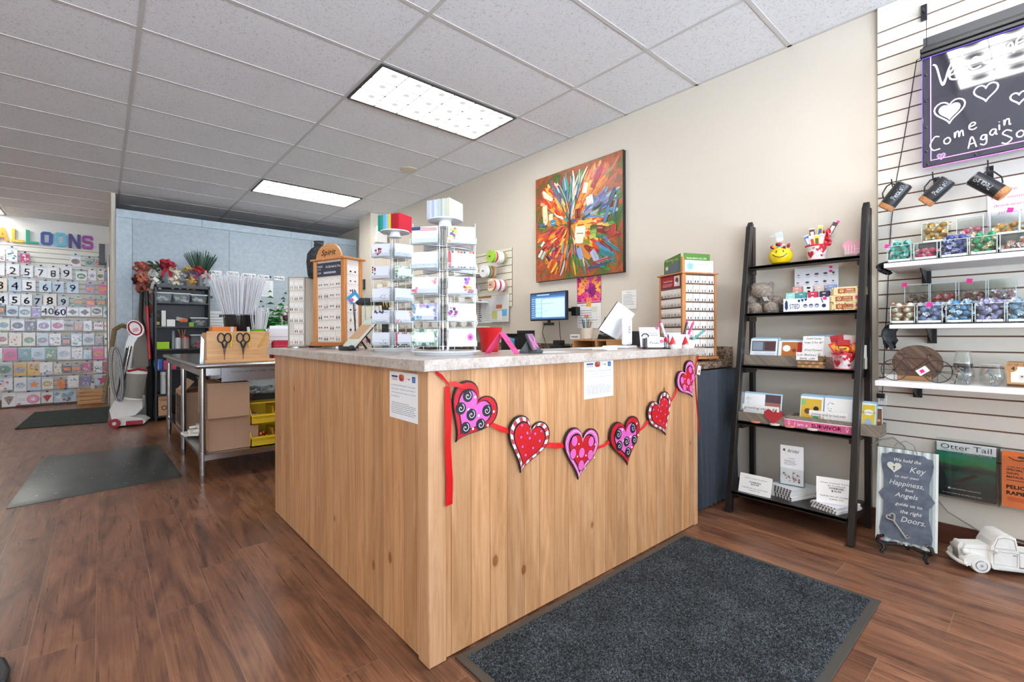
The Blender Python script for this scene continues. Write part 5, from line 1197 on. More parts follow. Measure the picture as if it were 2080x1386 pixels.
def notice(p00, p10, p11, p01, face, lab):
    if face == 'X': A = [P(*p, X=AX-.006) for p in (p00, p10, p11, p01)]; w = A[0].y-A[1].y; loc = (AX-.001, (A[0].y+A[1].y)/2, (A[2].z+A[3].z)/2); rz = -90
    else: A = [P(*p, Y=AY-.006) for p in (p00, p10, p11, p01)]; w = A[1].x-A[0].x; loc = ((A[0].x+A[1].x)/2, AY-.001, (A[2].z+A[3].z)/2); rz = 0
    h = (A[0].z+A[1].z)/2-loc[2]
    b = MB('f1f1f0'); b.box(-w/2, w/2, -.0012, 0, 0, h); y = -.0018
    b.quadxz(-w*.42, -w*.20, h*.88, h*.915, y, '23407a'); b.text('VISA', -w*.31, h*.845, h*.03, y, '2f7a9a', width=w*.18); b.quadxz(-w*.42, -w*.2, h*.82, h*.835, y, 'd98a6a')
    b.disc(-w*.09, h*.88, w*.06, y, 'b8433c'); b.disc(-w*.02, h*.88, w*.06, y-.0003, 'c9743c'); b.disc(-w*.055, h*.845, w*.05, y-.0005, 'a83a4a', rz=w*.03)
    b.text('DISCOVER', w*.17, h*.86, h*.02, y, '4c4c58', width=w*.16); b.disc(w*.20, h*.868, w*.02, y-.0003, 'cc8040')
    b.quadxz(w*.30, w*.41, h*.81, h*.93, y, '2f6cab'); b.text('AM', w*.355, h*.875, h*.022, y-.0004, 'dfe9f2', width=w*.07); b.text('EX', w*.355, h*.835, h*.022, y-.0004, 'dfe9f2', width=w*.06)
    for i, s in enumerate(('As allowed by MN Statutes, when paying', 'with a credit or debit card, there will be a', '3.5% transaction fee added to the final', 'purchase price.')):
        b.text(s, -w*.43, h*(.70-.078*i), h*.026, y, '6a7486', width=w*(.84 if i < 3 else .3), align='l')
    b.quadxz(-w*.42, w*.2, h*.335, h*.342, y, '4a5462'); b.quadxz(-w*.42, w*.42, h*.30, h*.307, y, '5a6472')
    b.lines(-w*.43, w*.43, h*.10, h*.29, 5, y, '7a8494', t=.28, ragged=.08)
    o = b.build('card_fee_notice', 'paper', smooth=False); place(o, loc, rz); tag(o, lab, 'notice')
notice((789.4, 754), (847.6, 760), (846.6, 861.8), (789.4, 847), 'X', 'white card payment notice taped to the long left side of the counter')
notice((1187.6, 732), (1247, 730), (1246, 804.6), (1186, 811.8), 'Y', 'white card payment notice taped to the counter front above the heart garland')
# ------------------------------------------------------------ large painting
def painting():
    p0, p1 = 3.325, 2.30; W_, Z0, H_ = p0-p1, 1.588, 1.004
    t = thing('butterfly_painting', 'large abstract butterfly painting in bright brush strokes on the beige wall', 'painting', (XW-.04, (p0+p1)/2, Z0), -90)
    MB('191613').box(-W_/2, W_/2, 0, .038, 0, H_).build('black_edge', 'satin', t)
    nt = NT('painted_ground'); o = nt.obj(); n = nt.noise(nt.map(o, (1, 1, 1)), 3.2, 4, .6, 1.5); n2 = nt.noise(o, 60, 3)
    c = nt.ramp(n, [(.28, '2c5a2c'), (.40, '55652c'), (.47, '7a5a2e'), (.55, 'b5562c'), (.63, '8a4a30'), (.75, '37702f')])
    MB().box(-W_/2+.002, W_/2-.002, -.002, 0, .002, H_-.002).build('canvas', nt.pbr(c, .4, 0, nt.bump(n2, .4, .002)), t)
    rn = random.Random(11); b = MB(); k = [0]
    def st(x, z, L, w, ang, col, curve=0):
        """one brush stroke: a tapered, slightly bent ribbon of raised paint"""
        N = 7; pts = []; a = R(ang)
        for i in range(N):
            s = (i/(N-1)-.5)*L; aa = a+curve*s/L; pts.append((x+s*math.cos(aa), z+s*math.sin(aa)))
        if any(abs(q[0]) > W_/2-.006-w/2 or not w/2+.006 < q[1] < H_-.006-w/2 for q in pts): return
        k[0] += 1; y = -.0022-.00001*k[0]
        b.stroke(pts, [w*f*rn.uniform(.9, 1.08) for f in ((.9, 1, 1, 1, 1, 1, .86) if w > .3*L else (.55, .9, 1, 1, 1, .85, .4))], y, col)
        for s_ in range(3):
            o_ = rn.uniform(-.4, .4)*w; b.stroke([(q[0]-o_*math.sin(a), q[1]+o_*math.cos(a)) for q in pts[1:-1]], w*rn.uniform(.05, .16), y-.000005, mix(col, rn.choice(('f6efe0', '2c2320', 'e8b04a')), rn.uniform(.15, .5)))
    cx, cz = -.065, .50
    warm = ['d9532a', 'e0762b', 'e59a2e', 'ecb843', 'c9302c', 'd7452f', 'f0cf7a']; cool = ['2c7f86', '3f9f9a', '3a5f95', '5b86b8', '2f7a4a', '8fb9bf', '27506a', 'a9c4c9']
    light = ['f3ead2', 'f6e6b0', 'f2d6b0', 'e7e6e2', 'f4e2c9']; dark = ['7a1f2b', 'a11f3a', '5d2036', '8d2a22', 'b3264a']
    for i in range(190):   # loose background strokes
        x, z = rn.uniform(-W_/2, W_/2), rn.uniform(0, H_); an = math.degrees(math.atan2(z-cz, x-cx))
        col = rn.choice(['3c7a34', '4f8f3a', '7a6a34', 'a9552e', 'c25a2f', '8c4a30', '2f6b4a'] if rn.random() < .8 else cool); st(x, z, rn.uniform(.08, .2), rn.uniform(.012, .035), an+rn.uniform(-25, 25), col)
    for sh, c in (([(-.02, .02), (.08, .14), (.2, .3), (.34, .42), (.43, .44), (.44, .34), (.38, .18), (.28, .06), (.14, 0)], 'd97f2e'), ([(-.0, .0), (-.1, .14), (-.2, .26), (-.3, .32), (-.37, .28), (-.36, .14), (-.3, .03), (-.15, -.02)], 'dd8a34'),
                  ([(0, -.02), (.14, 0), (.3, -.04), (.38, -.12), (.34, -.26), (.22, -.36), (.1, -.3), (.03, -.16)], 'd98a3a'), ([(0, -.02), (-.14, -.03), (-.28, -.08), (-.36, -.18), (-.32, -.32), (-.18, -.4), (-.08, -.28), (-.02, -.14)], 'd2622c')):
        b.polyxz([(cx+x, cz+z) for x, z in sh], -.0021, c)
    def wing(a0, a1, r0, r1, n, pal, wl=(.08, .2), ww=(.02, .05), spread=12):
        for i in range(n):
            a = rn.uniform(a0, a1); r = r0+(r1-r0)*rn.random()**.8; x, z = cx+r*math.cos(R(a))*.95, cz+r*math.sin(R(a)); st(x, z, rn.uniform(*wl)*(.5+r), rn.uniform(*ww)*(.5+r*1.1), a+rn.uniform(-spread, spread), rn.choice(pal), rn.uniform(-.3, .3))
    wing(36, 62, .12, .56, 90, warm+warm[:4]); wing(112, 150, .12, .44, 70, warm+light[:1]); wing(-42, 5, .1, .42, 75, warm+['d9a03a', 'ecc25a']); wing(188, 245, .1, .46, 80, warm+dark[:2])
    wing(64, 90, .15, .5, 30, cool+light, (.16, .3), (.012, .028)); wing(92, 125, .15, .45, 24, cool, (.12, .25), (.010, .022)); wing(2, 28, .2, .55, 36, cool+['6a5a86', '8a7fae']); wing(245, 300, .2, .5, 46, cool+warm, (.14, .26), (.014, .026)); wing(168, 205, .36, .46, 16, cool+light); wing(-50, -15, .35, .58, 26, cool+dark)
    # square dabs of light and dark paint inside the wings
    for x, z, L, w, a, c in ((.12, .78, .09, .055, 75, light[0]), (.17, .66, .075, .085, 10, light[3]), (.235, .83, .16, .05, 62, dark[1]), (.29, .9, .15, .045, 60, dark[4]), (.03, .57, .085, .06, 88, dark[0]), (-.375, .64, .06, .17, 4, light[1]), (-.30, .60, .05, .06, 0, light[4]), (-.27, .54, .065, .06, 5, '3c8fae'), (-.37, .60, .035, .12, 5, light[2]),
                             (.06, .40, .12, .10, -8, light[0]), (.05, .34, .10, .08, -10, light[4]), (.21, .42, .07, .035, 5, '2f6b3a'), (.21, .38, .07, .04, 5, '7fae4a'), (.20, .34, .07, .04, 5, 'b7c05a'), (.135, .30, .06, .05, 0, '8a8a34'), (.06, .21, .11, .06, -68, '8f9fc4'), (.22, .17, .11, .06, -58, 'a9b5cf'), (-.19, .20, .09, .055, 72, dark[1]), (-.27, .24, .08, .05, 70, dark[4]), (-.33, .22, .07, .05, -50, dark[2]),
                             (-.41, .36, .06, .025, 40, 'd9eee2'), (-.44, .27, .08, .03, 52, 'cfe6de'), (-.40, .25, .08, .03, 54, 'a9d6c9'), (-.36, .80, .07, .03, -30, light[4]), (-.41, .74, .06, .03, -20, 'f0a86a'), (.02, .93, .2, .03, 70, 'c9d6dc'), (.12, .95, .16, .028, 62, '6d86a8'), (.4, .62, .2, .05, 66, '27405f'), (.44, .55, .16, .03, 75, '3f6a8f'), (.35, .5, .15, .04, 70, '5b7aa0'), (.42, .36, .1, .05, 80, 'b5422f'), (.3, .12, .2, .03, 8, 'a12a3f'), (.26, .08, .22, .025, 6, '2c4a72')):
            st(x, z, L, w, a, c)
    b.polyxz([(cx-.008, cz+.09), (cx+.008, cz+.09), (cx+.014, cz), (cx+.004, cz-.12), (cx-.006, cz-.12), (cx-.013, cz)], -.0085, '7a1c16')
    b.stroke([(cx, cz+.08), (cx+.03, cz+.22), (cx+.06, cz+.32)], .004, -.0069, '222222'); b.stroke([(cx, cz+.08), (cx-.05, cz+.24), (cx-.12, cz+.37), (cx-.15, cz+.39)], .006, -.0069, 'ece3c4'); b.disc(cx-.15, cz+.39, .012, -.007, 'f3ecd6')
    b.build('brush_strokes', 'paint', t, smooth=False)
painting()
# ------------------------------------------------------------ back desk along the wall
gr = NT('brown_granite_laminate'); o_ = gr.obj(); n1 = gr.noise(o_, 70, 5, .75); n2 = gr.noise(o_, 18, 4)
GRM = gr.pbr(gr.ramp(gr.math('MULTIPLY_ADD', n1, .7, gr.math('MULTIPLY', n2, .3)), [(.36, '2e221c'), (.48, '6a5446'), (.55, '9a8470'), (.66, 'c0ae9a')]), .25)
dk = thing('back_desk', 'dark speckled counter along the wall behind the pine counter', 'counter', (2.70, 1.43, 0))
MB().box(0, .555, 0, 4.9, .855, .894).build('worktop', GRM, dk, bevel=.003)
MB().box(.54, .555, 0, 4.9, .8942, .99).build('backsplash', GRM, dk, bevel=.002)
MB('6a4a36').box(.06, .55, .05, .08, 0, .853).box(.06, .55, 4.8, 4.83, 0, .853).build('support_panel', 'satin', dk)
nt = NT('dark_pleated_cloth'); n_ = nt.noise(nt.obj(), 300, 2); CLO = nt.pbr(nt.ramp(n_, [(.3, '2f353c'), (.7, '454c55')]), .85)
v = []; NX, NZ = 90, 8
for j in range(NZ+1):
    z = .015+(.85-.015)*j/NZ; amp = .004+.016*(1-j/NZ)
    for i in range(NX+1):
        s = i/NX*2.2; base = (2.74, 1.405) if False else None
        x = 2.745+s*.24 if s < 1 else 2.985+(s-1)*.22; 
        fold = amp*math.sin(i*1.05)+amp*.5*math.sin(i*.43+1)
        v.append((2.715+.53*i/NX, 1.415-abs(fold)*1.2-.006, z))
k = len(v); b = MB(); b.add(v+[(x, y+.003, z) for x, y, z in v], [(j*(NX+1)+i, j*(NX+1)+i+1, (j+1)*(NX+1)+i+1, (j+1)*(NX+1)+i) for j in range(NZ) for i in range(NX)]+[(k+(j+1)*(NX+1)+i, k+(j+1)*(NX+1)+i+1, k+j*(NX+1)+i+1, k+j*(NX+1)+i) for j in range(NZ) for i in range(NX)])
tag(b.build('table_skirt', CLO), 'dark grey pleated cloth hanging below the end of the back desk', 'cloth')
ZD = .8945
# monitor
mo = thing('computer_monitor', 'black framed monitor with a blue desktop on the wall arm', 'monitor', (3.1, 3.05, 1.205), -90)
w, h = .465, .262
MB('16171a').box(-w/2, w/2, 0, .03, 0, h).build('bezel', 'satin', mo, bevel=.004)
b = MB('2f4a72'); b.quadxz(-w/2+.012, w/2-.012, .014, h-.012, -.0006, '3d6294')
b.quadxz(-w*.34, -w*.16, .03, h-.05, -.001, '9fc0d0'); b.quadxz(-w*.15, w*.46, .03, h-.062, -.001, 'a9cfe6'); b.quadxz(-w*.46, w*.46, h-.03, h-.016, -.001, '24406e'); b.quadxz(-w*.3, w*.05, h-.028, h-.02, -.0014, '9fb9d9'); b.quadxz(-w*.34, w*.46, h-.06, h-.05, -.001, '7f9fc4')
for i in range(9): b.quadxz(-w*.45, -w*.36, .03+i*.021, .036+i*.021, -.0012, '8fb0d4')
for i in range(4): b.quadxz(-w*.34, -w*.16, .03+i*.042, .032+i*.042, -.0014, '2f4a62')
b.text('Thank you', -w*.02, .085, .010, -.0014, '2f3a4a'); b.lines(-w*.12, w*.3, .15, .165, 1, -.0014, '5f7a94'); b.build('screen', 'glow', mo)
MB('1c1c1e').box(-.06, .06, .005, .025, -.045, -.02).box(-.012, .012, .01, .03, -.04, .02).cyl((-.045, .0, -.032), (-.045, .01, -.032), .008, n=10).cyl((.045, .0, -.032), (.045, .01, -.032), .008, n=10).build('mount_plate', 'satin', mo, bevel=.002)
MB('1a1a1c').box(.20, .26, .1, .155, .04, .12).bar((0, .03, .1), (.1, .09, .1), .03, .03).bar((.1, .09, .1), (.23, .12, .09), .03, .03).build('wall_arm', 'satin', mo, bevel=.004)
o = MB('1a1a1a').tube([(3.13, 3.12, 1.17), (3.15, 3.17, 1.1), (3.12, 3.1, 1.0), (3.1, 3.05, .92), (3.05, 2.95, ZD+.012), (3.1, 2.85, ZD+.008)], .003, 6).tube([(3.15, 2.95, 1.2), (3.17, 2.96, 1.08), (3.12, 2.9, 1.0), (3.1, 2.94, ZD+.01), (3.0, 3.0, ZD+.008)], .003, 6).build('monitor_cables', 'satin'); tag(o, 'black cables drooping below the monitor to the desk', 'cable')
# calendar
ca = thing('wall_calendar', 'wall calendar with a magenta and yellow dahlia photograph', 'calendar', (XW-.004, 2.69, 1.13), -90)
w = .27; b = MB('efeeec'); b.box(-w/2, w/2, -.002, 0, 0, .235); b.quadxz(-w/2, w/2, .222, .232, -.0025, 'a5263c'); b.quadxz(-w*.1, w*.1, .19, .232, -.003, 'e8a53a')
for i in range(1, 7): b.quadxz(-w*.45, w*.45, .022+i*.026, .0232+i*.026, -.0026, 'b9b9be')
for i in range(8): b.quadxz(-w*.45+i*w*.9/7-.0005, -w*.45+i*w*.9/7+.0005, .022, .18, -.0026, 'b9b9be')
b.lines(-w*.4, w*.4, .04, .17, 6, -.0028, '8f8f98', ragged=.5); b.quadxz(w*.1, w*.35, .14, .19, -.003, 'd9dcc0'); b.text('FEBRUARY', -w*.2, .198, .012, -.003, '9a2a4a'); b.build('date_sheet', 'paper', ca)
b = MB('c0267c'); z0 = .235; b.box(-w/2, w/2, -.002, 0, z0, z0+.22, '7a1a3c'); cx, cz = .02, z0+.10; rn = random.Random(2); k = 0
b.polyxz([(w/2, z0+.22), (w*.2, z0+.22), (w/2, z0+.1)], -.0022, '3c8a34')
for ring_, (R0, n, L_, cc) in enumerate(((.17, 22, .075, ['d9207a', 'e8478f', 'c01f7a']), (.125, 20, .07, ['ec5a9a', 'f3a04a', 'd92a80']), (.085, 16, .06, ['f6b14a', 'e8408a', 'f08a5a']), (.05, 13, .045, ['c0267c', '8f1f74', 'e85a9a']), (.022, 8, .03, ['5c1a5c', '8f1f74']))):
    for i in range(n):
        a = 2*math.pi*(i+.5*(ring_ % 2))/n; ca_, sa = math.cos(a), math.sin(a); r0, r1 = R0-L_*.6, R0+L_*.4; ww = R0*math.pi/n*1.1+.003
        q = [(cx+r0*ca_, cz+r0*sa), (cx+(r0*.4+r1*.6)*ca_-ww*sa, cz+(r0*.4+r1*.6)*sa+ww*ca_), (cx+r1*ca_, cz+r1*sa), (cx+(r0*.4+r1*.6)*ca_+ww*sa, cz+(r0*.4+r1*.6)*sa-ww*ca_)]
        q = [(max(-w/2+.001, min(w/2-.001, x)), max(z0+.001, min(z0+.219, z))) for x, z in q]; k += 1; b.polyxz(q[::-1], -.0024-.00002*k, rn.choice(cc))
b.build('dahlia_photo', 'paper', ca)
b = MB('f1efeb'); b.box(-.07, .07, -.001, 0, 0, .15); b.lines(-.055, .055, .03, .12, 8, -.0015, '8a8a88'); b.text('NOTICE', 0, .13, .008, -.0015, '3a3a3a'); b.box(-.07, .07, 0, .001, -.004, .154, 'ddd9c9'); o = b.build('wall_certificate', 'paper'); place(o, (XW-.003, 2.27, 1.285), -90); tag(o, 'small framed printed notice on the wall right of the calendar', 'notice')
# wooden organiser with phone, pens
oak = wood('light_oak', [(.3, 'a8703f'), (.5, 'c48f5b'), (.7, 'd6a876')], axis=1, rough=.5)
YO = yat(1197, 2.95)
og = thing('desk_organiser', 'low light wood organiser box behind the white till', 'organiser', (2.95, YO, ZD), -90)
w = .36; b = MB(); b.box(-w/2, w/2, 0, .25, .13, .142); b.build('top_board', oak, og)
b = MB(); b.box(-w/2, -w/2+.012, 0, .25, 0, .13); b.build('side_board', oak, og); b = MB(); b.box(w/2-.012, w/2, 0, .25, 0, .13); b.build('side_board', oak, og); b = MB(); b.box(-w/2+.012, w/2-.012, .24, .25, 0, .13); b.box(.06, .07, 0, .24, 0, .13); b.build('back_board', oak, og)
ZO = ZD+.1425
cu = thing('pen_cup', 'cream cup crowded with coloured pens on the organiser', 'pen cup', (3.0, yat(1192, 3.0), ZO), -90)
MB('d9cbb8').lathe([(.036, 0), (.042, .004), (.048, .09), (.045, .09), (.038, .006), (0, .006)], n=28).build('cup', 'satin', cu)
rn = random.Random(4)
for i, c in enumerate(['2f8f86', '3a6fb5', '49a33a', 'e9722f', 'f0a12f', 'd62f7a', '2c9ac0', '5b4fa8', 'd9d23a', '23806a', 'c9d0d4']):
    a = i*2.4; r = .028; b = MB(c); x, y = r*math.cos(a), r*math.sin(a)
    b.cyl((x*.5, y*.5, .01), (x*1.4, y*1.4, .135+rn.uniform(0, .035)), .0045, n=8); b.build('pen', 'gloss', cu)
b = MB('ec2f8c')
for i in range(8): a = i*.8; b.ball((.014*math.cos(a), .01*math.sin(a), .185+.008*(i % 2)), .008, 8, 6, 'f0a12f' if i % 3 == 0 else 'e5338c')
b.cyl((0, 0, .02), (0, 0, .18), .003, n=6, col='3c8a34'); b.build('flower_pen', 'matte', cu)
fo = thing('cordless_phone', 'black and silver cordless phone in its cradle on the organiser', 'telephone', (2.98, yat(1222, 2.98), ZO), -90)
b = MB('1b1c1e'); b.prism([(-.045, 0), (.06, 0), (.055, .015), (-.03, .04)], 0, .1); b.build('cradle', 'satin', fo, bevel=.004)
b = MB('9da1a6'); b.cbox((.0, .04, .1), (.045, .022, .16), rx=0, ry=24); b.cbox((.004, .026, .11), (.036, .004, .12), '1e1f22', ry=24); b.cbox((.018, .024, .14), (.026, .003, .026), '8fb0c0', ry=24)
b.build('handset', 'satin', fo, bevel=.004)
b = MB('202124'); b.cbox((.055, .02, .045), (.07, .09, .02), rx=38, ry=0)
for i in range(4):
    for j in range(4): b.cbox((.032+i*.015, .0-.004+j*.012, .05+j*.010), (.009, .008, .005), 'd4d6d8', rx=38)
b.build('keypad', 'satin', fo)
ks = MB('e8e6e0').box(-.05, .05, 0, .012, 0, .04).text('THANKS', 0, .012, .014, -.001, '2c2c2e', bold=.0006).build('small_sign', 'paper'); place(ks, (2.955, yat(1167, 2.955), ZO+.0005), -90); tag(ks, 'small white lettered block below the calendar on the organiser', 'sign')
# network gear and clutter on desk
o = MB('17181a').box(-.07, .07, 0, .12, 0, .03).box(-.05, .03, .02, .09, .0302, .075).build('network_router', 'satin', bevel=.004); place(o, (3.02, yat(1128, 3.02), ZD+.055), -90); tag(o, 'black network box with small unit on it below the monitor', 'electronics')
o = MB('2b2c2f').box(-.16, .16, 0, .2, 0, .054).build('document_tray', 'satin', bevel=.004); place(o, (3.0, yat(1140, 3.0), ZD), -90); tag(o, 'low black tray under the network box on the back desk', 'tray')
bt = thing('file_box', 'black open file box with blue sticky notes near the red pot', 'box', (2.86, yat(1035, 2.86), ZD), -90)
b = MB('1b1c1f'); b.box(-.12, .12, 0, .008, 0, .16); b.box(-.12, .12, .2, .208, 0, .22); b.box(-.12, -.112, .008, .2, 0, .19); b.box(.112, .12, .008, .2, 0, .19); b.build('box_shell', 'satin', bt)
b = MB('4fa3c4'); b.cbox((.03, -.004, .12), (.08, .006, .06), ry=10); b.cbox((.045, -.008, .10), (.06, .004, .05), '3c8fb5', ry=-8); b.build('sticky_notes', 'paper', bt)
# ------------------------------------------------------------ things on the pine worktop
ZC = 1.0005
def WT(u, D):  # ground position from picture column and depth along the view axis
    lat = (u-CX)/FL*D; p = _F*D+_R*lat; return (p.x, p.y, ZC)
ps = thing('point_of_sale_stand', 'white tablet till on a white stand, seen from behind', 'till', WT(1272, 2.58), 12)
b = MB('f0f0f0'); b.box(-.042, .042, -.02, .012, .018, .165); b.build('stand_column', 'satin', ps, bevel=.012, seg=4)
b = MB('eceef0'); b.box(-.075, .085, -.03, .11, 0, .014); b.build('stand_foot', 'satin', ps, bevel=.006, seg=3)
b = MB('e9ebee'); b.at((-.005, .045, .145), rx=32, ry=14); b.box(-.115, .115, 0, .012, -.09, .09); b.M = None; b.build('tablet_back', 'gloss', ps, bevel=.006, seg=3)
b = MB('1c1d20'); b.at((-.005, .045, .145), rx=32, ry=14); b.box(-.113, .113, .0122, .0145, -.088, .088); b.M = None; b.build('tablet_screen', 'gloss', ps)
b = MB('2c2d30'); b.box(-.013, .013, -.0212, -.0202, .085, .12, '1c1d20'); b.box(-.010, .010, -.0218, -.0212, .088, .117, 'eceef0'); b.box(-.003, .003, -.0224, -.0218, .097, .109, '1c1d20'); b.build('square_logo', 'satin', ps)
o = MB('1e2024').box(-.045, .045, 0, .1, 0, .095).box(-.035, .035, -.002, 0, .02, .06, '2d3036').build('receipt_printer', 'satin', bevel=.008); place(o, WT(1305, 2.85), -25); tag(o, 'black receipt printer right of the white till', 'printer')
b = MB('f2f0ee'); b.at((0, 0, 0), rx=-14); b.box(-.06, .06, 0, .0012, 0, .12); b.lines(-.05, .05, .02, .09, 6, -.001, '8a9aba'); b.text('CLASSES', -.0, .1, .009, -.001, '7a6ab0'); b.polyxz(heart(.022, .02, 14, .045, .112), -.0012, 'd95a9a'); b.quadxz(.02, .045, .015, .04, -.0012, '6f86b5'); b.M = None
o = b.build('printed_flyer', 'paper'); place(o, WT(1322, 2.72), -38); tag(o, 'white flyer with blue print leaning behind the card holder', 'flyer')
for i, (u, D, w, d, rz, c, lab) in enumerate(((1205, 2.42, .2, .13, -20, 'e9eae8', 'loose white papers left of the white till'), (1228, 2.3, .12, .08, 10, 'efe6dc', 'small cream note pad in front of the white till'), (1325, 2.55, .13, .09, -25, 'c9546a', 'pink leaflet stack right of the white till'))):
    b = MB(c)
    for k in range(4): b.cbox((random.uniform(-.004, .004), random.uniform(-.004, .004), .001+k*.002), (w, d, .0016), jit(c, .06), rz=random.uniform(-6, 6))
    o = b.build('paper_stack', 'paper'); place(o, WT(u, D), rz); tag(o, lab, 'paper')
bh = thing('card_holder', 'black business card holder with white Petals cards near the right counter end', 'card holder', WT(1330, 2.45), -38)
b = MB('19191b'); b.box(-.075, .075, -.03, .04, 0, .006); b.box(-.06, -.045, -.01, .02, .006, .055); b.box(.045, .06, -.01, .02, .006, .04); b.build('holder', 'gloss', bh, bevel=.003)
b = MB('f4f2f0')
for k in range(4): b.cbox((.0, -.012+k*.003, .034+k*.001), (.085, .0012, .05), rx=-8)
b.at((0, -.0135, .034), rx=-8); b.text('Petals', -.008, -.008, .014, -.001, '2a2a2c', shear=.25, width=.05); 
for k in range(5): b.disc(.031+.006*math.cos(k*1.256), .006+.006*math.sin(k*1.256), .004, -.0012-.0001*k, 'd23a80', n=8)
b.M = None; b.build('business_cards', 'paper', bh)
b = MB('1c1c1e'); b.tube([(-.045, .018, .05+.0)]+[(-.045+.018*math.cos(a), .018, .065+.014*math.sin(a)) for a in [k*math.pi/6 for k in range(7)]], .003, 6); b.build('glasses_loop', 'satin', bh)
og2 = thing('pen_organiser', 'clear and white pen organiser with pink pens at the right end of the counter', 'organiser', WT(1378, 2.6), -38)
b = MB(); b.box(-.075, .075, -.03, -.028, 0, .045); b.box(-.075, .075, .03, .032, 0, .085); b.box(-.075, -.073, -.028, .03, 0, .065); b.box(.073, .075, -.028, .03, 0, .065); b.box(-.075, .075, -.028, .03, 0, .003); b.build('clear_tray', ACR, og2)
MB('ece9e6').box(-.05, .06, .0, .012, .003, .075).build('card_insert', 'paper', og2)
for x, y, c, ry in ((-.055, .01, 'd9d6d4', -18), (.025, .015, '2c2c30', 14), (.04, .01, 'd62f7a', 22), (.058, .02, '4f9a8f', 52), (-.04, .018, 'e84a98', -26)):
    b = MB(c); m_ = rotm(0, ry, 0); p0 = Vector((x, y, .02)); p1 = p0+m_ @ Vector((0, 0, .125)); b.cyl(p0, p1, .0065, n=10); b.cyl(p1, p1+(p1-p0)*.12, .0065, .001, 10, 'e0348c'); b.build('pen', 'gloss', og2)
def gnome(u, D, c, lab, rz=0):
    t = thing('gnome_figure', lab, 'figurine', WT(u, D), rz)
    MB('d8d4d0').lathe([(.0, 0), (.017, 0), (.020, .01), (.016, .026), (0, .032)], n=16).build('body', 'fabric', t)
    MB(c).lathe([(.018, .022), (.012, .04), (.006, .055), (.001, .066)], n=16).ball((.003, 0, .067), .005, 8, 6, 'f2f0ee').build('hat', 'fabric', t)
    b = MB('f4f2f0'); b.lathe([(0, .004), (.009, .008), (.011, .02), (.004, .027)], c=(0, -.013, 0), n=12); b.ball((0, -.023, .027), .0045, 8, 6, 'd9a58a'); b.build('beard', 'fur', t)
gnome(1352, 2.5, 'b9202c', 'small red hatted gnome figure left of the pen organiser', -38)
gnome(1366, 2.47, 'c83a44', 'small gnome figure with paler red hat in front of the pen organiser', -38)
gnome(1392, 2.45, 'c21f2a', 'small red hatted gnome figure at the right end of the counter', -38)
# pink tent sign, red pot, phone holder
pk = MB('f04a86'); th_ = R(38); L_ = .072
for s in (-1, 1):
    m_ = rotm(0, s*40, 0); c = Vector((0, 0, .057))-m_ @ Vector((0, 0, L_/2)); pk.cbox(c, (.0012, .05, L_), ry=s*40)
for s, tx in ((1, ''),): 
    pass
pk.at((0, 0, 0)); pk.M = Matrix.Translation((.0245, 0, .030)) @ rotm(0, -40, 0).to_4x4() @ rotm(0, 0, 90).to_4x4()
pk.text('Receipts Only', 0, -.0, .007, -.0012, '8a2448', width=.04); pk.text('Thank you', 0, -.016, .006, -.0012, '8a2448', width=.03); pk.M = None
o = pk.build('folded_pink_card', 'paper'); o.scale = (1.35, 1.2, 1.5); place(o, WT(1020, 1.86), -62); tag(o, 'bright pink folded paper sign standing on the counter corner', 'sign')
o = MB('c8141c').lathe([(.0, 0), (.036, 0), (.040, .004), (.047, .07), (.056, .105), (.058, .108), (.056, .110), (.050, .104), (.043, .07), (.036, .008), (0, .008)], n=36).build('red_pot', 'gloss'); place(o, WT(995, 2.15)); tag(o, 'shiny red ceramic pot behind the larger card spinner', 'pot')
pc = thing('phone_holder', 'black phone cradle holding a pink butterfly patterned phone case', 'phone holder', WT(1080, 1.93), -30)
b = MB('1c1c1f'); b.prism([(-.01, 0), (.045, 0), (.05, .012), (.03, .02), (-.0, .045), (-.012, .04)], 0, .02); b.prism([(-.055, 0), (-.005, 0), (-.01, .05), (-.018, .05)], .005, .015); b.build('cradle', 'satin', pc, bevel=.003)
b = MB('4a4448'); b.cbox((.004, .008, .045), (.013, .058, .078), ry=-26, rz=-40); b.build('phone', 'satin', pc, bevel=.004)
b = MB('d978bb'); mm = Matrix.Translation((.004, .008, .045)) @ rotm(0, -26, -40).to_4x4() @ rotm(0, 0, 90).to_4x4(); b.M = mm
b.quadxz(-.026, .026, -.036, .036, -.0068, '8d6b86')
for s in (-1, 1):
    b.polyxz([(0, 0), (s*.022, .03), (s*.026, .012), (s*.012, -.002)][::s], -.0074, 'dd82c0'); b.polyxz([(0, 0), (s*.012, -.004), (s*.022, -.022), (s*.008, -.03)][::s], -.0074, 'd06aae')
    for q in (.3, .6, .9): b.stroke([(0, 0), (s*.024*q, .028*(1-q*.4))], .0012, -.0078, '3a2a36')
b.M = None; b.build('butterfly_case', 'satin', pc)
o = MB('ececea').box(-.1, .1, -.04, .04, 0, .0012).build('receipt_slip', 'paper'); place(o, WT(1110, 2.05), -12); tag(o, 'white slip of paper lying right of the phone holder', 'paper')
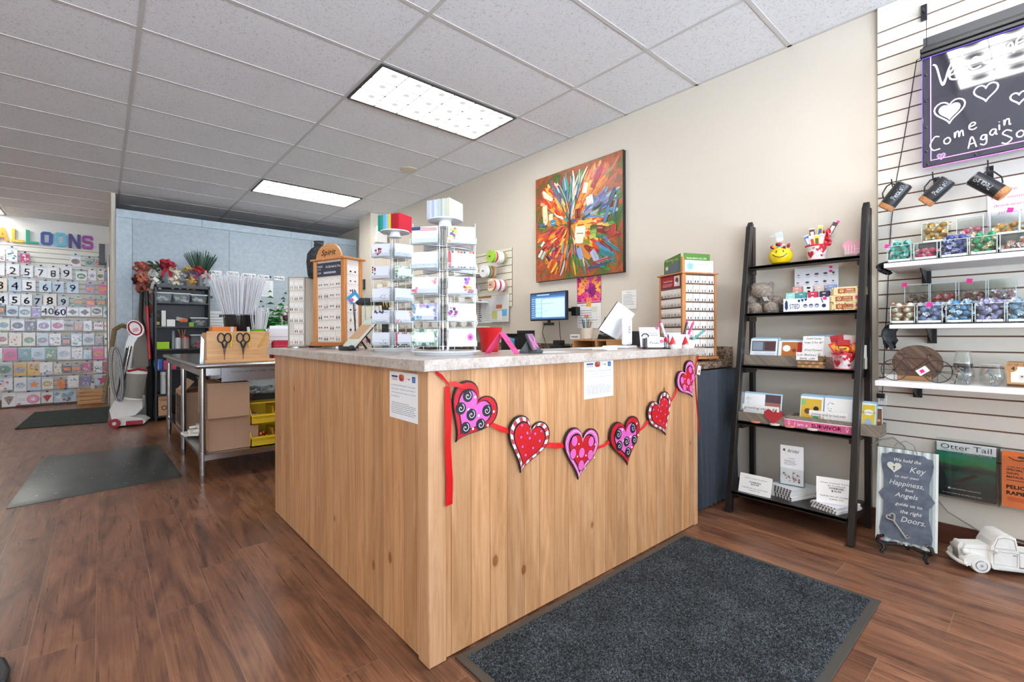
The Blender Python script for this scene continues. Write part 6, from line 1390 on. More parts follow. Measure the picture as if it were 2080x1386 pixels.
# ------------------------------------------------------------ acrylic note card spinners
def cardart(b, w, h, art, rn):
    x0, x1, z0, z1 = -w/2, w/2, 0, h; y = -.0012
    def dots(n, xa, xb, za, zb, cols, r=(.0028, .0075)):
        for i in range(n): b.disc(max(x0+.004, min(x1-.004, rn.uniform(xa, xb))), max(.004, min(h-.004, rn.uniform(za, zb))), rn.uniform(*r), y-.00002*(i+1), rn.choice(cols), n=7)
    if art == 'flag': 
        for i in range(4): b.stroke([(x0, h*(.95-.06*i)), (0, h*(.90-.06*i)), (x1, h*(.86-.05*i))], h*.04, y, ('b5333a', 'eceaea')[i % 2])
        b.quadxz(x0, x0+w*.35, h*.78, h, y-.0002, '34426e'); dots(8, x0, x0+w*.3, h*.8, h*.97, ['e9e9f0'], (.001, .0015))
    elif art == 'congrats': dots(16, x0, x0+w*.28, .0, h, ['d9823c', 'b5434f', '4f8f6a', '6f5a9a', 'e0b04a']); b.text('Congrats', w*.14, h*.7, h*.1, y, 'c0615a', shear=.25, width=w*.4)
    elif art == 'grass': dots(22, x0, x1, 0, h*.28, ['b9cfd6', 'a3bcc9', 'd3dde0'], (.001, .003))
    elif art == 'stripborder': 
        for i in range(9): b.quadxz(x0+w*i/9, x0+w*(i+.7)/9, h*.9, h, y, ['b5343c', '3d4f8c', 'e3e3e6', 'd96a4a'][i % 4]); b.quadxz(x0+w*i/9, x0+w*(i+.7)/9, 0, h*.08, y, ['3f6f5a', '2c2c34', 'e3e3e6', 'b5343c'][i % 4])
        b.quadxz(x0, x0+w*.1, 0, h*.9, y, 'c2504e')
    elif art == 'redcorner': dots(9, x1-w*.2, x1, h*.55, h, ['d96a7a', 'e9a0aa']); dots(7, x0, x0+w*.3, 0, h*.3, ['d96a7a', 'e9a0aa'])
    elif art == 'basket': dots(20, w*.05, w*.42, 0, h*.4, ['c9722f', 'b53a3a', '6a8f3c', 'd9a83a', '5a3a6f']); dots(6, w*.1, w*.3, h*.6, h*.9, ['7a4f9a', 'a06ab5'])
    elif art == 'frame': dots(22, x0, x1, h*.82, h, ['7a6aa8', '9fb0cf', 'b88fb5']); dots(12, x0, x0+w*.12, 0, h, ['6f8fb5', '8fae9a']); dots(12, x1-w*.12, x1, 0, h, ['8f7ab5', '9fb8a8']); dots(10, x0, x0+w*.4, 0, h*.2, ['5f7fae', '9fbcc9'])
    elif art == 'purple': dots(16, x0, x0+w*.3, h*.2, h*.95, ['7a2f6a', '9a4f86', '4f3a5c', 'b57aa0']); b.text('thinking of you', w*.12, h*.75, h*.07, y, '6a6a78', shear=.25, width=w*.4)
    elif art == 'leaf': 
        for e in range(4): dots(15, *((x0, x1, h*.85, h), (x0, x1, 0, h*.14), (x0, x0+w*.1, 0, h), (x1-w*.1, x1, 0, h))[e], ['7f9f7a', 'a9c0a0', '5f7f68', 'c9d6c0'])
    elif art == 'bloom': 
        cx, cz = x1-w*.2, h*.5
        for i in range(16): a = i*.3927; r = w*.17*(1 if i % 2 else .8); b.polyxz([(cx, cz), (min(x1, cx+r*.6*math.cos(a-.22)), cz+r*1.2*.6*math.sin(a-.22)), (min(x1, cx+r*math.cos(a)), cz+r*1.2*math.sin(a)), (min(x1, cx+r*.6*math.cos(a+.22)), cz+r*1.2*.6*math.sin(a+.22))], y-.00003*i, ('c0469a', 'd979b8')[i % 2])
        b.disc(cx, cz, .005, y-.001, '8a2f6a')
    elif art == 'leafsprig': dots(10, x0+w*.2, x0+w*.55, h*.1, h*.6, ['7a2436', 'a0384a', '5c1a28'])
    elif art == 'rose': dots(8, x0, x0+w*.2, h*.3, h, ['a5242c', '3f6a3a']); b.quadxz(x0, x1, 0, h*.12, y, 'e3c4c4')
    elif art == 'branch': b.stroke([(x0+w*.1, h*.8), (0, h*.88), (x1-w*.1, h*.84)], .0016, y, '4a4a5c'); b.stroke([(x0+w*.2, h*.1), (0, h*.06), (x1-w*.15, h*.12)], .0016, y, '4a4a5c'); dots(7, x0+w*.1, x1-w*.1, h*.78, h*.92, ['4a4a68'])
    elif art == 'birds': dots(8, w*.0, w*.35, h*.1, h*.5, ['5a4a4a', 'a0564a', '8a7a6a'], (.001, .003))
def spinner(cx, cy, name, R0, ncard, tiers, lab, cw, chh, faces, topz, top_r, fac, words):
    t = thing('card_spinner', lab, 'card rack', (cx, cy, ZC), 0)
    MB('e9ecee').lathe([(0, 0), (R0*.86, 0), (R0*.88, .012), (R0, .0125), (R0, .0155), (0, .0155)], n=48).build('turntable_base', 'gloss', t)
    b = MB()
    for x, y in ((.012, .0), (-.012, 0)): b.cyl((x, y, .0155), (x, y, topz-.004), .006, n=10)
    b.build('centre_post', clearmat(name+'_rod', 'f6f8f9', .3, .25), t)
    MB('eef1f3').lathe([(0, topz-.004), (top_r, topz-.004), (top_r, topz), (0, topz)], n=40).lathe([(.02, topz-.03), (.03, topz-.028), (.022, topz-.004)], n=20).build('top_disc', 'gloss', t)
    fw = MB('e6eaec')
    for (ang, off, arts) in faces:
        a = R(ang); nx, ny = math.sin(a), -math.cos(a); tx, ty = math.cos(a), math.sin(a)
        ox, oy = off[0], off[1]
        pk = MB(); ed = MB('e9eef0')
        for k, z in enumerate(tiers):
            z -= ZC; M_ = Matrix.Translation((ox, oy, z)) @ rotm(0, 0, ang).to_4x4(); pk.M = M_; ed.M = M_
            w2 = cw/2+.004
            pk.box(-w2, w2, -.022, .0, -.003, 0); pk.box(-w2, w2, -.0235, -.022, -.003, chh*.28); pk.box(-w2, w2, 0, .0015, -.003, chh*1.1); ed.box(-w2, w2, -.0238, -.0218, chh*.28-.0012, chh*.28); ed.box(-w2, w2, -.024, .001, -.004, -.003)
            for s in (-1, 1): pk.box(s*w2-.0008, s*w2+.0008, -.022, 0, -.003, chh*.5); ed.box(s*w2-.0009, s*w2+.0009, -.0236, -.0222, -.003, chh*.28)
            art = arts[k] if k < len(arts) else None
            if art is None: continue
            rn = random.Random(int(ang*7+k*31)); c = MB('dfe2e8'); n = 5
            for q in range(n): c.box(-cw/2+rn.uniform(-.001, .001), cw/2+rn.uniform(-.001, .001), q*.0034, q*.0034+.0014, 0, chh*(1+.01*q), ('dcdfe8', 'cfd5e0', 'e3e1dc')[q % 3])
            c.quadxz(-cw/2, cw/2, chh*.42, chh*.428, -.0006, 'd3d8e2')
            cardart(c, cw, chh, art[0], rn)
            o = c.build('note_cards', 'paper', smooth=False); p = Vector((cx, cy, ZC))+Vector((ox, oy, z+.0005))+Vector((nx, ny, 0))*.020
            place(o, p, ang, rx=-3); tag(o, '%s note cards, %s tier %s of the %s' % (art[1], ORD[k], words.get(ang, 'at the back'), fac), 'note card', 'note cards on the %s' % fac)
        fw.M = None
        for s in (-1, 1):
            p0 = (ox+tx*s*(cw/2+.004), oy+ty*s*(cw/2+.004)); fw.cyl((p0[0], p0[1], .0155), (p0[0], p0[1], tiers[0]-ZC+chh*1.3), .0012, n=6)
        for s in (-1, 1): ed.M = Matrix.Translation((ox, oy, 0)) @ rotm(0, 0, ang).to_4x4(); ed.box(s*(cw/2+.004)-.0009, s*(cw/2+.004)+.0009, -.0008, .0008, tiers[-1]-ZC-.003, tiers[0]-ZC+chh*1.1)
        for z in tiers: fw.bar((0, 0, z-ZC-.004), (ox, oy, z-ZC-.004), .02, .002)
        pk.build('pocket_column', ACR, t, smooth=False); ed.build('pocket_edge', 'gloss', t, smooth=False)
    fw.build('frame_rods', 'gloss', t)
    return t
VR = -41.1   # direction across the view
c0 = WT(905, 1.87); tz = [1.432, 1.335, 1.238, 1.135, 1.037]
Rr = _R; Ff = _F
def off(l, d): v_ = Rr*l+Ff*d; return (v_.x, v_.y)
A1 = [('flag', 'patriotic flag'), ('grass', 'plain white grassy'), ('redcorner', 'red floral corner'), ('frame', 'blue and purple flower framed'), ('leaf', 'green leaf bordered')]
A2 = [('congrats', 'Congrats floral'), ('stripborder', 'colourful striped border'), ('basket', 'fruit basket'), ('purple', 'purple flower'), ('bloom', 'large pink bloom')]
A3 = [('branch', 'plain backed'), ('rose', 'rosy'), ('leafsprig', 'berry sprig'), ('birds', 'bird'), ('branch', 'dark branch')]
A4 = [None, ('redcorner', 'pink floral'), ('frame', 'mauve'), ('leaf', 'leafy'), ('grass', 'pale grass')]
spinner(c0[0], c0[1], 'big', .137, 0, tz, 'larger clear card spinner crowded with note cards nearest the counter corner', .104, .062,
        [(VR-14, off(-.068, -.045), A1), (VR+16, off(.068, -.045), A2), (VR+130, off(-.07, .055), A3), (VR-130, off(.07, .055), A4)], .532, .068, 'larger spinner', {VR-14: 'left face', VR+16: 'right face', VR+130: 'rear left', VR-130: 'rear right'})
c1 = WT(803, 2.28); tz2 = [1.45, 1.345, 1.24, 1.135, 1.03]
B1 = [('leafsprig', 'dark red sprig'), ('rose', 'red rose'), ('birds', 'small bird'), ('branch', 'blue branch'), ('birds', 'brown bird')]
B2 = [('grass', 'cream'), ('leaf', 'green leafy'), ('grass', 'grey white'), ('redcorner', 'peach floral'), ('stripborder', 'striped')]
spinner(c1[0], c1[1], 'small', .115, 0, tz2, 'smaller clear card spinner standing left of the larger one', .092, .058,
        [(VR-18, off(-.05, -.04), B1), (VR+38, off(.045, -.035), B2), (VR+150, off(.0, .06), B2[::-1])], .577, .07, 'smaller spinner', {VR-18: 'left face', VR+38: 'right face', VR+150: 'rear'})
def envelopes(c, z, cols, w, h, d, lab):
    t = thing('envelope_stack', lab, 'envelope', (c[0], c[1], ZC+z), VR-24); n = len(cols); rn = random.Random(9)
    for i, cc in enumerate(cols):
        x = -w/2+w*i/n; b = MB(cc)
        for k in range(4): xx = x+w/n*k/4; b.box(xx, xx+w/n/4-.0006, -d/2+rn.uniform(-.001, .001), d/2, 0, h*rn.uniform(.97, 1.01), jit(cc, .08))
        b.build('envelopes', 'paper', t, smooth=False)
    return t
envelopes(c0, .5325, ['c3cad9', 'd3d4d8', 'b5bed3', 'd6d9de', 'c0c9d6', 'b5c7b0', 'd6c9cd', 'c9d3bb', 'd9d4bf'], .105, .072, .1, 'upright white and pastel envelopes on the taller spinner top disc')
envelopes(c1, .5775, ['1c8f7a', '2a9c86', '6fb0cf', '8fc0d9', 'd9c83a', 'b5162a', 'b01426', 'c01c30'], .125, .075, .1, 'upright teal, blue, yellow and red envelopes on the smaller spinner')
# ------------------------------------------------------------ earring displays
OAK = wood('honey_oak', [(.3, 'a9662f'), (.5, 'c68247'), (.7, 'd99c62')], axis=2, rough=.4, stretch=16)
_EC = {}
def earcard(c, style):
    k = (c, style)
    if k in _EC:
        r = _EC[k]; o = r.copy(); C.objects.link(o)
        for ch in r.children: q = ch.copy(); C.objects.link(q); q.parent = o
        return o
    o = MB('ebe4dc').box(-.5, .5, 0, .03, 0, 1).text('silver forest', 0, .84, .07, -.01, '8a8078', width=.6).build('earring_card', 'paper', smooth=False)
    b = MB(c)
    for s in (-.2, .2):
        if style == 0: b.ball((s, -.06, .3), (.085, .03, .10), 8, 6)
        elif style == 1: b.cyl((s, -.05, .55), (s, -.05, .3), .012, n=5, col='8a8078'); b.ball((s, -.06, .2), (.09, .03, .16), 8, 6)
        else: b.cyl((s, -.05, .5), (s, -.05, .3), .012, n=5, col='8a8078'); b.ball((s, -.06, .26), (.07, .03, .07), 6, 5, '3a3430'); b.ball((s, -.06, .12), (.08, .03, .12), 7, 5)
    b.build('earrings', 'metal', o); _EC[k] = o; return o
ECOL = ['9c9488', '7a4a3a', '3f4a5a', '8a3a3a', 'b09a6a', '4f6a5c', '2f3036', 'a87a6a']
def earface(t, x0, x1, z0, z1, y, nc, nr, ang, place_txt, styles=(0, 1, 2), fill=.86, skip=()):
    rn = random.Random(int(x0*1000)+nr*17+nc); M_ = t_matrix(t)
    for r in range(nr):
        for c in range(nc):
            if (r, c) in skip: continue
            w = (x1-x0)/nc; h = (z1-z0)/nr; o = earcard(rn.choice(ECOL), rn.choice(styles))
            lx_ = x0+w*(c+.5); lz = z1-h*(r+1)+h*.04
            m = M_ @ Matrix.Translation(ang[1](lx_, y, lz)) @ rotm(0, 0, ang[0]).to_4x4()
            o.location = m.to_translation(); o.rotation_euler = m.to_euler(); o.scale = (w*.94, .05, h*fill)
            tag(o, 'earring card, row %d from top, %s column, %s' % (r+1, ORD[c], place_txt), 'earrings', 'earring cards, '+place_txt)
            o['label'] = 'pale earring card in the %s row, %s from left, %s' % (ORD[r], ORD[c], place_txt)
def t_matrix(t): return Matrix.Translation(t.location) @ t.rotation_euler.to_matrix().to_4x4()
# Spirit display
sp = thing('earring_display', 'oak earring tower with arched Spirit crest on the left of the counter', 'jewellery display', (1.02, 2.585, ZC), -72)
W1, DP, HT = .27, .13, .505     # front width, depth, height above base
MB('8a8c90').lathe([(0, 0), (.09, 0), (.09, .012), (0, .012)], (-W1/2, .07, 0), 32).build('turntable', 'chrome', sp)
b = MB(); b.box(-W1-.012, .012, -.014, DP+.014, .013, .036); b.build('base_board', wood('oak_base', [(.3, '9a5528'), (.5, 'b86f38'), (.7, 'c98446')], axis=0, rough=.35), sp, bevel=.004)
for x, y in ((-W1, 0), (-.03, 0), (-W1, DP-.02), (-.03, DP-.02)):
    MB().box(x, x+.03, y, y+.02, .036, HT).build('corner_post', OAK, sp, bevel=.002)
b = MB(); b.box(-W1-.012, .012, -.014, DP+.014, HT, HT+.012); b.build('top_board', OAK, sp, bevel=.003)
ar = [(-W1*.5+W1*.40*math.cos(math.pi*i/20), HT+.012+.085*math.sin(math.pi*i/20)) for i in range(21)]
cr = MB(); cr.prism(ar, .0, .012); crest = cr.build('arched_crest', wood('oak_crest', [(.3, 'b5723a'), (.5, 'cf8f55'), (.7, 'dca56c')], axis=0, rough=.4), sp, bevel=.002)
MB('241a14').text('Spirit', -W1/2, HT+.03, .032, -.0008, '241a14', shear=.3, width=.12, bold=.0006).build('crest_lettering', 'paper', crest)
b = MB('d9cdbf'); b.box(-W1+.03, -.03, .008, .012, .036, HT-.0); b.box(-.02, -.012, .02, DP-.02, .036, HT); b.build('backing_panel', 'matte', sp)
b = MB('3a3e48'); b.box(-W1+.03, -.03, .004, .008, HT-.09, HT-.012); b.text('MADE', -W1+.058, HT-.038, .012, .0032, 'e3e4e8'); b.text('IN THE', -W1+.05, HT-.052, .007, .0032, 'e3e4e8'); b.text('USA', -W1+.052, HT-.075, .012, .0032, 'e3e4e8'); b.text('As Spirited as You', -.1, HT-.042, .014, .0032, 'f0f0f0', width=.125); b.lines(-W1+.09, -.04, HT-.082, HT-.06, 1, .0032, 'b9bcc6', t=.5); b.build('header_card', 'paper', sp)
earface(sp, -W1+.033, -.033, .04, HT-.095, .0065, 4, 6, (0, lambda x, y, z: (x, y, z)), 'Spirit tower front', (0, 0, 1))
earface(sp, .022, DP-.022, .04, HT-.03, 0, 1, 8, (90, lambda x, y, z: (-.0095, x, z)), 'Spirit tower side', (0, 1), .9)
# black necklace bust
bu = thing('necklace_bust', 'black velvet necklace bust behind the Spirit earring tower', 'bust', WT(648, 2.98), -40)
b = MB('161518'); b.lathe([(.0, 0), (.06, 0), (.062, .01), (.02, .02), (.018, .38), (.03, .40), (.055, .44)], n=24); b.build('stand', CL, bu)
b = MB('141316'); b.M = Matrix.Diagonal((1, .55, 1, 1)); b.lathe([(.02, .36), (.045, .38), (.07, .46), (.077, .54), (.072, .59), (.05, .62), (.030, .635), (.027, .66), (.034, .672), (0, .675)], n=32); b.M = None; b.build('velvet_form', CL, bu)
b = MB('8a8a92'); b.tube([(.030*math.cos(a), .6*.030*math.sin(a), .655+.004*math.sin(a*3)) for a in [i*math.pi/10 for i in range(20)]], .003, 6, closed=True); b.build('silver_collar', 'chrome', bu)
# silver spinner further back
ss = thing('earring_spinner', 'narrow silver earring spinner beside the Spirit tower at the counter end', 'jewellery display', WT(602, 2.86), -52)
w = .115; b = MB('b9bcbe')
b.lathe([(0, 0), (.055, 0), (.055, .008), (0, .008)], n=24)
for x, y in ((-w/2, 0), (w/2-.008, 0), (-w/2, .11), (w/2-.008, .11)): b.box(x, x+.008, y, y+.008, .012, .43)
b.box(-w/2, w/2, 0, .118, .425, .43); b.box(-w/2, w/2, 0, .118, .009, .014); b.build('metal_frame', 'metal', ss)
MB('cfc6b6').box(-w/2+.008, w/2-.008, .004, .008, .014, .425).box(w/2-.006, w/2-.003, .01, .108, .014, .425).build('backing_panel', 'matte', ss)
earface(ss, -w/2+.009, w/2-.009, .02, .42, .002, 3, 6, (0, lambda x, y, z: (x, y, z)), 'silver spinner', (2, 1), .8, skip=((4, 0),))
# right wooden tower on the back desk
rt = thing('earring_tower', 'tall oak earring tower on the back desk with printed header cards on top', 'jewellery display', (2.895, 1.60, .895), -24)
W2, D2, H2 = .272, .26, .585
b = MB(); b.box(-.01, W2+.01, -.01, D2+.01, .014, .03); b.box(-.01, W2+.01, -.01, D2+.01, H2, H2+.01); b.build('end_board', OAK, rt, bevel=.002)
MB('222224').lathe([(0, 0), (.1, 0), (.1, .0135), (0, .0135)], (W2/2, D2/2, 0), 32).build('turntable', 'satin', rt)
for x, y in ((0, 0), (W2-.016, 0), (0, D2-.016), (W2-.016, D2-.016)): MB().box(x, x+(.026 if x == 0 and y == 0 else .016), y, y+.016, .03, H2).build('corner_post', OAK, rt, bevel=.0015)
MB('6d5440').box(.026, W2-.016, .006, .01, .03, H2).box(.006, .01, .026, D2-.016, .03, H2).build('backing_panel', 'matte', rt)
earface(rt, .028, W2-.018, .034, H2-.004, .003, 4, 9, (0, lambda x, y, z: (x, y, z)), 'right tower near face', (2, 1), .82)
b = MB('a5242c'); b.box(.0025, .004, .03, D2-.02, H2-.085, H2-.004); b.M = Matrix.Translation((.002, D2/2, H2-.05)) @ rotm(0, 0, -90).to_4x4(); b.text('Adorable Wearables', .035 if False else -.03, .005, .012, -.0005, 'f4e4e4', width=.1); b.lines(-.09, .03, -.03, -.005, 3, -.0005, 'e9c9c9'); b.quadxz(.04, .1, -.03, .04, -.0008, 'cfc9cc'); b.disc(.07, .01, .018, -.0012, '8a3a3a'); b.disc(.06, -.01, .012, -.0014, 'eceaea'); b.M = None; b.build('red_header', 'paper', rt)
earface(rt, .02, D2-.02, .034, H2-.09, 0, 6, 7, (-90, lambda x, y, z: (.0015, D2-x, z)), 'right tower far face', (2, 1), .82)
hd = thing('header_sign', 'green and white printed header cards on top of the right earring tower', 'sign', (2.895, 1.60, .895+H2+.0105), -24)
MB().box(.0, .014, .10, .114, 0, .085).box(.0, .014, 0, .014, 0, .1).build('wood_holder', OAK, hd)
b = MB('55802f'); b.box(.016, W2-.05, .004, .008, .06, .125, '567f33'); b.text('handcrafted in the USA', W2/2-.02, .088, .012, .003, 'e9efd9', width=.16); b.quadxz(.02, W2-.06, .062, .07, .003, 'a05a4a'); b.build('green_header', 'paper', hd)
b = MB('ece9e4'); b.box(.016, W2-.03, -.004, .002, 0, .078); b.disc(.058, .038, .028, -.005, '9cc3d6', 20); b.lines(.04, .078, .022, .052, 4, -.0055, '5f8aa0'); b.text('SilverTree', .155, .048, .016, -.005, '7a7a80', shear=.3, width=.09); b.lines(.1, .22, .012, .036, 3, -.005, 'b0aeb4'); b.build('white_header', 'paper', hd)
b = MB('567f33'); b.add([(0, .02, .0), (0, .2, .0), (0, .2, .085), (0, .19, .1), (0, .02, .125), (.003, .02, 0), (.003, .2, 0), (.003, .2, .085), (.003, .19, .1), (.003, .02, .125)], [(0, 1, 2, 3, 4)[::-1], (5, 6, 7, 8, 9), (0, 4, 9, 5), (4, 3, 8, 9)], '5a7f38'); b.add([(-.001, .03, .004), (-.001, .19, .004), (-.001, .19, .05), (-.001, .03, .08)], [(3, 2, 1, 0), (0, 1, 2, 3)], '8f9aa6')
b.M = Matrix.Translation((-.0015, .11, .085)) @ rotm(0, 0, -90).to_4x4(); b.text('BEAUTIFUL YOU', 0, .0, .011, 0, 'e3e9d0', width=.13); b.disc(-.055, -.045, .018, -.0003, '6f8f3a', 16); b.disc(-.055, -.045, .014, -.0006, 'd9d9b0', 16); b.M = None; b.build('angled_header', 'paper', hd)
# ------------------------------------------------------------ slanted brochure easel, necklace bar, lanyard
be = thing('brochure_easel', 'slanted black edged easel with cream leaflets between tower and spinner', 'display stand', WT(735, 2.42), 6)
b = MB('22262a'); b.at((0, 0, .085), ry=-46); b.box(-.115, .115, -.06, .06, -.004, 0); b.M = None
b.box(-.1, -.06, -.05, .05, 0, .02); b.bar((.0, -.04, .07), (.05, -.04, .003), .008, .01); b.bar((.0, .04, .07), (.05, .04, .003), .008, .01); b.ball((-.085, -.052, .014), (.016, .01, .014), 10, 8); b.ball((-.085, .052, .014), (.016, .01, .014), 10, 8); b.build('easel_frame', 'satin', be, bevel=.002)
b = MB('e9e2d6'); b.at((0, 0, .085), ry=-46); b.box(-.105, .1, -.055, .055, .0005, .012, 'e6ddd0'); b.box(-.05, .05, -.05, .05, .0125, .014, 'c9a67f'); b.box(.06, .095, -.05, .05, .0125, .014, 'cfe0d0'); b.box(-.10, -.06, -.05, .05, .0125, .014, 'd3ddd0'); b.M = None; b.build('leaflets', 'paper', be)
nb = thing('necklace_stand', 'black bar necklace stand with cream backing board and bangles', 'jewellery display', WT(758, 2.72), -40)
b = MB('141316'); b.cyl((-.10, 0, .27), (.115, 0, .27), .022, n=20); b.box(.05, .085, .0, .02, 0, .26); b.lathe([(0, 0), (.05, 0), (.05, .008), (0, .008)], (.06, .01, 0), 24); b.build('velvet_bar', CL, nb)
b = MB('d6cfba'); b.box(-.06, .035, -.02, -.012, .01, .24); b.build('backing_board', 'matte', nb)
for i, x in enumerate((-.035, .0, .02)):
    b = MB(('6a6a60', 'a08f5c', '8a8a80')[i]); n = 11; L0 = (.2, .15, .18)[i]
    b.tube([(x-.008+.008*math.sin(q/n*3), -.024-.004*math.sin(q/n*3.1), .29-L0*q/n) for q in range(n+1)], .0014, 5)
    for q in range(4): b.ball((x+random.uniform(-.003, .003), -.026, .29-L0+.012*q), (.006, .004, .007), 7, 5, ('3a3a3c', '6a5a3c', 'c9c3b0')[i])
    o = b.build('necklace', 'metal', nb)
b = MB('d9a92c')
for i in range(7): x = .065+i*.007; b.tube([(x, .026*math.cos(a), .27+.028*math.sin(a)-.004) for a in [k*math.pi/7 for k in range(14)]], .0028, 6, ('d9a92c', '2a2420', 'c9c0a8')[i % 3], closed=True)
b.build('bangles', 'gloss', nb)
MB('e33a5c').cbox((-.02, -.028, .045), (.022, .002, .02), ry=-12).build('price_sticker', 'paper', nb)
ly = thing('lanyard', 'dark lanyard with blue and white badge card hanging beside the Spirit tower', 'lanyard', WT(717, 2.5), -40)
b = MB('33353c'); b.tube([(-.002, 0, .32), (.006, -.004, .2), (.016, -.006, .08), (.02, -.004, .02)], .003, 6); b.tube([(.008, 0, .32), (.012, -.004, .2), (.018, -.006, .06)], .0024, 6, '6a4a3c'); b.cbox((.02, -.004, .03), (.022, .006, .05), '4a4f86'); b.build('cord', 'satin', ly)
b = MB('3f8fc0'); b.cbox((.005, -.01, .275), (.062, .002, .045), ry=-38); b.cbox((.012, -.012, .268), (.03, .001, .03), 'e9e9f0', ry=-38); b.cbox((-.002, -.012, .262), (.02, .001, .018), 'd94a7a', ry=-38); b.build('badge_card', 'paper', ly)
# device and box on the pillar
o = MB('1e2022').box(-.055, .055, -.02, 0, -.075, .075).quadxz(-.046, .046, -.05, .06, -.0205, '4a5a60').build('wall_touchscreen', 'satin', bevel=.004); place(o, (3.0, P(738, 578, X=2.99).y+.0, P(738, 578, X=2.99).z), -90)
o.location = (2.998, max(6.66, min(6.95, o.location.y)), o.location.z); tag(o, 'black framed touch panel mounted on the beige pillar', 'touch panel')
eb = thing('emergency_light', 'white wall box mounted on the pillar just below the ceiling', 'wall box', (3.135, 6.6, 2.56), 0)
MB('e6e4de').box(-.085, .085, -.1, 0, -.12, .12).build('casing', 'satin', eb, bevel=.008); MB('c9c9c4').cyl((.03, -.1, .03), (.03, -.125, .02), .03, n=16).build('lamp_head', 'satin', eb)
# ------------------------------------------------------------ ribbon wall
gz2 = [1.96-.0762*k for k in range(14)]
slatwall(XW-.018, 4.75, 3.72, 1.375, 1.99, [z for z in gz2], 'cream slatwall with ribbon spools behind the card spinners', col='e6e0cc', gc='7a6248')
slatwall(XW-.018, 6.45, 4.76, 1.0, 1.99, [z for z in gz2], 'cream slatwall with ribbon shelves nearest the pillar', col='e3ddcb', gc='7a6248')
def spool(loc, r, th, c1, c2, lab, pat=0, rz=-62):
    t = thing('ribbon_spool', lab, 'ribbon', loc, rz, 'ribbon spools on the cream slatwall')
    b = MB(c2); b.cyl((0, -th/2, 0), (0, -th/2+.003, 0), r, n=32); b.cyl((0, th/2-.003, 0), (0, th/2, 0), r, n=32)
    if pat == 1:
        for i in range(5): b.quadxz(-r*.8+i*r*.35, -r*.65+i*r*.35, -r*.55, r*.55, -th/2-.0006, 'c2253a')
    if pat == 2:
        for i in range(10): b.disc(r*.6*math.cos(i*.63), r*.6*math.sin(i*.63), r*.1, -th/2-.0006, 'c2253a', 6)
    b.disc(0, 0, r*.14, -th/2-.001, '7a7468', 12); b.ring(0, 0, r*.2, r*.24, -th/2-.001, 'c9c4ba', 16); b.build('flange', 'paper', t)
    MB(c1).cyl((0, -th/2+.003, 0), (0, th/2-.003, 0), r*.9, n=28).build('wound_ribbon', 'film', t)
def peg(u, v, n, r, cols, rowname):
    th = .034; Xo = 3.215-th*n+th/2; p = P(u, v, X=Xo)
    for i in range(n):
        c1, c2, pat, nm = cols[i % len(cols)]; spool((Xo+i*(th+.0015), p.y, p.z), r, th, c1, c2, '%s ribbon spool, %s out from the tip of the %s peg' % (nm, ORD[i], rowname), pat, -90)
    h = MB('8a8d90'); h.cyl((Xo-th, p.y, p.z), (XW-.018, p.y, p.z), .006, n=8); tag(h.build('ribbon_peg', 'metal'), 'metal peg carrying the %s ribbon spools' % rowname, 'hook', 'metal pegs on the cream slatwall')
LM_, WH, OW, KH = ('8fbf3a', 'a9cf4a', 0, 'lime green'), ('e9e7e2', 'f1efea', 0, 'white'), ('e9e7e0', 'ecebe6', 0, 'off white'), ('a9a06a', 'b9b08a', 0, 'khaki')
peg(998, 521, 5, .064, [LM_, ('c9384a', 'ece4e0', 2, 'red dotted'), WH, OW, KH], 'top right'); peg(944, 524, 2, .058, [LM_, WH], 'top left')
peg(984, 551, 4, .067, [('eceae6', 'f3f1ee', 0, 'large white'), ('5f8a6a', 'd3d0c4', 0, 'green edged'), ('b5763a', 'c98a4a', 2, 'copper'), ('c9b0a0', 'cfc4b8', 0, 'tan')], 'middle')
peg(999, 579, 5, .066, [('d9384a', 'efe9c4', 1, 'red and cream striped'), WH, ('b5325c', 'ecdfe4', 0, 'magenta edged'), OW, ('b58a80', 'c49a90', 0, 'dusty pink')], 'lower right'); peg(956, 585, 3, .062, [('6fb0c4', '8fc4d3', 0, 'light blue'), ('b03a5a', 'cf8a9a', 0, 'rose'), ('d3c9c4', 'd9d3ce', 0, 'pale grey')], 'lower left')
peg(934, 557, 3, .055, [LM_, ('9fc84a', 'b9d95a', 0, 'second lime'), ('c98ab0', 'd9b0c8', 0, 'small pink')], 'far middle')
def ribshelf(u0, u1, vz, n, lab, cols):
    X = 3.0; pa, pb = P(u0, vz, X=X), P(u1, vz, X=X); z = (pa.z+pb.z)/2
    o = MB('e9e7e2').box(X, XW-.019, pb.y, min(pa.y, 6.55), z-.012, z).build('ribbon_shelf', 'satin', bevel=.002); tag(o, lab+' white shelf of small ribbon spools near the pillar', 'shelf')
    for i in range(n):
        y = min(pa.y, 6.5)-.05-(min(pa.y, 6.5)-pb.y-.1)*i/(n-1); c = cols[i % len(cols)]
        q = MB(c); q.cyl((0, -.012, 0), (0, .012, 0), .034, n=20); q.cyl((0, -.014, 0), (0, -.012, 0), .04, n=20, col='e0dcd2'); q.cyl((0, .012, 0), (0, .014, 0), .04, n=20, col='e0dcd2'); q = q.build('small_ribbon_spool', 'film'); place(q, (X+.06, y, z+.0405), -12)
        tag(q, 'small ribbon spool, %s from the pillar on the %s shelf' % (ORD[i], lab), 'ribbon', 'small ribbon spools on the %s shelf' % lab)
rc = ['d9822f', 'c9384a', 'd98a8a', '4f6a9a', 'e0c03a', 'b9b5ae', '8a3a5a', '5f8f6a', 'cf6a3a']
ribshelf(760, 960, 573, 8, 'upper', ['e9b02c', 'c9303a', '4f9ac0', '8f8f92', 'cf8a3a']); ribshelf(765, 960, 622, 10, 'middle', rc); ribshelf(765, 960, 666, 12, 'lower', rc[::-1])
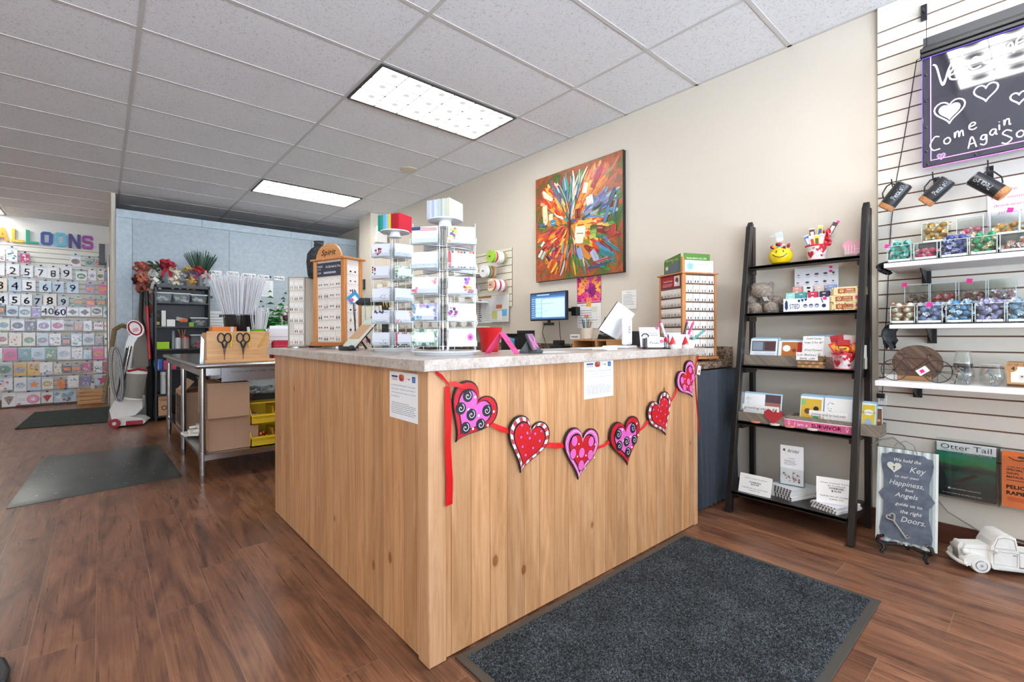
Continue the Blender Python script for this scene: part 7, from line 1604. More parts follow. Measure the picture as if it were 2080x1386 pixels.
def bag(u0, u1, v0, v1, lab, stuff):
    X = XW-.03; ya, yb = yat(u0, X), yat(u1, X); w = ya-yb; z0, z1 = P(u0, v1, X=X).z, P(u0, v0, X=X).z; h = z1-z0
    b = MB('dcdad6'); b.box(-w/2, w/2, -.012, 0, 0, h); stuff(b, w, h); o = b.build('hanging_sheet', 'film', bevel=.002); place(o, (X, (ya+yb)/2, z0), -90); tag(o, lab, 'paper')
def s1(b, w, h):
    for i in range(12): b.quadxz(-w*.42, -w*.42+w*random.uniform(.1, .25), h*(.06+.072*i), h*(.09+.072*i), -.0128, '3c3a44')
    b.quadxz(-w*.5, w*.5, h*.93, h, -.0128, 'a0702f'); b.lines(-.0, w*.45, .02, h*.9, 12, -.0128, 'a9a7ae')
def s2(b, w, h): b.quadxz(-w*.2, w*.15, h*.5, h*.64, -.0128, 'd9703a'); b.quadxz(-w*.45, -w*.15, h*.14, h*.42, -.013, 'd3d67a'); b.quadxz(-w*.13, w*.15, h*.08, h*.4, -.0134, 'f0efea'); b.quadxz(w*.13, w*.44, h*.22, h*.46, -.0132, '5fb0d6')
bag(972, 1000, 604, 657, 'paper order list hanging on the cream slatwall below the ribbons', s1); bag(1000, 1034, 601, 655, 'clear sleeve with orange, yellow and blue slips hanging on the slatwall', s2)
# ------------------------------------------------------------ stainless work table
SS = NT('brushed_stainless'); so = SS.noise(SS.map(SS.obj(), (3, 60, 60)), 8, 3); SS.pbr(SS.ramp(so, [(0, '9a9da0'), (1, 'c6c9cb')]), .22, 1)
TX0, TX1, TY0, TY1, TZT = .51, 1.95, 4.01, 6.36, .872
wt = thing('work_table', 'stainless steel work table with round legs and lower shelf behind the counter', 'table', (TX0, TY0, 0))
w, d = TX1-TX0, TY1-TY0
b = MB(); b.box(.012, w, .012, d, TZT-.02, TZT); b.cyl((0.012, .012, TZT-.018), (0.012, d, TZT-.018), .018, n=16); b.cyl((.012, .012, TZT-.018), (w, .012, TZT-.018), .018, n=16); b.ball((.012, .012, TZT-.018), .018, 16, 8); b.build('table_top', SS.m, wt)
b = MB(); b.box(.03, w, .05, .07, TZT-.09, TZT-.02); b.box(.03, .05, .05, d-.02, TZT-.09, TZT-.02); b.build('apron', SS.m, wt)
b = MB('a4a7aa'); b.box(.16, w, .025, .028, TZT-.14, TZT-.03); b.text('WARNING', .26, TZT-.075, .012, .024, '5a5c60'); b.text('SA MFG. STEEL TABLE CO., INC.', .48, TZT-.075, .014, .024, '4c4e52', width=.34); b.build('maker_plate', 'metal', wt)
b = MB(); b.box(.03, w, .04, d, .18, .205); b.box(.05, w, .03, .05, .165, .205); b.build('lower_shelf', SS.m, wt)
for y in (.055, 1.11, d-.06):
    for x in (.046, w-.05):
        b = MB(); b.cyl((x, y, .06), (x, y, TZT-.02), .021, n=20); b.cyl((x, y, .16), (x, y, .225), .026, n=20); b.cyl((x, y, .10), (x, y, .112), .023, n=20); b.cyl((x, y, .0), (x, y, .06), .014, .02, n=16); b.build('leg', SS.m, wt)
CB = NT('corrugated_cardboard'); cn = CB.noise(CB.map(CB.obj(), (200, 200, 6)), 2, 2); CB.pbr(CB.ramp(cn, [(0, 'a07d62'), (1, 'b08d70')]), .85)
def cbox(name, x0, x1, y0, y1, z0, z1, lab, extra=None, mat=None, bev=.003):
    t = MB('a8856a'); t.box(-(x1-x0)/2, (x1-x0)/2, 0, y1-y0, 0, z1-z0); 
    if extra: extra(t, x1-x0, z1-z0)
    o = t.build(name, mat or 'paper', bevel=bev); place(o, ((x0+x1)/2, y0, z0)); return tag(o, lab, 'box')
zs = .2055
def px_(u, Y): return P(u, CY, Y=Y).x
a0, a1 = px_(400, 4.1), px_(526, 4.1)
cbox('cardboard_box', .60, a1, 4.12, 4.55, zs, .455, 'plain brown cardboard box, lower of two under the steel table', lambda t, w, h: (t.quadxz(-w/2+.02, w/2-.02, h*.985, h*.992, -.0008, '8a6a50'), t.quadxz(-.0008, .0008, 0, h, -.0008, '97765b')))
cbox('cardboard_box', .585, px_(508, 4.06), 4.08, 4.5, .4575, .72, 'plain brown cardboard box, upper of two under the steel table', lambda t, w, h: (t.quadxz(-w/2+.01, w/2-.01, h*.95, h*.957, -.0008, '8a6a50'), [t.cbox((x, .2, h+.03), (.14, .4, .003), 'a8856a', ry=a) for x, a in ((-w*.3, 28), (w*.25, -22))]))
def flo(t, w, h):
    t.box(-w/2-.0015, -w/2, .02, .5, .02, h-.04, '3b2f2a'); M0 = Matrix.Translation((-w/2-.002, .26, h*.35)) @ rotm(0, 0, -90).to_4x4(); t.M = M0; t.text('FLOR', -.1, 0, .06, 0, 'a8856a', bold=.002); t.ring(-.05, .15, .045, .052, 0, 'a8856a', 18); t.lines(.05, .2, .0, .12, 4, 0, '8a6a50'); t.M = None
    for a, s in ((20, -1), (-12, 1)): t.cbox((s*w*.3, .25, h+.05), (.004, .46, .13), 'b08d70', ry=a*2)
cbox('floral_box', .56, .8, 5.2, 5.75, zs, .55, 'open brown flower box with dark printed side under the table back', flo)
def bin_(z, lab, fillc=None):
    Y = 4.09; x0 = px_(509, Y); w = .32; t = thing('parts_bin', lab, 'storage bin', (x0, Y, z), 0, 'stacked yellow parts bins')
    b = MB('dab51c'); h = .165; b.box(0, w, .22, .226, 0, h); b.box(0, w, 0, .006, 0, h*.45); b.box(0, w, -.03, .0, h*.40, h*.47); 
    for x in (0, w-.006): b.add([(x, 0, 0), (x, .22, 0), (x, .22, h), (x, .08, h), (x, 0, h*.45), (x+.006, 0, 0), (x+.006, .22, 0), (x+.006, .22, h), (x+.006, .08, h), (x+.006, 0, h*.45)], [(4, 3, 2, 1, 0), (5, 6, 7, 8, 9), (0, 5, 9, 4), (4, 9, 8, 3), (3, 8, 7, 2)])
    b.box(0, w, 0, .22, 0, .006); b.box(-.006, w+.006, .06, .226, h-.01, h); b.box(w*.5-.002, w*.5+.002, .006, .22, .006, h*.8, 'c29c14'); b.build('bin_shell', 'satin', t)
    if fillc:
        c = MB()
        for i in range(60): c.ball((random.uniform(.03, w-.03), random.uniform(.02, .12), .02+random.uniform(0, .08)), .012, 5, 4, random.choice(fillc))
        tag(c.build('contents', 'foil', t), kd='stuff')
bin_(zs, 'lower yellow stacking bin with red wire balls under the table', ['a5302a', 'c9502c', '5a2420', 'e0a04a']); bin_(zs+.172, 'upper yellow stacking bin under the table')
b = MB('e9e7e2')
for i in range(9): b.cbox((.62+random.uniform(-.05, .06), 4.75+random.uniform(0, .25), zs+.02+.02*(i//2)), (.1, .08, .018), jit('e9e6dd', .1), rz=random.uniform(0, 90), rx=random.uniform(-18, 18))
o = b.build('paper_bundle', 'paper'); tag(o, 'crumpled white paper and packets on the lower shelf near the middle leg', 'paper')
b = MB('cfd6d8')
for i in range(26): b.ball((px_(520, 4.3)+random.uniform(-.02, .3), 4.4+random.uniform(-.06, .2), zs+.40+random.uniform(0, .03)), (.03, .02, .012), 6, 4, jit('d3d9da', .15), rz=random.uniform(0, 180))
b.box(px_(515, 4.3), px_(515, 4.3)+.4, 4.34, 4.62, zs, zs+.385, '2a2a2c'); o = b.build('box_of_clear_picks', 'film'); tag(o, 'black box topped with clear plastic pieces behind the yellow bins', 'box')
# wooden tool crate on the table
Y = 4.12; X0, X1 = px_(420, Y), px_(547, Y); zt = TZT+.001
LO = wood('light_pine_crate', [(.3, 'b98450'), (.5, 'd1a06c'), (.7, 'ddb484')], axis=0, rough=.5)
tc = thing('tool_crate', 'light wooden tool crate with scissors hanging on the front of the steel table', 'crate', (X0, Y, zt)); W_ = X1-X0
MB().box(0, W_, 0, .014, 0, .235).build('front_board', LO, tc); MB().box(0, W_, .2, .214, 0, .22).build('back_board', LO, tc); MB().box(0, .014, .014, .2, 0, .225).build('end_board', LO, tc); MB().box(W_-.014, W_, .014, .2, 0, .225).build('end_board', LO, tc); MB().box(-.012, W_+.1, -.012, 0, 0, .02).build('ledge', LO, tc)
MB('e07a2c').box(.04, .2, .03, .17, .2, .27).build('orange_pad', 'paper', tc)
def scissors(x, lab):
    t = thing('scissors', lab, 'scissors', (x, Y-.012, zt+.02), 0, 'black handled scissors hanging on the tool crate')
    for s in (-1, 1):
        b = MB('17181a'); b.tube([(s*.022+.022*math.cos(a), -.003, .165+.034*math.sin(a)) for a in [k*math.pi/7 for k in range(14)]], .0055, 6, closed=True); b.tube([(s*.018, -.003, .134), (s*.004, -.003, .09)], .007, 6); b.build('handle', 'satin', t)
        b = MB('c9cccf'); b.add([(s*.011, -.004+s*.001, .095), (-s*.001, -.004+s*.001, .095), (-s*.002, -.004+s*.001, .0), (s*.010, -.002+s*.001, .095), (0, -.002+s*.001, .0)], [(0, 1, 2), (0, 2, 4, 3), (3, 4, 2, 1)]); b.build('blade', 'chrome', t)
scissors(px_(455, Y), 'left pair of black handled scissors on the tool crate'); scissors(px_(493, Y), 'right pair of black handled scissors on the tool crate')
for u, ry, c, lab in ((468, 4, 'd9a92c', 'yellow handled knife hanging between the scissors'), (506, -3, 'd9a92c', 'yellow handled knife right of the scissors'), (524, 28, 'cfa52c', 'yellow handled clippers leaning on the tool crate right end')):
    x = px_(u, Y); b = MB(c); m_ = rotm(0, ry, 0); p0 = Vector((0, 0, 0)); b.bar(p0, m_ @ Vector((0, 0, .12)), .016, .01); b.bar(m_ @ Vector((0, 0, .12)), m_ @ Vector((0, 0, .16)), .02, .006, 'b9bcc0'); o = b.build('utility_knife', 'satin', bevel=.002); place(o, (x, Y-.012, zt+.11)); tag(o, lab, 'knife')
o = MB('c3c7cb').add([(-.012, 0, 0), (.012, 0, .0), (.016, 0, .17), (-.004, 0, .2), (-.012, -.012, 0), (.012, -.012, 0), (.016, -.012, .17), (-.004, -.012, .2)], [(0, 1, 2, 3), (7, 6, 5, 4), (0, 4, 5, 1), (1, 5, 6, 2), (2, 6, 7, 3), (3, 7, 4, 0)]).build('metal_cutter', 'metal'); place(o, (px_(409, 4.2), 4.2, zt), 0); tag(o, 'grey metal cutter standing at the left end of the tool crate', 'cutter')
def sticks(t, n, R0, z0, zh, spread, r, cup, seed):
    rn = random.Random(seed); b = MB('e9e9ea')
    for i in range(n):
        a = rn.uniform(0, 6.283); q = math.sqrt(rn.random()); p0 = (R0*.5*q*math.cos(a), R0*.5*q*math.sin(a), z0); k = rn.uniform(.9, 1.05); p1 = (spread*q*math.cos(a), spread*q*math.sin(a), z0+zh*k)
        c = jit('e3e4e8', .12); b.cyl(p0, p1, r, n=4, col=c, caps=False)
        if cup: d_ = (Vector(p1)-Vector(p0)).normalized(); b.cyl(p1, Vector(p1)+d_*.018, r*1.2, r*3, 5, c)
    tag(b.build('sticks', 'satin', t), kd='stuff')
bu = thing('bucket_of_sticks', 'black bucket crammed with white balloon sticks behind the tool crate', 'bucket', (px_(486, 4.5), 4.5, zt))
MB('1b1c1e').lathe([(0, 0), (.085, 0), (.088, .01), (.118, .36), (.124, .365), (.124, .375), (.113, .37), (.083, .012), (0, .012)], n=36).build('bucket', 'gloss', bu); sticks(bu, 330, .05, .05, .62, .20, .0022, True, 1)
b = MB('e6e6e8'); b.cyl((.05, 0, .35), (.23, .02, .18), .003, n=5); b.cyl((-.06, -.03, .38), (-.17, -.04, .58), .003, n=5); b.build('stray_stick', 'satin', bu)
gb = thing('basket_of_sticks', 'lime green cup full of white plastic picks right of the black bucket', 'cup', (px_(524, 4.42), 4.43, zt))
MB('7fc832').lathe([(0, 0), (.05, 0), (.062, .24), (.068, .255), (.06, .255), (.05, .01), (0, .01)], n=24).build('cup', 'gloss', gb); sticks(gb, 110, .05, .05, .36, .085, .0022, True, 2)
# ferns and flowers behind
fn = thing('green_plant', 'leafy green fern with dried flowers on the steel table behind the sticks', 'plant', (px_(552, 5.0), 5.0, zt))
MB('5a6a60').lathe([(0, 0), (.08, 0), (.1, .2), (.09, .2), (.07, .02), (0, .02)], n=24).build('pot', 'satin', fn)
b = MB(); rn = random.Random(8)
for i in range(70):
    a = rn.uniform(0, 6.283); L_ = rn.uniform(.28, .5); el = rn.uniform(.3, 1.2); c = rn.choice(['2f7a35', '3d9a40', '25602c', '4fae4a']); pts = []
    for k in range(7):
        s = k/6; pts.append(Vector((L_*s*math.cos(a)*math.cos(el), L_*s*math.sin(a)*math.cos(el), .2+L_*s*math.sin(el)*1.3-.14*s*s)))
    for k in range(1, 7):
        tdir = (pts[k]-pts[k-1]).normalized(); sd = tdir.cross(Vector((0, 0, 1))).normalized()*.08*(1-k/8)
        for s_ in (-1, 1): p = pts[k]; b.add([tuple(p-tdir*.012), tuple(p+sd*s_+Vector((0, 0, -.012))), tuple(p+tdir*.014)], [(0, 1, 2), (2, 1, 0)], jit(c, .25))
b.build('fronds', 'satin', fn)
b = MB('d9dccf')
for i in range(60): b.ball((rn.uniform(.03, .2), rn.uniform(-.1, .1), .42+rn.uniform(-.06, .07)), rn.uniform(.008, .018), 5, 4, jit('dcdcd0', .15))
for i in range(7): x = .06+i*.022; b.cyl((x, -.12, .12), (x+rn.uniform(-.02, .02), -.13, .36), .006, n=5, col=rn.choice(['c9b98a', '8a6a4a', '2a8a7a', 'd9cfae']))
b.ball((.10, -.13, .37), (.035, .03, .03), 8, 6, '4a2c34'); b.build('dried_flowers', 'matte', fn)
Y = 4.12
for (u0, u1, v0, v1, Yp, c, lab, rz, cat) in ((540, 600, 668, 722, 4.35, 'e6e6ea', 'white paper folder stack right of the tool crate', 0, 'paper'), (556, 640, 692, 722, 4.2, 'b8243c', 'crimson folder lying at the table end by the counter', 0, 'folder'), (560, 604, 660, 668, 4.6, '7fd0a8', 'mint green label strip behind the paper folders', 0, 'label'), (548, 600, 662, 684, 4.5, 'eef0f4', 'white carton behind the paper folders', 0, 'box')):
    x0, x1 = px_(u0, Yp), px_(u1, Yp); z1 = P(u0, v0, Y=Yp).z; z0 = zt if v1 > 690 else P(u0, v1, Y=Yp).z
    b = MB(c); h = z1-zt; n = 6
    for i in range(n): b.box(x0+i*.002, x1-i*.003, Yp+i*.02, Yp+i*.02+.012, zt, zt+h*(1-.02*i), jit(c, .05))
    b.lines(x0+.02, x1-.02, zt+h*.2, zt+h*.8, 5, Yp-.001, mix(c, '8a8a92', .5)); o = b.build('paper_folder' if 'fold' in lab else cat.replace(' ', '_')+'_piece' if cat != 'box' else 'white_carton', 'paper', smooth=False); tag(o, lab, cat)
# ------------------------------------------------------------ black shelf unit by the divider
YU = 7.352; ux0, ux1 = .506, 1.092
su = thing('shelf_unit', 'tall black shelf unit against the blue grey divider', 'shelf unit', (ux0, YU, 0)); w = ux1-ux0
BKM = NT('black_laminate'); bn_ = BKM.noise(BKM.obj(), 20, 2); BKM.pbr(BKM.ramp(bn_, [(0, '232529'), (1, '2f3135')]), .4)
for x in (0, w-.018): MB().box(x, x+.018, 0, .3, 0, 1.71).build('side_panel', BKM.m, su)
MB().box(.018, w-.018, .294, .3, .05, 1.70).build('back_panel', BKM.m, su)
UZ = [1.70, 1.497, 1.19, .905, .645, .335, .06]
for z in UZ: MB().box(.018 if z < 1.69 else -.0, w-.018 if z < 1.69 else w, 0, .293, z-.016, z if z < 1.69 else 1.725).build('shelf_board', BKM.m, su)
def bow(t, c, s, cols, rn):
    b = MB()
    for i in range(16):
        a = rn.uniform(0, 6.283); el = rn.uniform(-.5, 1.3); d_ = Vector((math.cos(a)*math.cos(el), math.sin(a)*math.cos(el), math.sin(el))); sd = d_.orthogonal().normalized(); cc = Vector(c); up = d_.cross(sd)*.4*s
        b.strip([cc, cc+d_*s*.5+up, cc+d_*s+up*.4, cc+d_*s*.6-up, cc], sd, s*.38, .001, jit(rn.choice(cols), .2))
    for k in (-1, 1): b.strip([Vector(c), Vector(c)+Vector((k*s*.3, -s*.3, -s*.6)), Vector(c)+Vector((k*s*.45, -s*.35, -s*1.3))], Vector((1, .2, 0)), s*.35, .001, cols[0])
    return b.build('bow_loops', 'fabric', t)
rn = random.Random(21)
BW_ = [(288, 545, .10, ['a2523f', 'b5684f', '8a3a34'], 'brown plaid'), (286, 570, .10, ['8a3a30', '3a2a2a', 'b56a50'], 'dark red plaid'), (310, 545, .10, ['b8b4a8', '3d4a3c', 'dcd8cc'], 'black and white plaid'), (316, 568, .10, ['c3c0b6', '4a4f46', 'e0ddd2'], 'grey and white plaid'), (338, 542, .11, ['a8202f', 'b52c38', '8a1a2a'], 'dark red'), (352, 556, .10, ['d9cfbc', 'e6dcc8', 'c4b9a0'], 'cream'), (358, 570, .09, ['d3c9b3', 'bfb59c', 'e3dcc9'], 'linen'), (375, 566, .09, ['8f929a', 'c4c6cc', '3a3a40'], 'grey checked'), (384, 552, .08, ['c9a052', 'a0462f', 'd9b76a'], 'gold'), (387, 574, .08, ['bf9a58', 'a8843f'], 'tan'), (405, 553, .09, ['a5242c', 'c23a38', '7f1c24'], 'red'), (404, 568, .07, ['e02a8c', 'f04a9a'], 'hot pink'), (420, 562, .08, ['b5b0b4', 'd9a0a8', '4a3a44'], 'pink and grey')]
for i, (u, v, s, cols, nm) in enumerate(BW_):
    p = P(u, v, Y=YU+.10+.02*(i % 3)); t = thing('ribbon_bow', '%s ribbon bow in the heap on top of the black shelf unit' % nm, 'bow', p, 0, 'ribbon bows on the shelf unit'); bow(t, (0, 0, 0), s*.95, cols, rn)
p = P(297, 590, Y=YP-.05); t = thing('ribbon_bow', 'long brown plaid ribbon bow hanging beside the top of the shelf unit', 'bow', p); bow(t, (0, 0, 0), .1, ['9a6a58', '7a4a3c', 'b58a78'], rn)
b = MB('8a5a4a'); b.strip([(0, 0, 0), (-.03, -.01, -.12), (.04, -.01, -.2), (.02, -.01, -.3)], (1, .2, 0), .07, .001); b.build('ribbon_tail', 'fabric', t)
p = P(408, 578, Y=YU+.12); t = thing('bunch_of_stems', 'bunch of dark and bright green wire stems fanning up from the shelf unit', 'floral stems', (p.x, p.y, 1.7255))
b = MB('5a5f62'); b.lathe([(0, 0), (.05, 0), (.06, .14), (.05, .14), (0, .01)], n=18); b.build('pot', 'satin', t)
b = MB()
for i in range(120): a = rn.uniform(-.75, .75); L_ = rn.uniform(.32, .42); c = '17382f' if rn.random() < .8 else '2f8a3a'; b.cyl((.02*a, rn.uniform(-.02, .02), .08), (L_*math.sin(a)*.75, rn.uniform(-.05, .05), .08+L_*math.cos(a*.8)), .002, n=4, col=c, caps=False)
for i in range(14): a = rn.uniform(.2, 1.5); b.tube([(.02, -.03, .1), (.1*math.sin(a), -.05, .2), (.24*math.sin(a), -.06, .16*math.cos(a)+.02)], .004, 4, '2f9a3a')
for k in range(4): b.tube([(-.06-.02*k+.05*math.cos(a_), -.03, .15+.05*math.sin(a_)) for a_ in [q*math.pi/5 for q in range(9)]], .003, 5, '3a5a9a')
tag(b.build('stems', 'satin', t), kd='stuff')
TUB = clearmat('translucent_tub', 'e9eeee', .08, .12, .4)
def tub(u0, u1, v0, k, lab, lid='e3e6e4', fills=('c9b48a', 'd9d9d4', 'a9b0b0')):
    Y = YU+.04; x0, x1 = px_(u0, Y), px_(u1, Y); z = UZ[k]+.0005; h = P(u0, v0, Y=Y).z-z; w = x1-x0; t = thing('plastic_tub', lab, 'storage tub', ((x0+x1)/2, Y, z), 0, 'translucent tubs on the shelf unit')
    b = MB('dfe5e4'); a, c = w*.42, w*.5; b.add([(-a, .01, 0), (a, .01, 0), (a, .15, 0), (-a, .15, 0), (-c, 0, h), (c, 0, h), (c, .17, h), (-c, .17, h)], [(3, 2, 1, 0), (0, 1, 5, 4), (1, 2, 6, 5), (2, 3, 7, 6), (3, 0, 4, 7)]); b.build('tub', TUB, t)
    MB(lid).box(-c-.006, c+.006, -.006, .176, h-.006, h+.006).build('lid', 'satin', t, bevel=.003)
    b = MB(); [b.cbox((random.uniform(-a*.7, a*.7), random.uniform(.04, .12), .02+random.uniform(0, h*.45)), (.06, .03, .02), random.choice(fills), rx=random.uniform(-40, 40), rz=random.uniform(0, 90)) for _ in range(9)]; b.build('contents', 'paper', t)
tub(315, 350, 594, 1, 'left clear tub on the highest shelf of the black unit'); tub(352, 387, 596, 1, 'middle clear tub on the highest shelf of the black unit'); tub(389, 421, 599, 1, 'right clear tub on the highest shelf of the black unit')
tub(388, 424, 646, 2, 'clear tub at the right end of the second shelf'); tub(388, 424, 681, 3, 'red lidded looking tub with red contents on the third shelf', 'd9dcda', ('b52a34', 'c9505a', 'e9e4e0'))
def block(u0, u1, v0, k, c, lab, nm, cat, d=.12, mat='paper', y=0., extra=None):
    Y = YU+.03+y; x0, x1 = px_(u0, Y), px_(u1, Y); z = UZ[k]+.0005; h = P(u0, v0, Y=Y).z-z; b = MB(c); b.box(x0, x1, Y, Y+d, z, z+h)
    if extra: extra(b, x0, x1, Y, z, h)
    return tag(b.build(nm, mat, bevel=.002), lab, cat)
def cylo(u, v0, k, r, c, lab, nm, cat, mat='gloss', lid=None, y=.08):
    Y = YU+y; z = UZ[k]+.0005; h = P(u, v0, Y=Y).z-z; b = MB(c); b.lathe([(0, 0), (r, 0), (r, h*.85), (r*.9, h), (0, h)], (px_(u, Y), Y, z), 20)
    if lid: b.lathe([(r*1.05, h*.86), (r*1.05, h), (0, h)], (px_(u, Y), Y, z), 20, lid)
    return tag(b.build(nm, mat), lab, cat)
block(316, 326, 632, 2, '2a2a22', 'dark tape dispenser at the left of the second shelf', 'tape_dispenser', 'tape', extra=lambda b, x0, x1, Y, z, h: (b.quadxz(x0+.01, x1-.01, z+h*.1, z+h*.3, Y-.001, 'c9a84a'), b.quadxz(x0+.01, x1-.01, z+h*.6, z+h*.8, Y-.001, '4a4a2a')))
block(328, 337, 631, 2, 'dcdcd8', 'tall white carton on the second shelf', 'white_box', 'box'); block(339, 356, 649, 2, 'e6e6e6', 'two low white boxes on the second shelf', 'white_box', 'box'); block(357, 383, 654, 2, '3a3a3e', 'black tray with orange tag on the second shelf', 'small_tray', 'tray', extra=lambda b, x0, x1, Y, z, h: (b.cbox(((x0+x1)/2, Y+.05, z+h+.03), (.12, .08, .03), 'b9b5ac', rx=20, ry=14), b.cbox((x0+.08, Y+.01, z+h+.02), (.07, .02, .04), 'd9622c', ry=-14)))
block(384, 394, 655, 2, '7fa83a', 'small green patterned box on the second shelf', 'green_box', 'box', .05, y=-.02)
block(316, 344, 695, 3, 'a3cf2a', 'lime green carton on the third shelf', 'lime_box', 'box'); cylo(352, 672, 3, .025, '6a7074', 'slim grey bottle on the third shelf', 'bottle', 'bottle'); cylo(361, 686, 3, .035, 'b9bfc0', 'pale glass jar on the third shelf', 'glass_jar', 'jar'); cylo(376, 684, 3, .045, '8a7a70', 'jar with red lid on the third shelf', 'lidded_jar', 'jar', lid='c23038')
b = MB('b5764a'); [b.cyl((px_(371, 7.45)+random.uniform(-.01, .01), 7.45, UZ[3]+.1), (px_(371, 7.45)+random.uniform(-.06, .06), 7.45, UZ[3]+.25), .004, n=5) for _ in range(9)]; b.lathe([(0, 0), (.03, 0), (.03, .12), (0, .12)], (px_(371, 7.45), 7.45, UZ[3]+.0005), 16, '5a5550'); tag(b.build('pencil_jar', 'satin'), 'small jar of wooden pencils on the third shelf', 'pencils')
cylo(322, 730, 4, .05, '3f64b0', 'blue and white round tin on the fourth shelf', 'round_tin', 'tin'); block(332, 358, 733, 4, 'c2486a', 'pink and red wrapped bundle on the fourth shelf', 'gift_bundle', 'ribbon', mat='fabric'); cylo(331, 755, 5, .03, 'cdd2d2', 'clear bottle with green base on the fifth shelf', 'clear_bottle', 'bottle', lid='e9eeee')
block(321, 345, 806, 6, 'c89b76', 'brown printed carton at the bottom of the shelf unit', 'brown_carton', 'box', extra=lambda b, x0, x1, Y, z, h: (b.text('JUMBO', (x0+x1)/2, z+h*.75, h*.1, Y-.001, '4a3a30', width=(x1-x0)*.6), b.ring((x0+x1)/2, z+h*.4, h*.08, h*.12, Y-.001, '4a3a30', 14)))
# papers, day labels, magnets on the divider
for nm, u0, u1, v0, v1 in (('Monday', 430, 451, 551, 558), ('Tuesday', 462, 485, 553, 559), ('Wednesday', 494, 520, 557, 563), ('Thursday', 524, 547, 560, 566), ('Friday', 558, 578, 562, 569)):
    Y = YP-.001; x0, x1 = px_(u0, Y), px_(u1, Y); zc = P((u0+u1)/2, (v0+v1)/2, Y=Y).z; b = MB('efefec'); b.box(x0, x1, Y-.001, Y, zc-.03, zc+.03); b.text(nm, (x0+x1)/2, zc-.014, .032, Y-.0018, '26262a', width=(x1-x0)*.86, bold=.001); tag(b.build('day_label', 'paper'), 'white %s label pinned on the blue grey divider' % nm, 'label', 'weekday labels on the divider')
for i, (u, v, r) in enumerate(((468, 580, .025), (549, 563, .014), (510, 569, .012), (514, 579, .012), (496, 591, .012), (536, 577, .014), (514, 565, .01), (448, 642, .02), (429, 604, .02), (496, 562, .01))):
    p = P(u, v, Y=YP-.002); o = MB('2c3034').cyl((0, -.008, 0), (0, 0, 0), r, n=16).build('round_magnet', 'satin'); place(o, p); tag(o, ('large dark magnet below the Tuesday label', 'dark magnet between Thursday and Friday labels', 'dark magnet below Wednesday label, higher of two', 'dark magnet below Wednesday label, lower of two', 'lone dark magnet left of the clipped receipt', 'dark magnet holding the receipt below Thursday', 'tiny magnet at the right end of the Wednesday label', 'dark magnet on the large sheet behind the bucket', 'dark magnet right beside the shelf unit', 'tiny magnet at the left end of the Wednesday label')[i], 'magnet', 'round magnets on the divider')
for u0, u1, v0, v1, lab in ((424, 462, 632, 690, 'large white list pinned on the divider behind the black bucket'), (523, 555, 569, 602, 'white receipt pinned below the Thursday label'), (514, 524, 578, 588, 'small crumpled clear tag left of the receipt')):
    Y = YP-.002; x0, x1 = px_(u0, Y), px_(u1, Y); z1, z0 = P(u0, v0, Y=Y).z, P(u0, v1, Y=Y).z; b = MB('e6e9ea'); b.box(x0, x1, Y-.001, Y, z0, z1); b.lines(x0+.02, x1-.02, z0+.02, z1-.02, 9, Y-.0016, 'a3a9ae'); tag(b.build('pinned_sheet', 'paper'), lab, 'paper')
# ------------------------------------------------------------ vacuum, broom, bag
vc = thing('vacuum_cleaner', 'white and red upright vacuum cleaner with coiled hose by the divider', 'vacuum cleaner', (.27, 7.3, 0), -12)
b = MB('e6e5e2'); b.prism([(-.16, .02), (.14, .02), (.17, .05), (.12, .09), (-.05, .12), (-.16, .09)], -.16, .12); b.build('floor_head', 'gloss', vc, bevel=.02, seg=3)
b = MB('a3162e'); b.cyl((-.12, -.19, .055), (-.12, -.16, .055), .055, n=24); b.box(-.02, .14, -.165, -.155, .02, .07); b.cyl((-.12, .12, .055), (-.12, .15, .055), .055, n=24); b.build('wheel', 'gloss', vc, bevel=.004); 
b = MB('d8d8d6'); b.cyl((-.12, -.196, .055), (-.12, -.19, .055), .02, n=16); b.build('hub_cap', 'gloss', vc)
b = MB('e9e8e5'); b.prism([(-.17, .09), (.05, .12), (.12, .2), (.12, .34), (.0, .36), (-.13, .34), (-.19, .2)], -.07, .09); b.build('lower_body', 'gloss', vc, bevel=.02, seg=3)
b = MB('8d8a84'); b.cyl((.04, -.08, .33), (.07, -.08, .62), .085, .1, n=28); b.build('dust_cup', 'satin', vc); b = MB('e6e4e0'); b.cyl((.07, -.08, .62), (.075, -.08, .68), .105, .09, n=28); b.cyl((.035, -.08, .31), (.04, -.08, .335), .092, n=28); b.build('dust_cup_lid', 'gloss', vc, bevel=.006); b = MB('a3162e'); b.tube([(.0, -.17, .66), (.1, -.19, .68), (.17, -.12, .66)], .014, 8); b.build('lid_latch', 'gloss', vc)
b = MB('dcdad6'); b.prism([(-.13, .3), (-.06, .3), (.03, .98), (.07, 1.06), (-.02, 1.08), (-.05, .98)], .0, .06); b.build('spine', 'gloss', vc, bevel=.015, seg=3)
b = MB('c2c4c6'); b.tube([(-.12, -.03, .3), (-.06, -.03, .6), (-.0, -.03, .95)], .017, 10); b.tube([(-.15, -.02, .3), (-.09, -.03, .6), (-.03, -.03, .93)], .012, 8); b.build('wand', 'chrome', vc)
b = MB('e9e7e4'); b.M = Matrix.Translation((.05, -.03, 1.16)) @ rotm(0, -20, 0).to_4x4(); b.prism([(.078*math.cos(a), .105*math.sin(a)) for a in [k*math.pi/12 for k in range(24)]], -.02, .05); b.M = None; b.build('handle_head', 'gloss', vc, bevel=.015, seg=3)
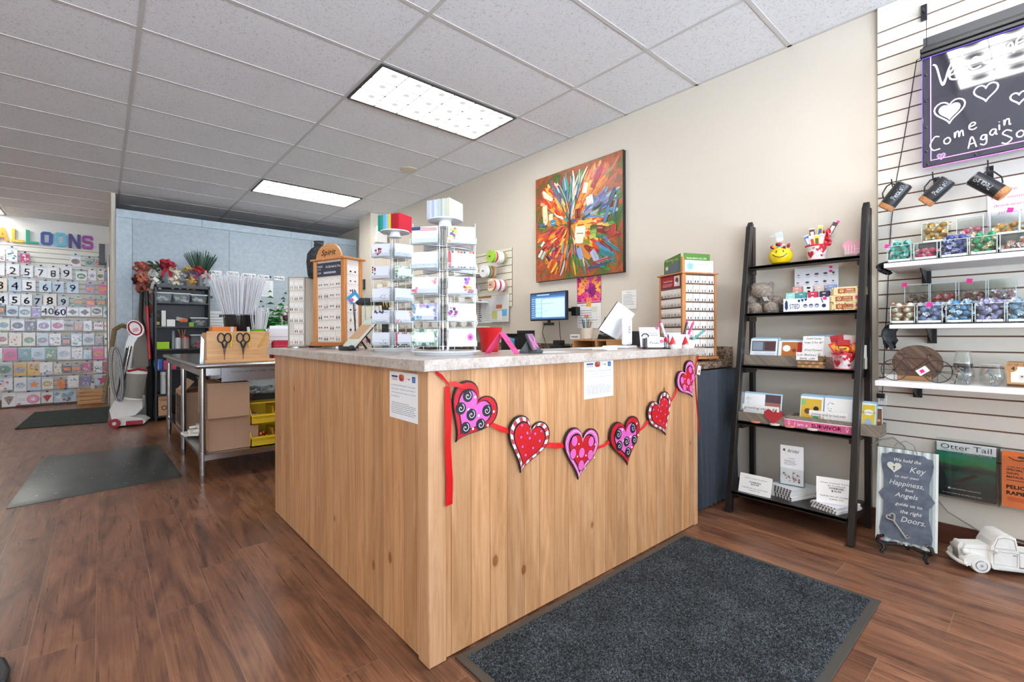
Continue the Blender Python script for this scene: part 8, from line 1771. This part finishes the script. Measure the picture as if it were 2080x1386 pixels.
b = MB('a3162e'); b.M = Matrix.Translation((.05, -.054, 1.165)) @ rotm(0, -20, 0).to_4x4(); b.tube([(.060*math.cos(a), 0, .082*math.sin(a)) for a in [k*math.pi/12 for k in range(24)]], .01, 6, closed=True); b.prism([(.054*math.cos(a), .075*math.sin(a)) for a in [k*math.pi/12 for k in range(24)]], -.002, .01, 'c4bcb4'); b.box(-.028, .028, -.004, -.002, -.04, .0, 'b5504a'); b.M = None; b.build('red_handle_ring', 'gloss', vc)
b = MB('7d6a4c'); hp = [(-.02, .02, 1.17), (-.09, .03, 1.2), (-.16, .04, 1.15), (-.19, .05, .95), (-.21, .05, .7), (-.25, .06, .45), (-.27, .06, .25)]; Q = []
for i in range(len(hp)-1):
    for k in range(14): f = k/14; Q.append(tuple(hp[i][j]*(1-f)+hp[i+1][j]*f for j in range(3)))
b.tube(Q, [.021 if i % 2 else .027 for i in range(len(Q))], 10); b.build('hose', 'satin', vc)
b = MB('6a6c70'); 
for k in range(4): b.tube([(-.13+.05*math.cos(a)+.01*k-.02*math.sin(a), -.09-.012*k, .62+.32*math.sin(a)) for a in [q*math.pi/10 for q in range(20)]], .006, 5, ('b9babc', '55565a')[k % 2], closed=True)
b.build('power_cord', 'satin', vc)
sw = thing('garment_bag', 'grey cloth bag with strap hanging on the divider behind the vacuum', 'bag', (px_(288, 7.6), 7.58, 0))
b = MB('9b948a'); v = [(0, 1.62), (.04, 1.6), (.08, 1.2), (.105, .75), (.09, .3), (-.04, .28), (-.08, .8), (-.06, 1.3)]; b.prism(v, 0, .06); b.build('bag_body', 'fabric', sw, bevel=.02)
b = MB('1c1d20'); b.tube([(0, -.02, 1.62), (-.01, -.03, 1.3), (.02, -.03, 1.15)], .022, 8); b.tube([(.03, -.02, 1.5), (.07, -.04, 1.42), (.09, -.03, 1.3), (.06, -.03, 1.38), (.04, -.02, 1.5)], .008, 6); b.tube([(.05, -.03, 1.15), (.08, -.04, .95), (.09, -.04, .5), (.08, -.04, .3)], .024, 8); b.build('black_strap', 'satin', sw)
br = thing('broom', 'red handled broom leaning between the divider and the shelf unit', 'broom', (px_(304, 7.44), 7.44, 0))
b = MB('c2202c'); b.cyl((0, 0, .78), (-.02, .05, 1.45), .018, n=14); b.build('handle', 'gloss', br); b = MB('1d1e20'); b.cyl((-.02, .05, 1.45), (-.026, .065, 1.64), .02, n=14); b.build('grip', 'satin', br); b = MB('1d1e20'); b.cbox((0, 0, .35), (.07, .06, .68)); b.build('brush_head', 'fabric', br, bevel=.02)
# ------------------------------------------------------------ balloon wall fittings on the return
pp = MB('9a9fa2'); pp.cyl((.085, 9.4, 0.0), (.085, 9.4, 2.3), .022, n=14); pp.cyl((.085, 9.25, 0.3), (.085, 9.25, 2.1), .012, n=10, col='d9dcde'); o = pp.build('conduit', 'metal'); tag(o, 'grey metal conduit pipes running up the edge beside the balloon slatwall', 'pipe')
p = P(227, 513, Y=9.6); b = MB('b4b6b8'); b.box(-.06, .06, 0, .1, -.13, .13); b.box(-.13, -.062, .0, .1, -.17, .12, '4a4c50'); b.box(-.13, .05, .0, .08, -.2, -.16, '35373a'); o = b.build('power_box', 'satin', bevel=.004); place(o, (p.x-.02, p.y, p.z)); tag(o, 'grey electrical box high on the wall beside the balloon packets', 'electrical box')
# ------------------------------------------------------------ floor mats in the work area
am = thing('anti_fatigue_mat', 'grey speckled rubber anti-fatigue mat beside the work table', 'mat', (0, 0, 0))
nt = NT('speckled_rubber'); o_ = nt.obj(); vo = nt.n('ShaderNodeTexVoronoi', feature='F1'); vo.inputs['Scale'].default_value = 17; nt.l(nt.map(o_, (1, .6, 1)), vo.inputs['Vector']); sp_ = nt.math('LESS_THAN', vo.outputs['Distance'], .13); n_ = nt.noise(o_, 5, 3)
RM = nt.pbr(nt.mixc(nt.math('MULTIPLY', sp_, .55), nt.ramp(n_, [(.3, '363b3a'), (.7, '474d4b')]), 'a3aaa4'), .32, 0, nt.bump(nt.noise(o_, 500, 2), .1, .002))
q = [(-.448, 4.274), (.464, 4.369), (.432, 5.743), (-.392, 5.798)]; cx = sum(a for a, _ in q)/4; cy = sum(a for _, a in q)/4; qi = [(cx+(a-cx)*.93, cy+(c-cy)*.95) for a, c in q]
b = MB('404544'); b.add([(x, y, 0.0005) for x, y in q]+[(x, y, .003) for x, y in q]+[(x, y, .017) for x, y in qi], [(0, 1, 5, 4), (1, 2, 6, 5), (2, 3, 7, 6), (3, 0, 4, 7), (4, 5, 9, 8), (5, 6, 10, 9), (6, 7, 11, 10), (7, 4, 8, 11), (8, 9, 10, 11)]); b.build('mat_body', RM, am)
fm = thing('floor_mat', 'dark carpet mat on the floor before the balloon wall', 'mat', (0, 0, 0))
q = [(-.75, 7.829), (.06, 7.70), (.085, 9.309), (-.704, 9.336)]; MB('1f2a28').flat(q, .0005, .012).build('carpet', pile('dark_green_pile', '161c1c', '25302e', '3a4845', 150), fm, bevel=.004)
o = MB('24282b').flat([(P(-60, 1340, Z=0).x, P(-60, 1340, Z=0).y), (P(12, 1352, Z=0).x, P(12, 1352, Z=0).y), (P(22, 1372, Z=0).x, P(22, 1372, Z=0).y), (P(14, 1400, Z=0).x, P(14, 1400, Z=0).y), (P(-60, 1420, Z=0).x, P(-60, 1420, Z=0).y)], .0005, .03).build('dark_mat_corner', 'satin', bevel=.01); tag(o, 'dark rubber edge just entering the bottom left corner of the picture', 'mat')
# ------------------------------------------------------------ balloon wall
YS = YB-.02
sw_ = thing('slatwall', 'long white slatwall hung with balloon packets on the back wall', 'wall panel', (-2.0, YS, 0))
z1_ = P(100, 505, Y=YS).z; cuts = [z1_-.0762*k for k in range(34)]; b = MB('ddd9cd'); b.box(-2.1, 2.09, .008, .019, .25, z1_+.03, '7a6f62'); e = [.25]
for z in sorted(c for c in cuts if c > .28): e += [z-.0045, z+.0045]
e.append(z1_+.03)
for i in range(0, len(e), 2): b.box(-2.1, 2.09, 0, .008, e[i], e[i+1])
b.build('grooved_board', 'satin', sw_, smooth=False)
# letters: A L L O O N S (a B stands outside the picture)
def letter(ch, u0, u1, v0, v1, c, nm):
    Y = YB-.045; x0, x1 = P(u0, CY, Y=Y).x, P(u1, CY, Y=Y).x; um = (u0+u1)/2; z0, z1 = P(um, v1, Y=Y).z, P(um, v0, Y=Y).z; h, w = z1-z0, x1-x0; k = .27*w
    if ch == 'L': polys = [[(0, 0), (w, 0), (w, h*.17), (k, h*.17), (k, h), (0, h)]]
    elif ch == 'N': polys = [[(0, 0), (k, 0), (k, h*.6), (w-k, 0), (w, 0), (w, h), (w-k, h), (w-k, h*.4), (k, h), (0, h)]]
    elif ch == 'A': polys = [[(0, 0), (k, 0), (w*.36, h*.26), (w*.64, h*.26), (w-k, 0), (w, 0), (w*.64, h), (w*.36, h)]]
    elif ch == 'S': c_ = w*.16; polys = [[(c_, 0), (w-c_, 0), (w, h*.14), (w, h*.45), (w-c_, h*.58), (k, h*.62), (k, h*.80), (w-k, h*.80), (w-k, h*.70), (w, h*.70), (w, h*.86), (w-c_, h), (c_, h), (0, h*.86), (0, h*.56), (c_, h*.44), (w-k, h*.40), (w-k, h*.20), (k, h*.20), (k, h*.30), (0, h*.30), (0, h*.14)]]
    b = MB(c)
    if ch == 'O':
        c_ = w*.2; O = [(c_, 0), (w-c_, 0), (w, h*.14), (w, h*.86), (w-c_, h), (c_, h), (0, h*.86), (0, h*.14)]; q = .3*w; I = [(q*1.1, h*.2), (w-q*1.1, h*.2), (w-q, h*.24), (w-q, h*.76), (w-q*1.1, h*.8), (q*1.1, h*.8), (q, h*.76), (q, h*.24)]
        for i in range(8): j = (i+1) % 8; b.prism([O[i], O[j], I[j], I[i]], 0, .04)
    else:
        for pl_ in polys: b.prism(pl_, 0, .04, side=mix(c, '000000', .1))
        if ch == 'A': b.prism([(w*.44, h*.44), (w*.56, h*.44), (w*.5, h*.66)], -.001, .0, '7a3f1c')
    o = b.build('wall_letter', 'satin', smooth=False); place(o, (x0, Y, z0)); tag(o, nm, 'letter', 'coloured letters above the balloon slatwall')
letter('A', -8, 19, 462, 489, 'e9912c', 'orange wall letter A at the left picture edge'); letter('L', 24, 49, 465, 492, 'ddb32a', 'yellow wall letter L beside the orange A'); letter('L', 53, 79, 468, 495, '1f9a78', 'green wall letter L before the dark blue O')
letter('O', 83, 107, 471, 498, '2c4a94', 'dark blue wall letter O'); letter('O', 111, 136, 473, 501, '62b4d0', 'light blue wall letter O'); letter('N', 140, 164, 476, 504, '3a2f7a', 'indigo wall letter N'); letter('S', 167, 190, 479, 506, '9a2f94', 'purple wall letter S')
KC = dict(w='e9ebee', b='bcd3e4', k='2e2c32', o='e8822e', p='d94f8f', y='e0b03a', g='5f8f6a', v='8f7ab5', r='b53a44', t='5fa0a8', n='9a8a84', m='c23a7a', s='a9b0b8', c='e6ddc9', d='4a4250')
NMC = dict(w='white', b='pale blue', k='black', o='orange', p='pink', y='yellow', g='green', v='violet', r='red', t='teal', n='taupe', m='magenta', s='silver', c='cream', d='dark')
def packet(u0, u1, v0, v1, bg, kd_, ac, row, col, n, txt=''):
    Y = YS-.03-.012*((row+col) % 3); x0, x1 = P(u0, CY, Y=Y).x, P(u1, CY, Y=Y).x; um = (u0+u1)/2; z0, z1 = P(um, v1, Y=Y).z, P(um, v0, Y=Y).z; w, h = x1-x0, z1-z0
    b = MB('dfe4e8'); rn = random.Random(row*40+col); a, BG = KC[ac], KC[bg]
    b.box(-w/2, w/2, 0, .008, 0, h, mix(BG, 'c3ccd2', .4)); hz = h*.13
    b.quadxz(-w/2, w/2, h-hz, h, -.0012, mix(BG, rn.choice(['9fb8c9', 'd9dde0', 'e9eaea']), .6)); y = -.002
    if kd_ != 'bag': b.quadxz(-w*.46, w*.46, h*.04, h-hz*1.1, -.0014, BG)
    if kd_ == 'num': b.text(txt, 0, h*.16, h*.58, y, a, bold=h*.022)
    elif kd_ == 'outl': b.text(txt, 0, h*.14, h*.6, y, mix(a, BG, .35), bold=h*.022); b.text(txt, 0, h*.14, h*.6, y-.002, BG, bold=h*.010)
    elif kd_ == 'disc':
        r = min(w, h)*.36; b.disc(0, h*.44, r*1.12, y, a, 18, rz=r*.92); b.disc(0, h*.44, r*.98, y-.0004, mix(a, '20202a', .2), 18, rz=r*.8); 
        for i in range(9): q = rn.uniform(0, 6.28); s = rn.uniform(0, r*.7); b.disc(s*math.cos(q), h*.44+s*math.sin(q)*.8, r*.16, y-.0006-.00005*i, rn.choice(['e9e4e0', mix(a, '000000', .5), mix(a, 'ffffff', .4), 'c03a7a', 'c9962a', '3f6f9e', mix(a, '000000', .3)]), 6)
        if txt: b.text(txt, 0, h*.34, h*.2, y-.002, 'f4f4f2', width=r*1.5)
    elif kd_ == 'dia': b.polyxz([(0, h*.12), (w*.4, h*.44), (0, h*.76), (-w*.4, h*.44)], y, a); b.text(txt, 0, h*.36, h*.18, y-.001, 'f0f0f0', bold=.002, width=w*.45)
    elif kd_ == 'tag': 
        for i in range(12): b.disc(rn.uniform(-w*.36, w*.36), rn.uniform(h*.08, h*.7), w*.1, y-.00005*i, rn.choice([BG, mix(BG, '000000', .25), mix(BG, 'ffffff', .3)]), 6)
        b.quadxz(-w*.38, w*.38, h*.3, h*.66, y-.002, a); b.lines(-w*.26, w*.26, h*.36, h*.62, 3, y-.0025, mix(a, '3a1f10', .55))
    elif kd_ == 'star': b.polyxz([((.42 if i % 2 == 0 else .19)*w*math.sin(i*math.pi/5), h*.45+(.42 if i % 2 == 0 else .19)*w*math.cos(i*math.pi/5)) for i in range(10)], y, a)
    elif kd_ == 'slice': b.polyxz([(-w*.36, h*.66), (0, h*.1), (w*.38, h*.7), (0, h*.76)], y, a); [b.disc(rn.uniform(-w*.15, w*.15), rn.uniform(h*.4, h*.65), w*.05, y-.001, 'c9603a', 7) for i in range(5)]
    elif kd_ == 'donut': b.disc(w*.2, h*.42, h*.36, y, a, 22); b.disc(w*.2, h*.42, h*.32, y-.0004, mix(a, 'ffffff', .3), 22); b.disc(w*.2, h*.42, h*.13, y-.0008, 'e9e6e4', 14); b.lines(-w*.4, -w*.1, h*.3, h*.55, 3, y, 'a9a0a8')
    elif kd_ == 'word': b.text(txt, 0, h*.42, h*.26, y, a, bold=.003, width=w*.85)
    elif kd_ == 'art':
        for i in range(16): b.disc(rn.uniform(-w*.36, w*.36), rn.uniform(h*.1, h*.78), w*rn.uniform(.05, .13), y-.0001*i, rn.choice([a, mix(a, 'ffffff', .5), mix(a, '20202a', .4), mix(BG, 'ffffff', .5), 'e9d9a8', '7fa8c0']), 7)
    if rn.random() < .35: b.quadxz(-w*.44, -w*.30, h*.06, h*.15, y-.003, 'ea2a90')
    b.box(-.012, .012, .008, Y*0+YS-Y-.0005, h-.03, h+.02, '2a2a2c')
    what = {'num': 'bold number %s' % txt, 'outl': 'outlined number %s' % txt, 'disc': 'round %s%s picture' % (NMC[ac], ' '+txt if txt else ''), 'dia': 'black diamond %s' % txt, 'tag': '%s price label' % NMC[ac], 'star': '%s star' % NMC[ac], 'slice': 'slice picture', 'donut': 'pink doughnut', 'word': 'lettering', 'art': '%s pattern' % NMC[ac], 'bag': 'mixed balloons'}[kd_]
    o = b.build('balloon_packet', 'film', smooth=False); place(o, (P(um, CY, Y=Y).x, Y, z0)); tag(o, '%s packet, %s, %s row from top, %s from left' % (NMC[bg], what, ORD[row], ORD[col]), 'balloon packet', 'balloon packets on the back slatwall')
ROWS = [
 (None, [(-16, 11, 506, 530, 'wartp'), (13, 36, 503, 532, 'wartt'), (41, 61, 514, 534, 'martm'), (143, 165, 518, 542, 'wdiscn'), (174, 190, 524, 542, 'sdiscg'), (192, 209, 524, 543, 'sdisco'), (213, 228, 532, 545, 'nartr')]),
 (None, [(-14, 10, 534, 560, 'woutls1'), (13, 40, 536, 561, 'woutls2'), (42, 68, 539, 563, 'woutls5'), (71, 96, 541, 564, 'woutls7'), (96, 121, 543, 566, 'woutls8'), (124, 147, 541, 567, 'woutls9'), (154, 177, 550, 570, 'wdiscg6'), (179, 196, 549, 570, 'wstarv'), (197, 212, 550, 570, 'cdiscg'), (213, 219, 552, 572, 'vartv'), (220, 228, 552, 572, 'sartb')]),
 (None, [(-12, 15, 565, 591, 'coutlr3'), (17, 44, 566, 592, 'boutlr4'), (45, 73, 566, 592, 'woutlr5'), (80, 105, 571, 594, 'boutlr6'), (106, 130, 572, 595, 'boutlr7'), (136, 160, 572, 596, 'boutlr9'), (174, 192, 576, 596, 'vtago'), (200, 218, 576, 597, 'ptago')]),
 (None, [(-10, 17, 595, 619, 'wnumk4'), (18, 42, 596, 620, 'wnumk5'), (43, 66, 598, 621, 'wnumk6'), (67, 86, 600, 622, 'snumk7'), (88, 115, 597, 622, 'cnumk8'), (118, 140, 602, 623, 'snumk9'), (150, 168, 605, 622, 'gtago'), (175, 193, 606, 623, 'rtago'), (198, 214, 605, 624, 'gtago'), (216, 227, 606, 625, 'otago')]),
 (None, [(-8, 10, 619, 639, 'ktago'), (13, 37, 621, 643, 'bdiscd'), (38, 63, 622, 644, 'wdisct30'), (64, 83, 623, 645, 'vartv'), (84, 110, 620, 642, 'woutls40'), (111, 134, 622, 644, 'wnumv60'), (136, 160, 624, 642, 'wdiak70'), (161, 184, 624, 643, 'wdiak80'), (185, 208, 621, 642, 'cdisck90'), (210, 228, 624, 645, 'bdisck100')]),
 (None, [(-6, 20, 647, 671, 'cdisct'), (22, 50, 648, 672, 'wdiscd'), (51, 73, 650, 672, 'dartd'), (75, 103, 649, 672, 'wdiscv'), (104, 130, 650, 671, 'wdiscm'), (130, 150, 653, 671, 'nworddHello'), (151, 168, 653, 671, 'ntago'), (169, 187, 652, 673, 'wartv'), (191, 210, 655, 670, 'wwordpTHD'), (212, 229, 655, 671, 'cwordphappy')]),
 (None, [(-8, 16, 676, 700, 'cdiscr'), (18, 44, 677, 704, 'cartr'), (46, 72, 676, 703, 'cdiscg'), (74, 99, 677, 703, 'bdiscn'), (100, 124, 678, 702, 'wartn'), (126, 143, 684, 703, 'ktago'), (144, 166, 678, 703, 'wartt'), (168, 192, 678, 701, 'bdiscn'), (193, 209, 683, 702, 'nartd'), (212, 229, 678, 699, 'wwordkand')]),
 (None, [(-10, 5, 707, 730, 'wartg'), (6, 35, 706, 733, 'pdiscm'), (36, 62, 706, 732, 'tarts'), (63, 91, 706, 731, 'bdiscb'), (91, 115, 706, 730, 'gartn'), (116, 144, 704, 731, 'wdiscb'), (145, 168, 706, 730, 'warts'), (169, 186, 711, 730, 'bartb'), (188, 211, 704, 730, 'pdisco'), (212, 229, 704, 730, 'wartp')]),
 (None, [(-10, 26, 736, 763, 'sdiscg'), (27, 54, 736, 764, 'ydiscs'), (55, 80, 735, 763, 'yartr'), (80, 107, 736, 761, 'warts'), (108, 125, 738, 761, 'cartn'), (128, 145, 741, 758, 'dtago'), (146, 164, 740, 757, 'ntago'), (167, 186, 735, 756, 'martm'), (190, 208, 734, 757, 'wartt'), (210, 229, 732, 756, 'mdiscn')]),
 (None, [(-4, 26, 766, 793, 'wartp'), (28, 54, 767, 796, 'wdiscb'), (55, 83, 767, 793, 'bstaro'), (84, 108, 766, 791, 'wdiscy40'), (115, 132, 770, 790, 'otago'), (137, 160, 763, 788, 'warts'), (164, 184, 763, 784, 'vartv'), (184, 192, 778, 792, 'wartr'), (192, 229, 760, 782, 'bstarm')]),
 (None, [(3, 32, 798, 827, 'wslicen'), (32, 82, 797, 822, 'wdonutp'), (83, 108, 797, 819, 'wslicer'), (109, 156, 792, 817, 'bartn')]),
]
import re
for r, (_, L_) in enumerate(ROWS):
    for c, (u0, u1, v0, v1, code) in enumerate(L_):
        m_ = re.match(r'([a-z])(outl|num|disc|dia|tag|star|slice|donut|word|art)([a-z])(.*)', code)
        packet(u0, u1, v0, v1, m_[1], m_[2], m_[3], r, c, len(L_), m_[4])
# loose stock card of a heart balloon etc is part of the packets; crate below
cx0, cx1 = P(157, 830, Y=YS-.3).x, P(229, 826, Y=YS-.3).x; cz = P(190, 790, Y=YS-.3).z
cr_ = thing('slatted_crate', 'orange brown slatted wooden crate on the floor below the balloon packets', 'crate', ((cx0+cx1)/2, YS-.34, 0)); w = cx1-cx0
for i in range(4): MB('b9793f').box(-w/2, w/2, 0, .012, .02+i*cz/4.1, .02+i*cz/4.1+cz*.19).build('slat', LO, cr_)
for s in (-1, 1): MB('a56a35').box(min(s*w/2, s*(w/2-.03)), max(s*w/2, s*(w/2-.03)), .0125, .28, 0, cz).build('end_panel', LO, cr_)
MB('9a6030').box(-w/2+.031, w/2-.031, .0125, .28, .005, .02).box(-w/2+.031, w/2-.031, .27, .28, .02, cz*.9).build('back_panel', LO, cr_)
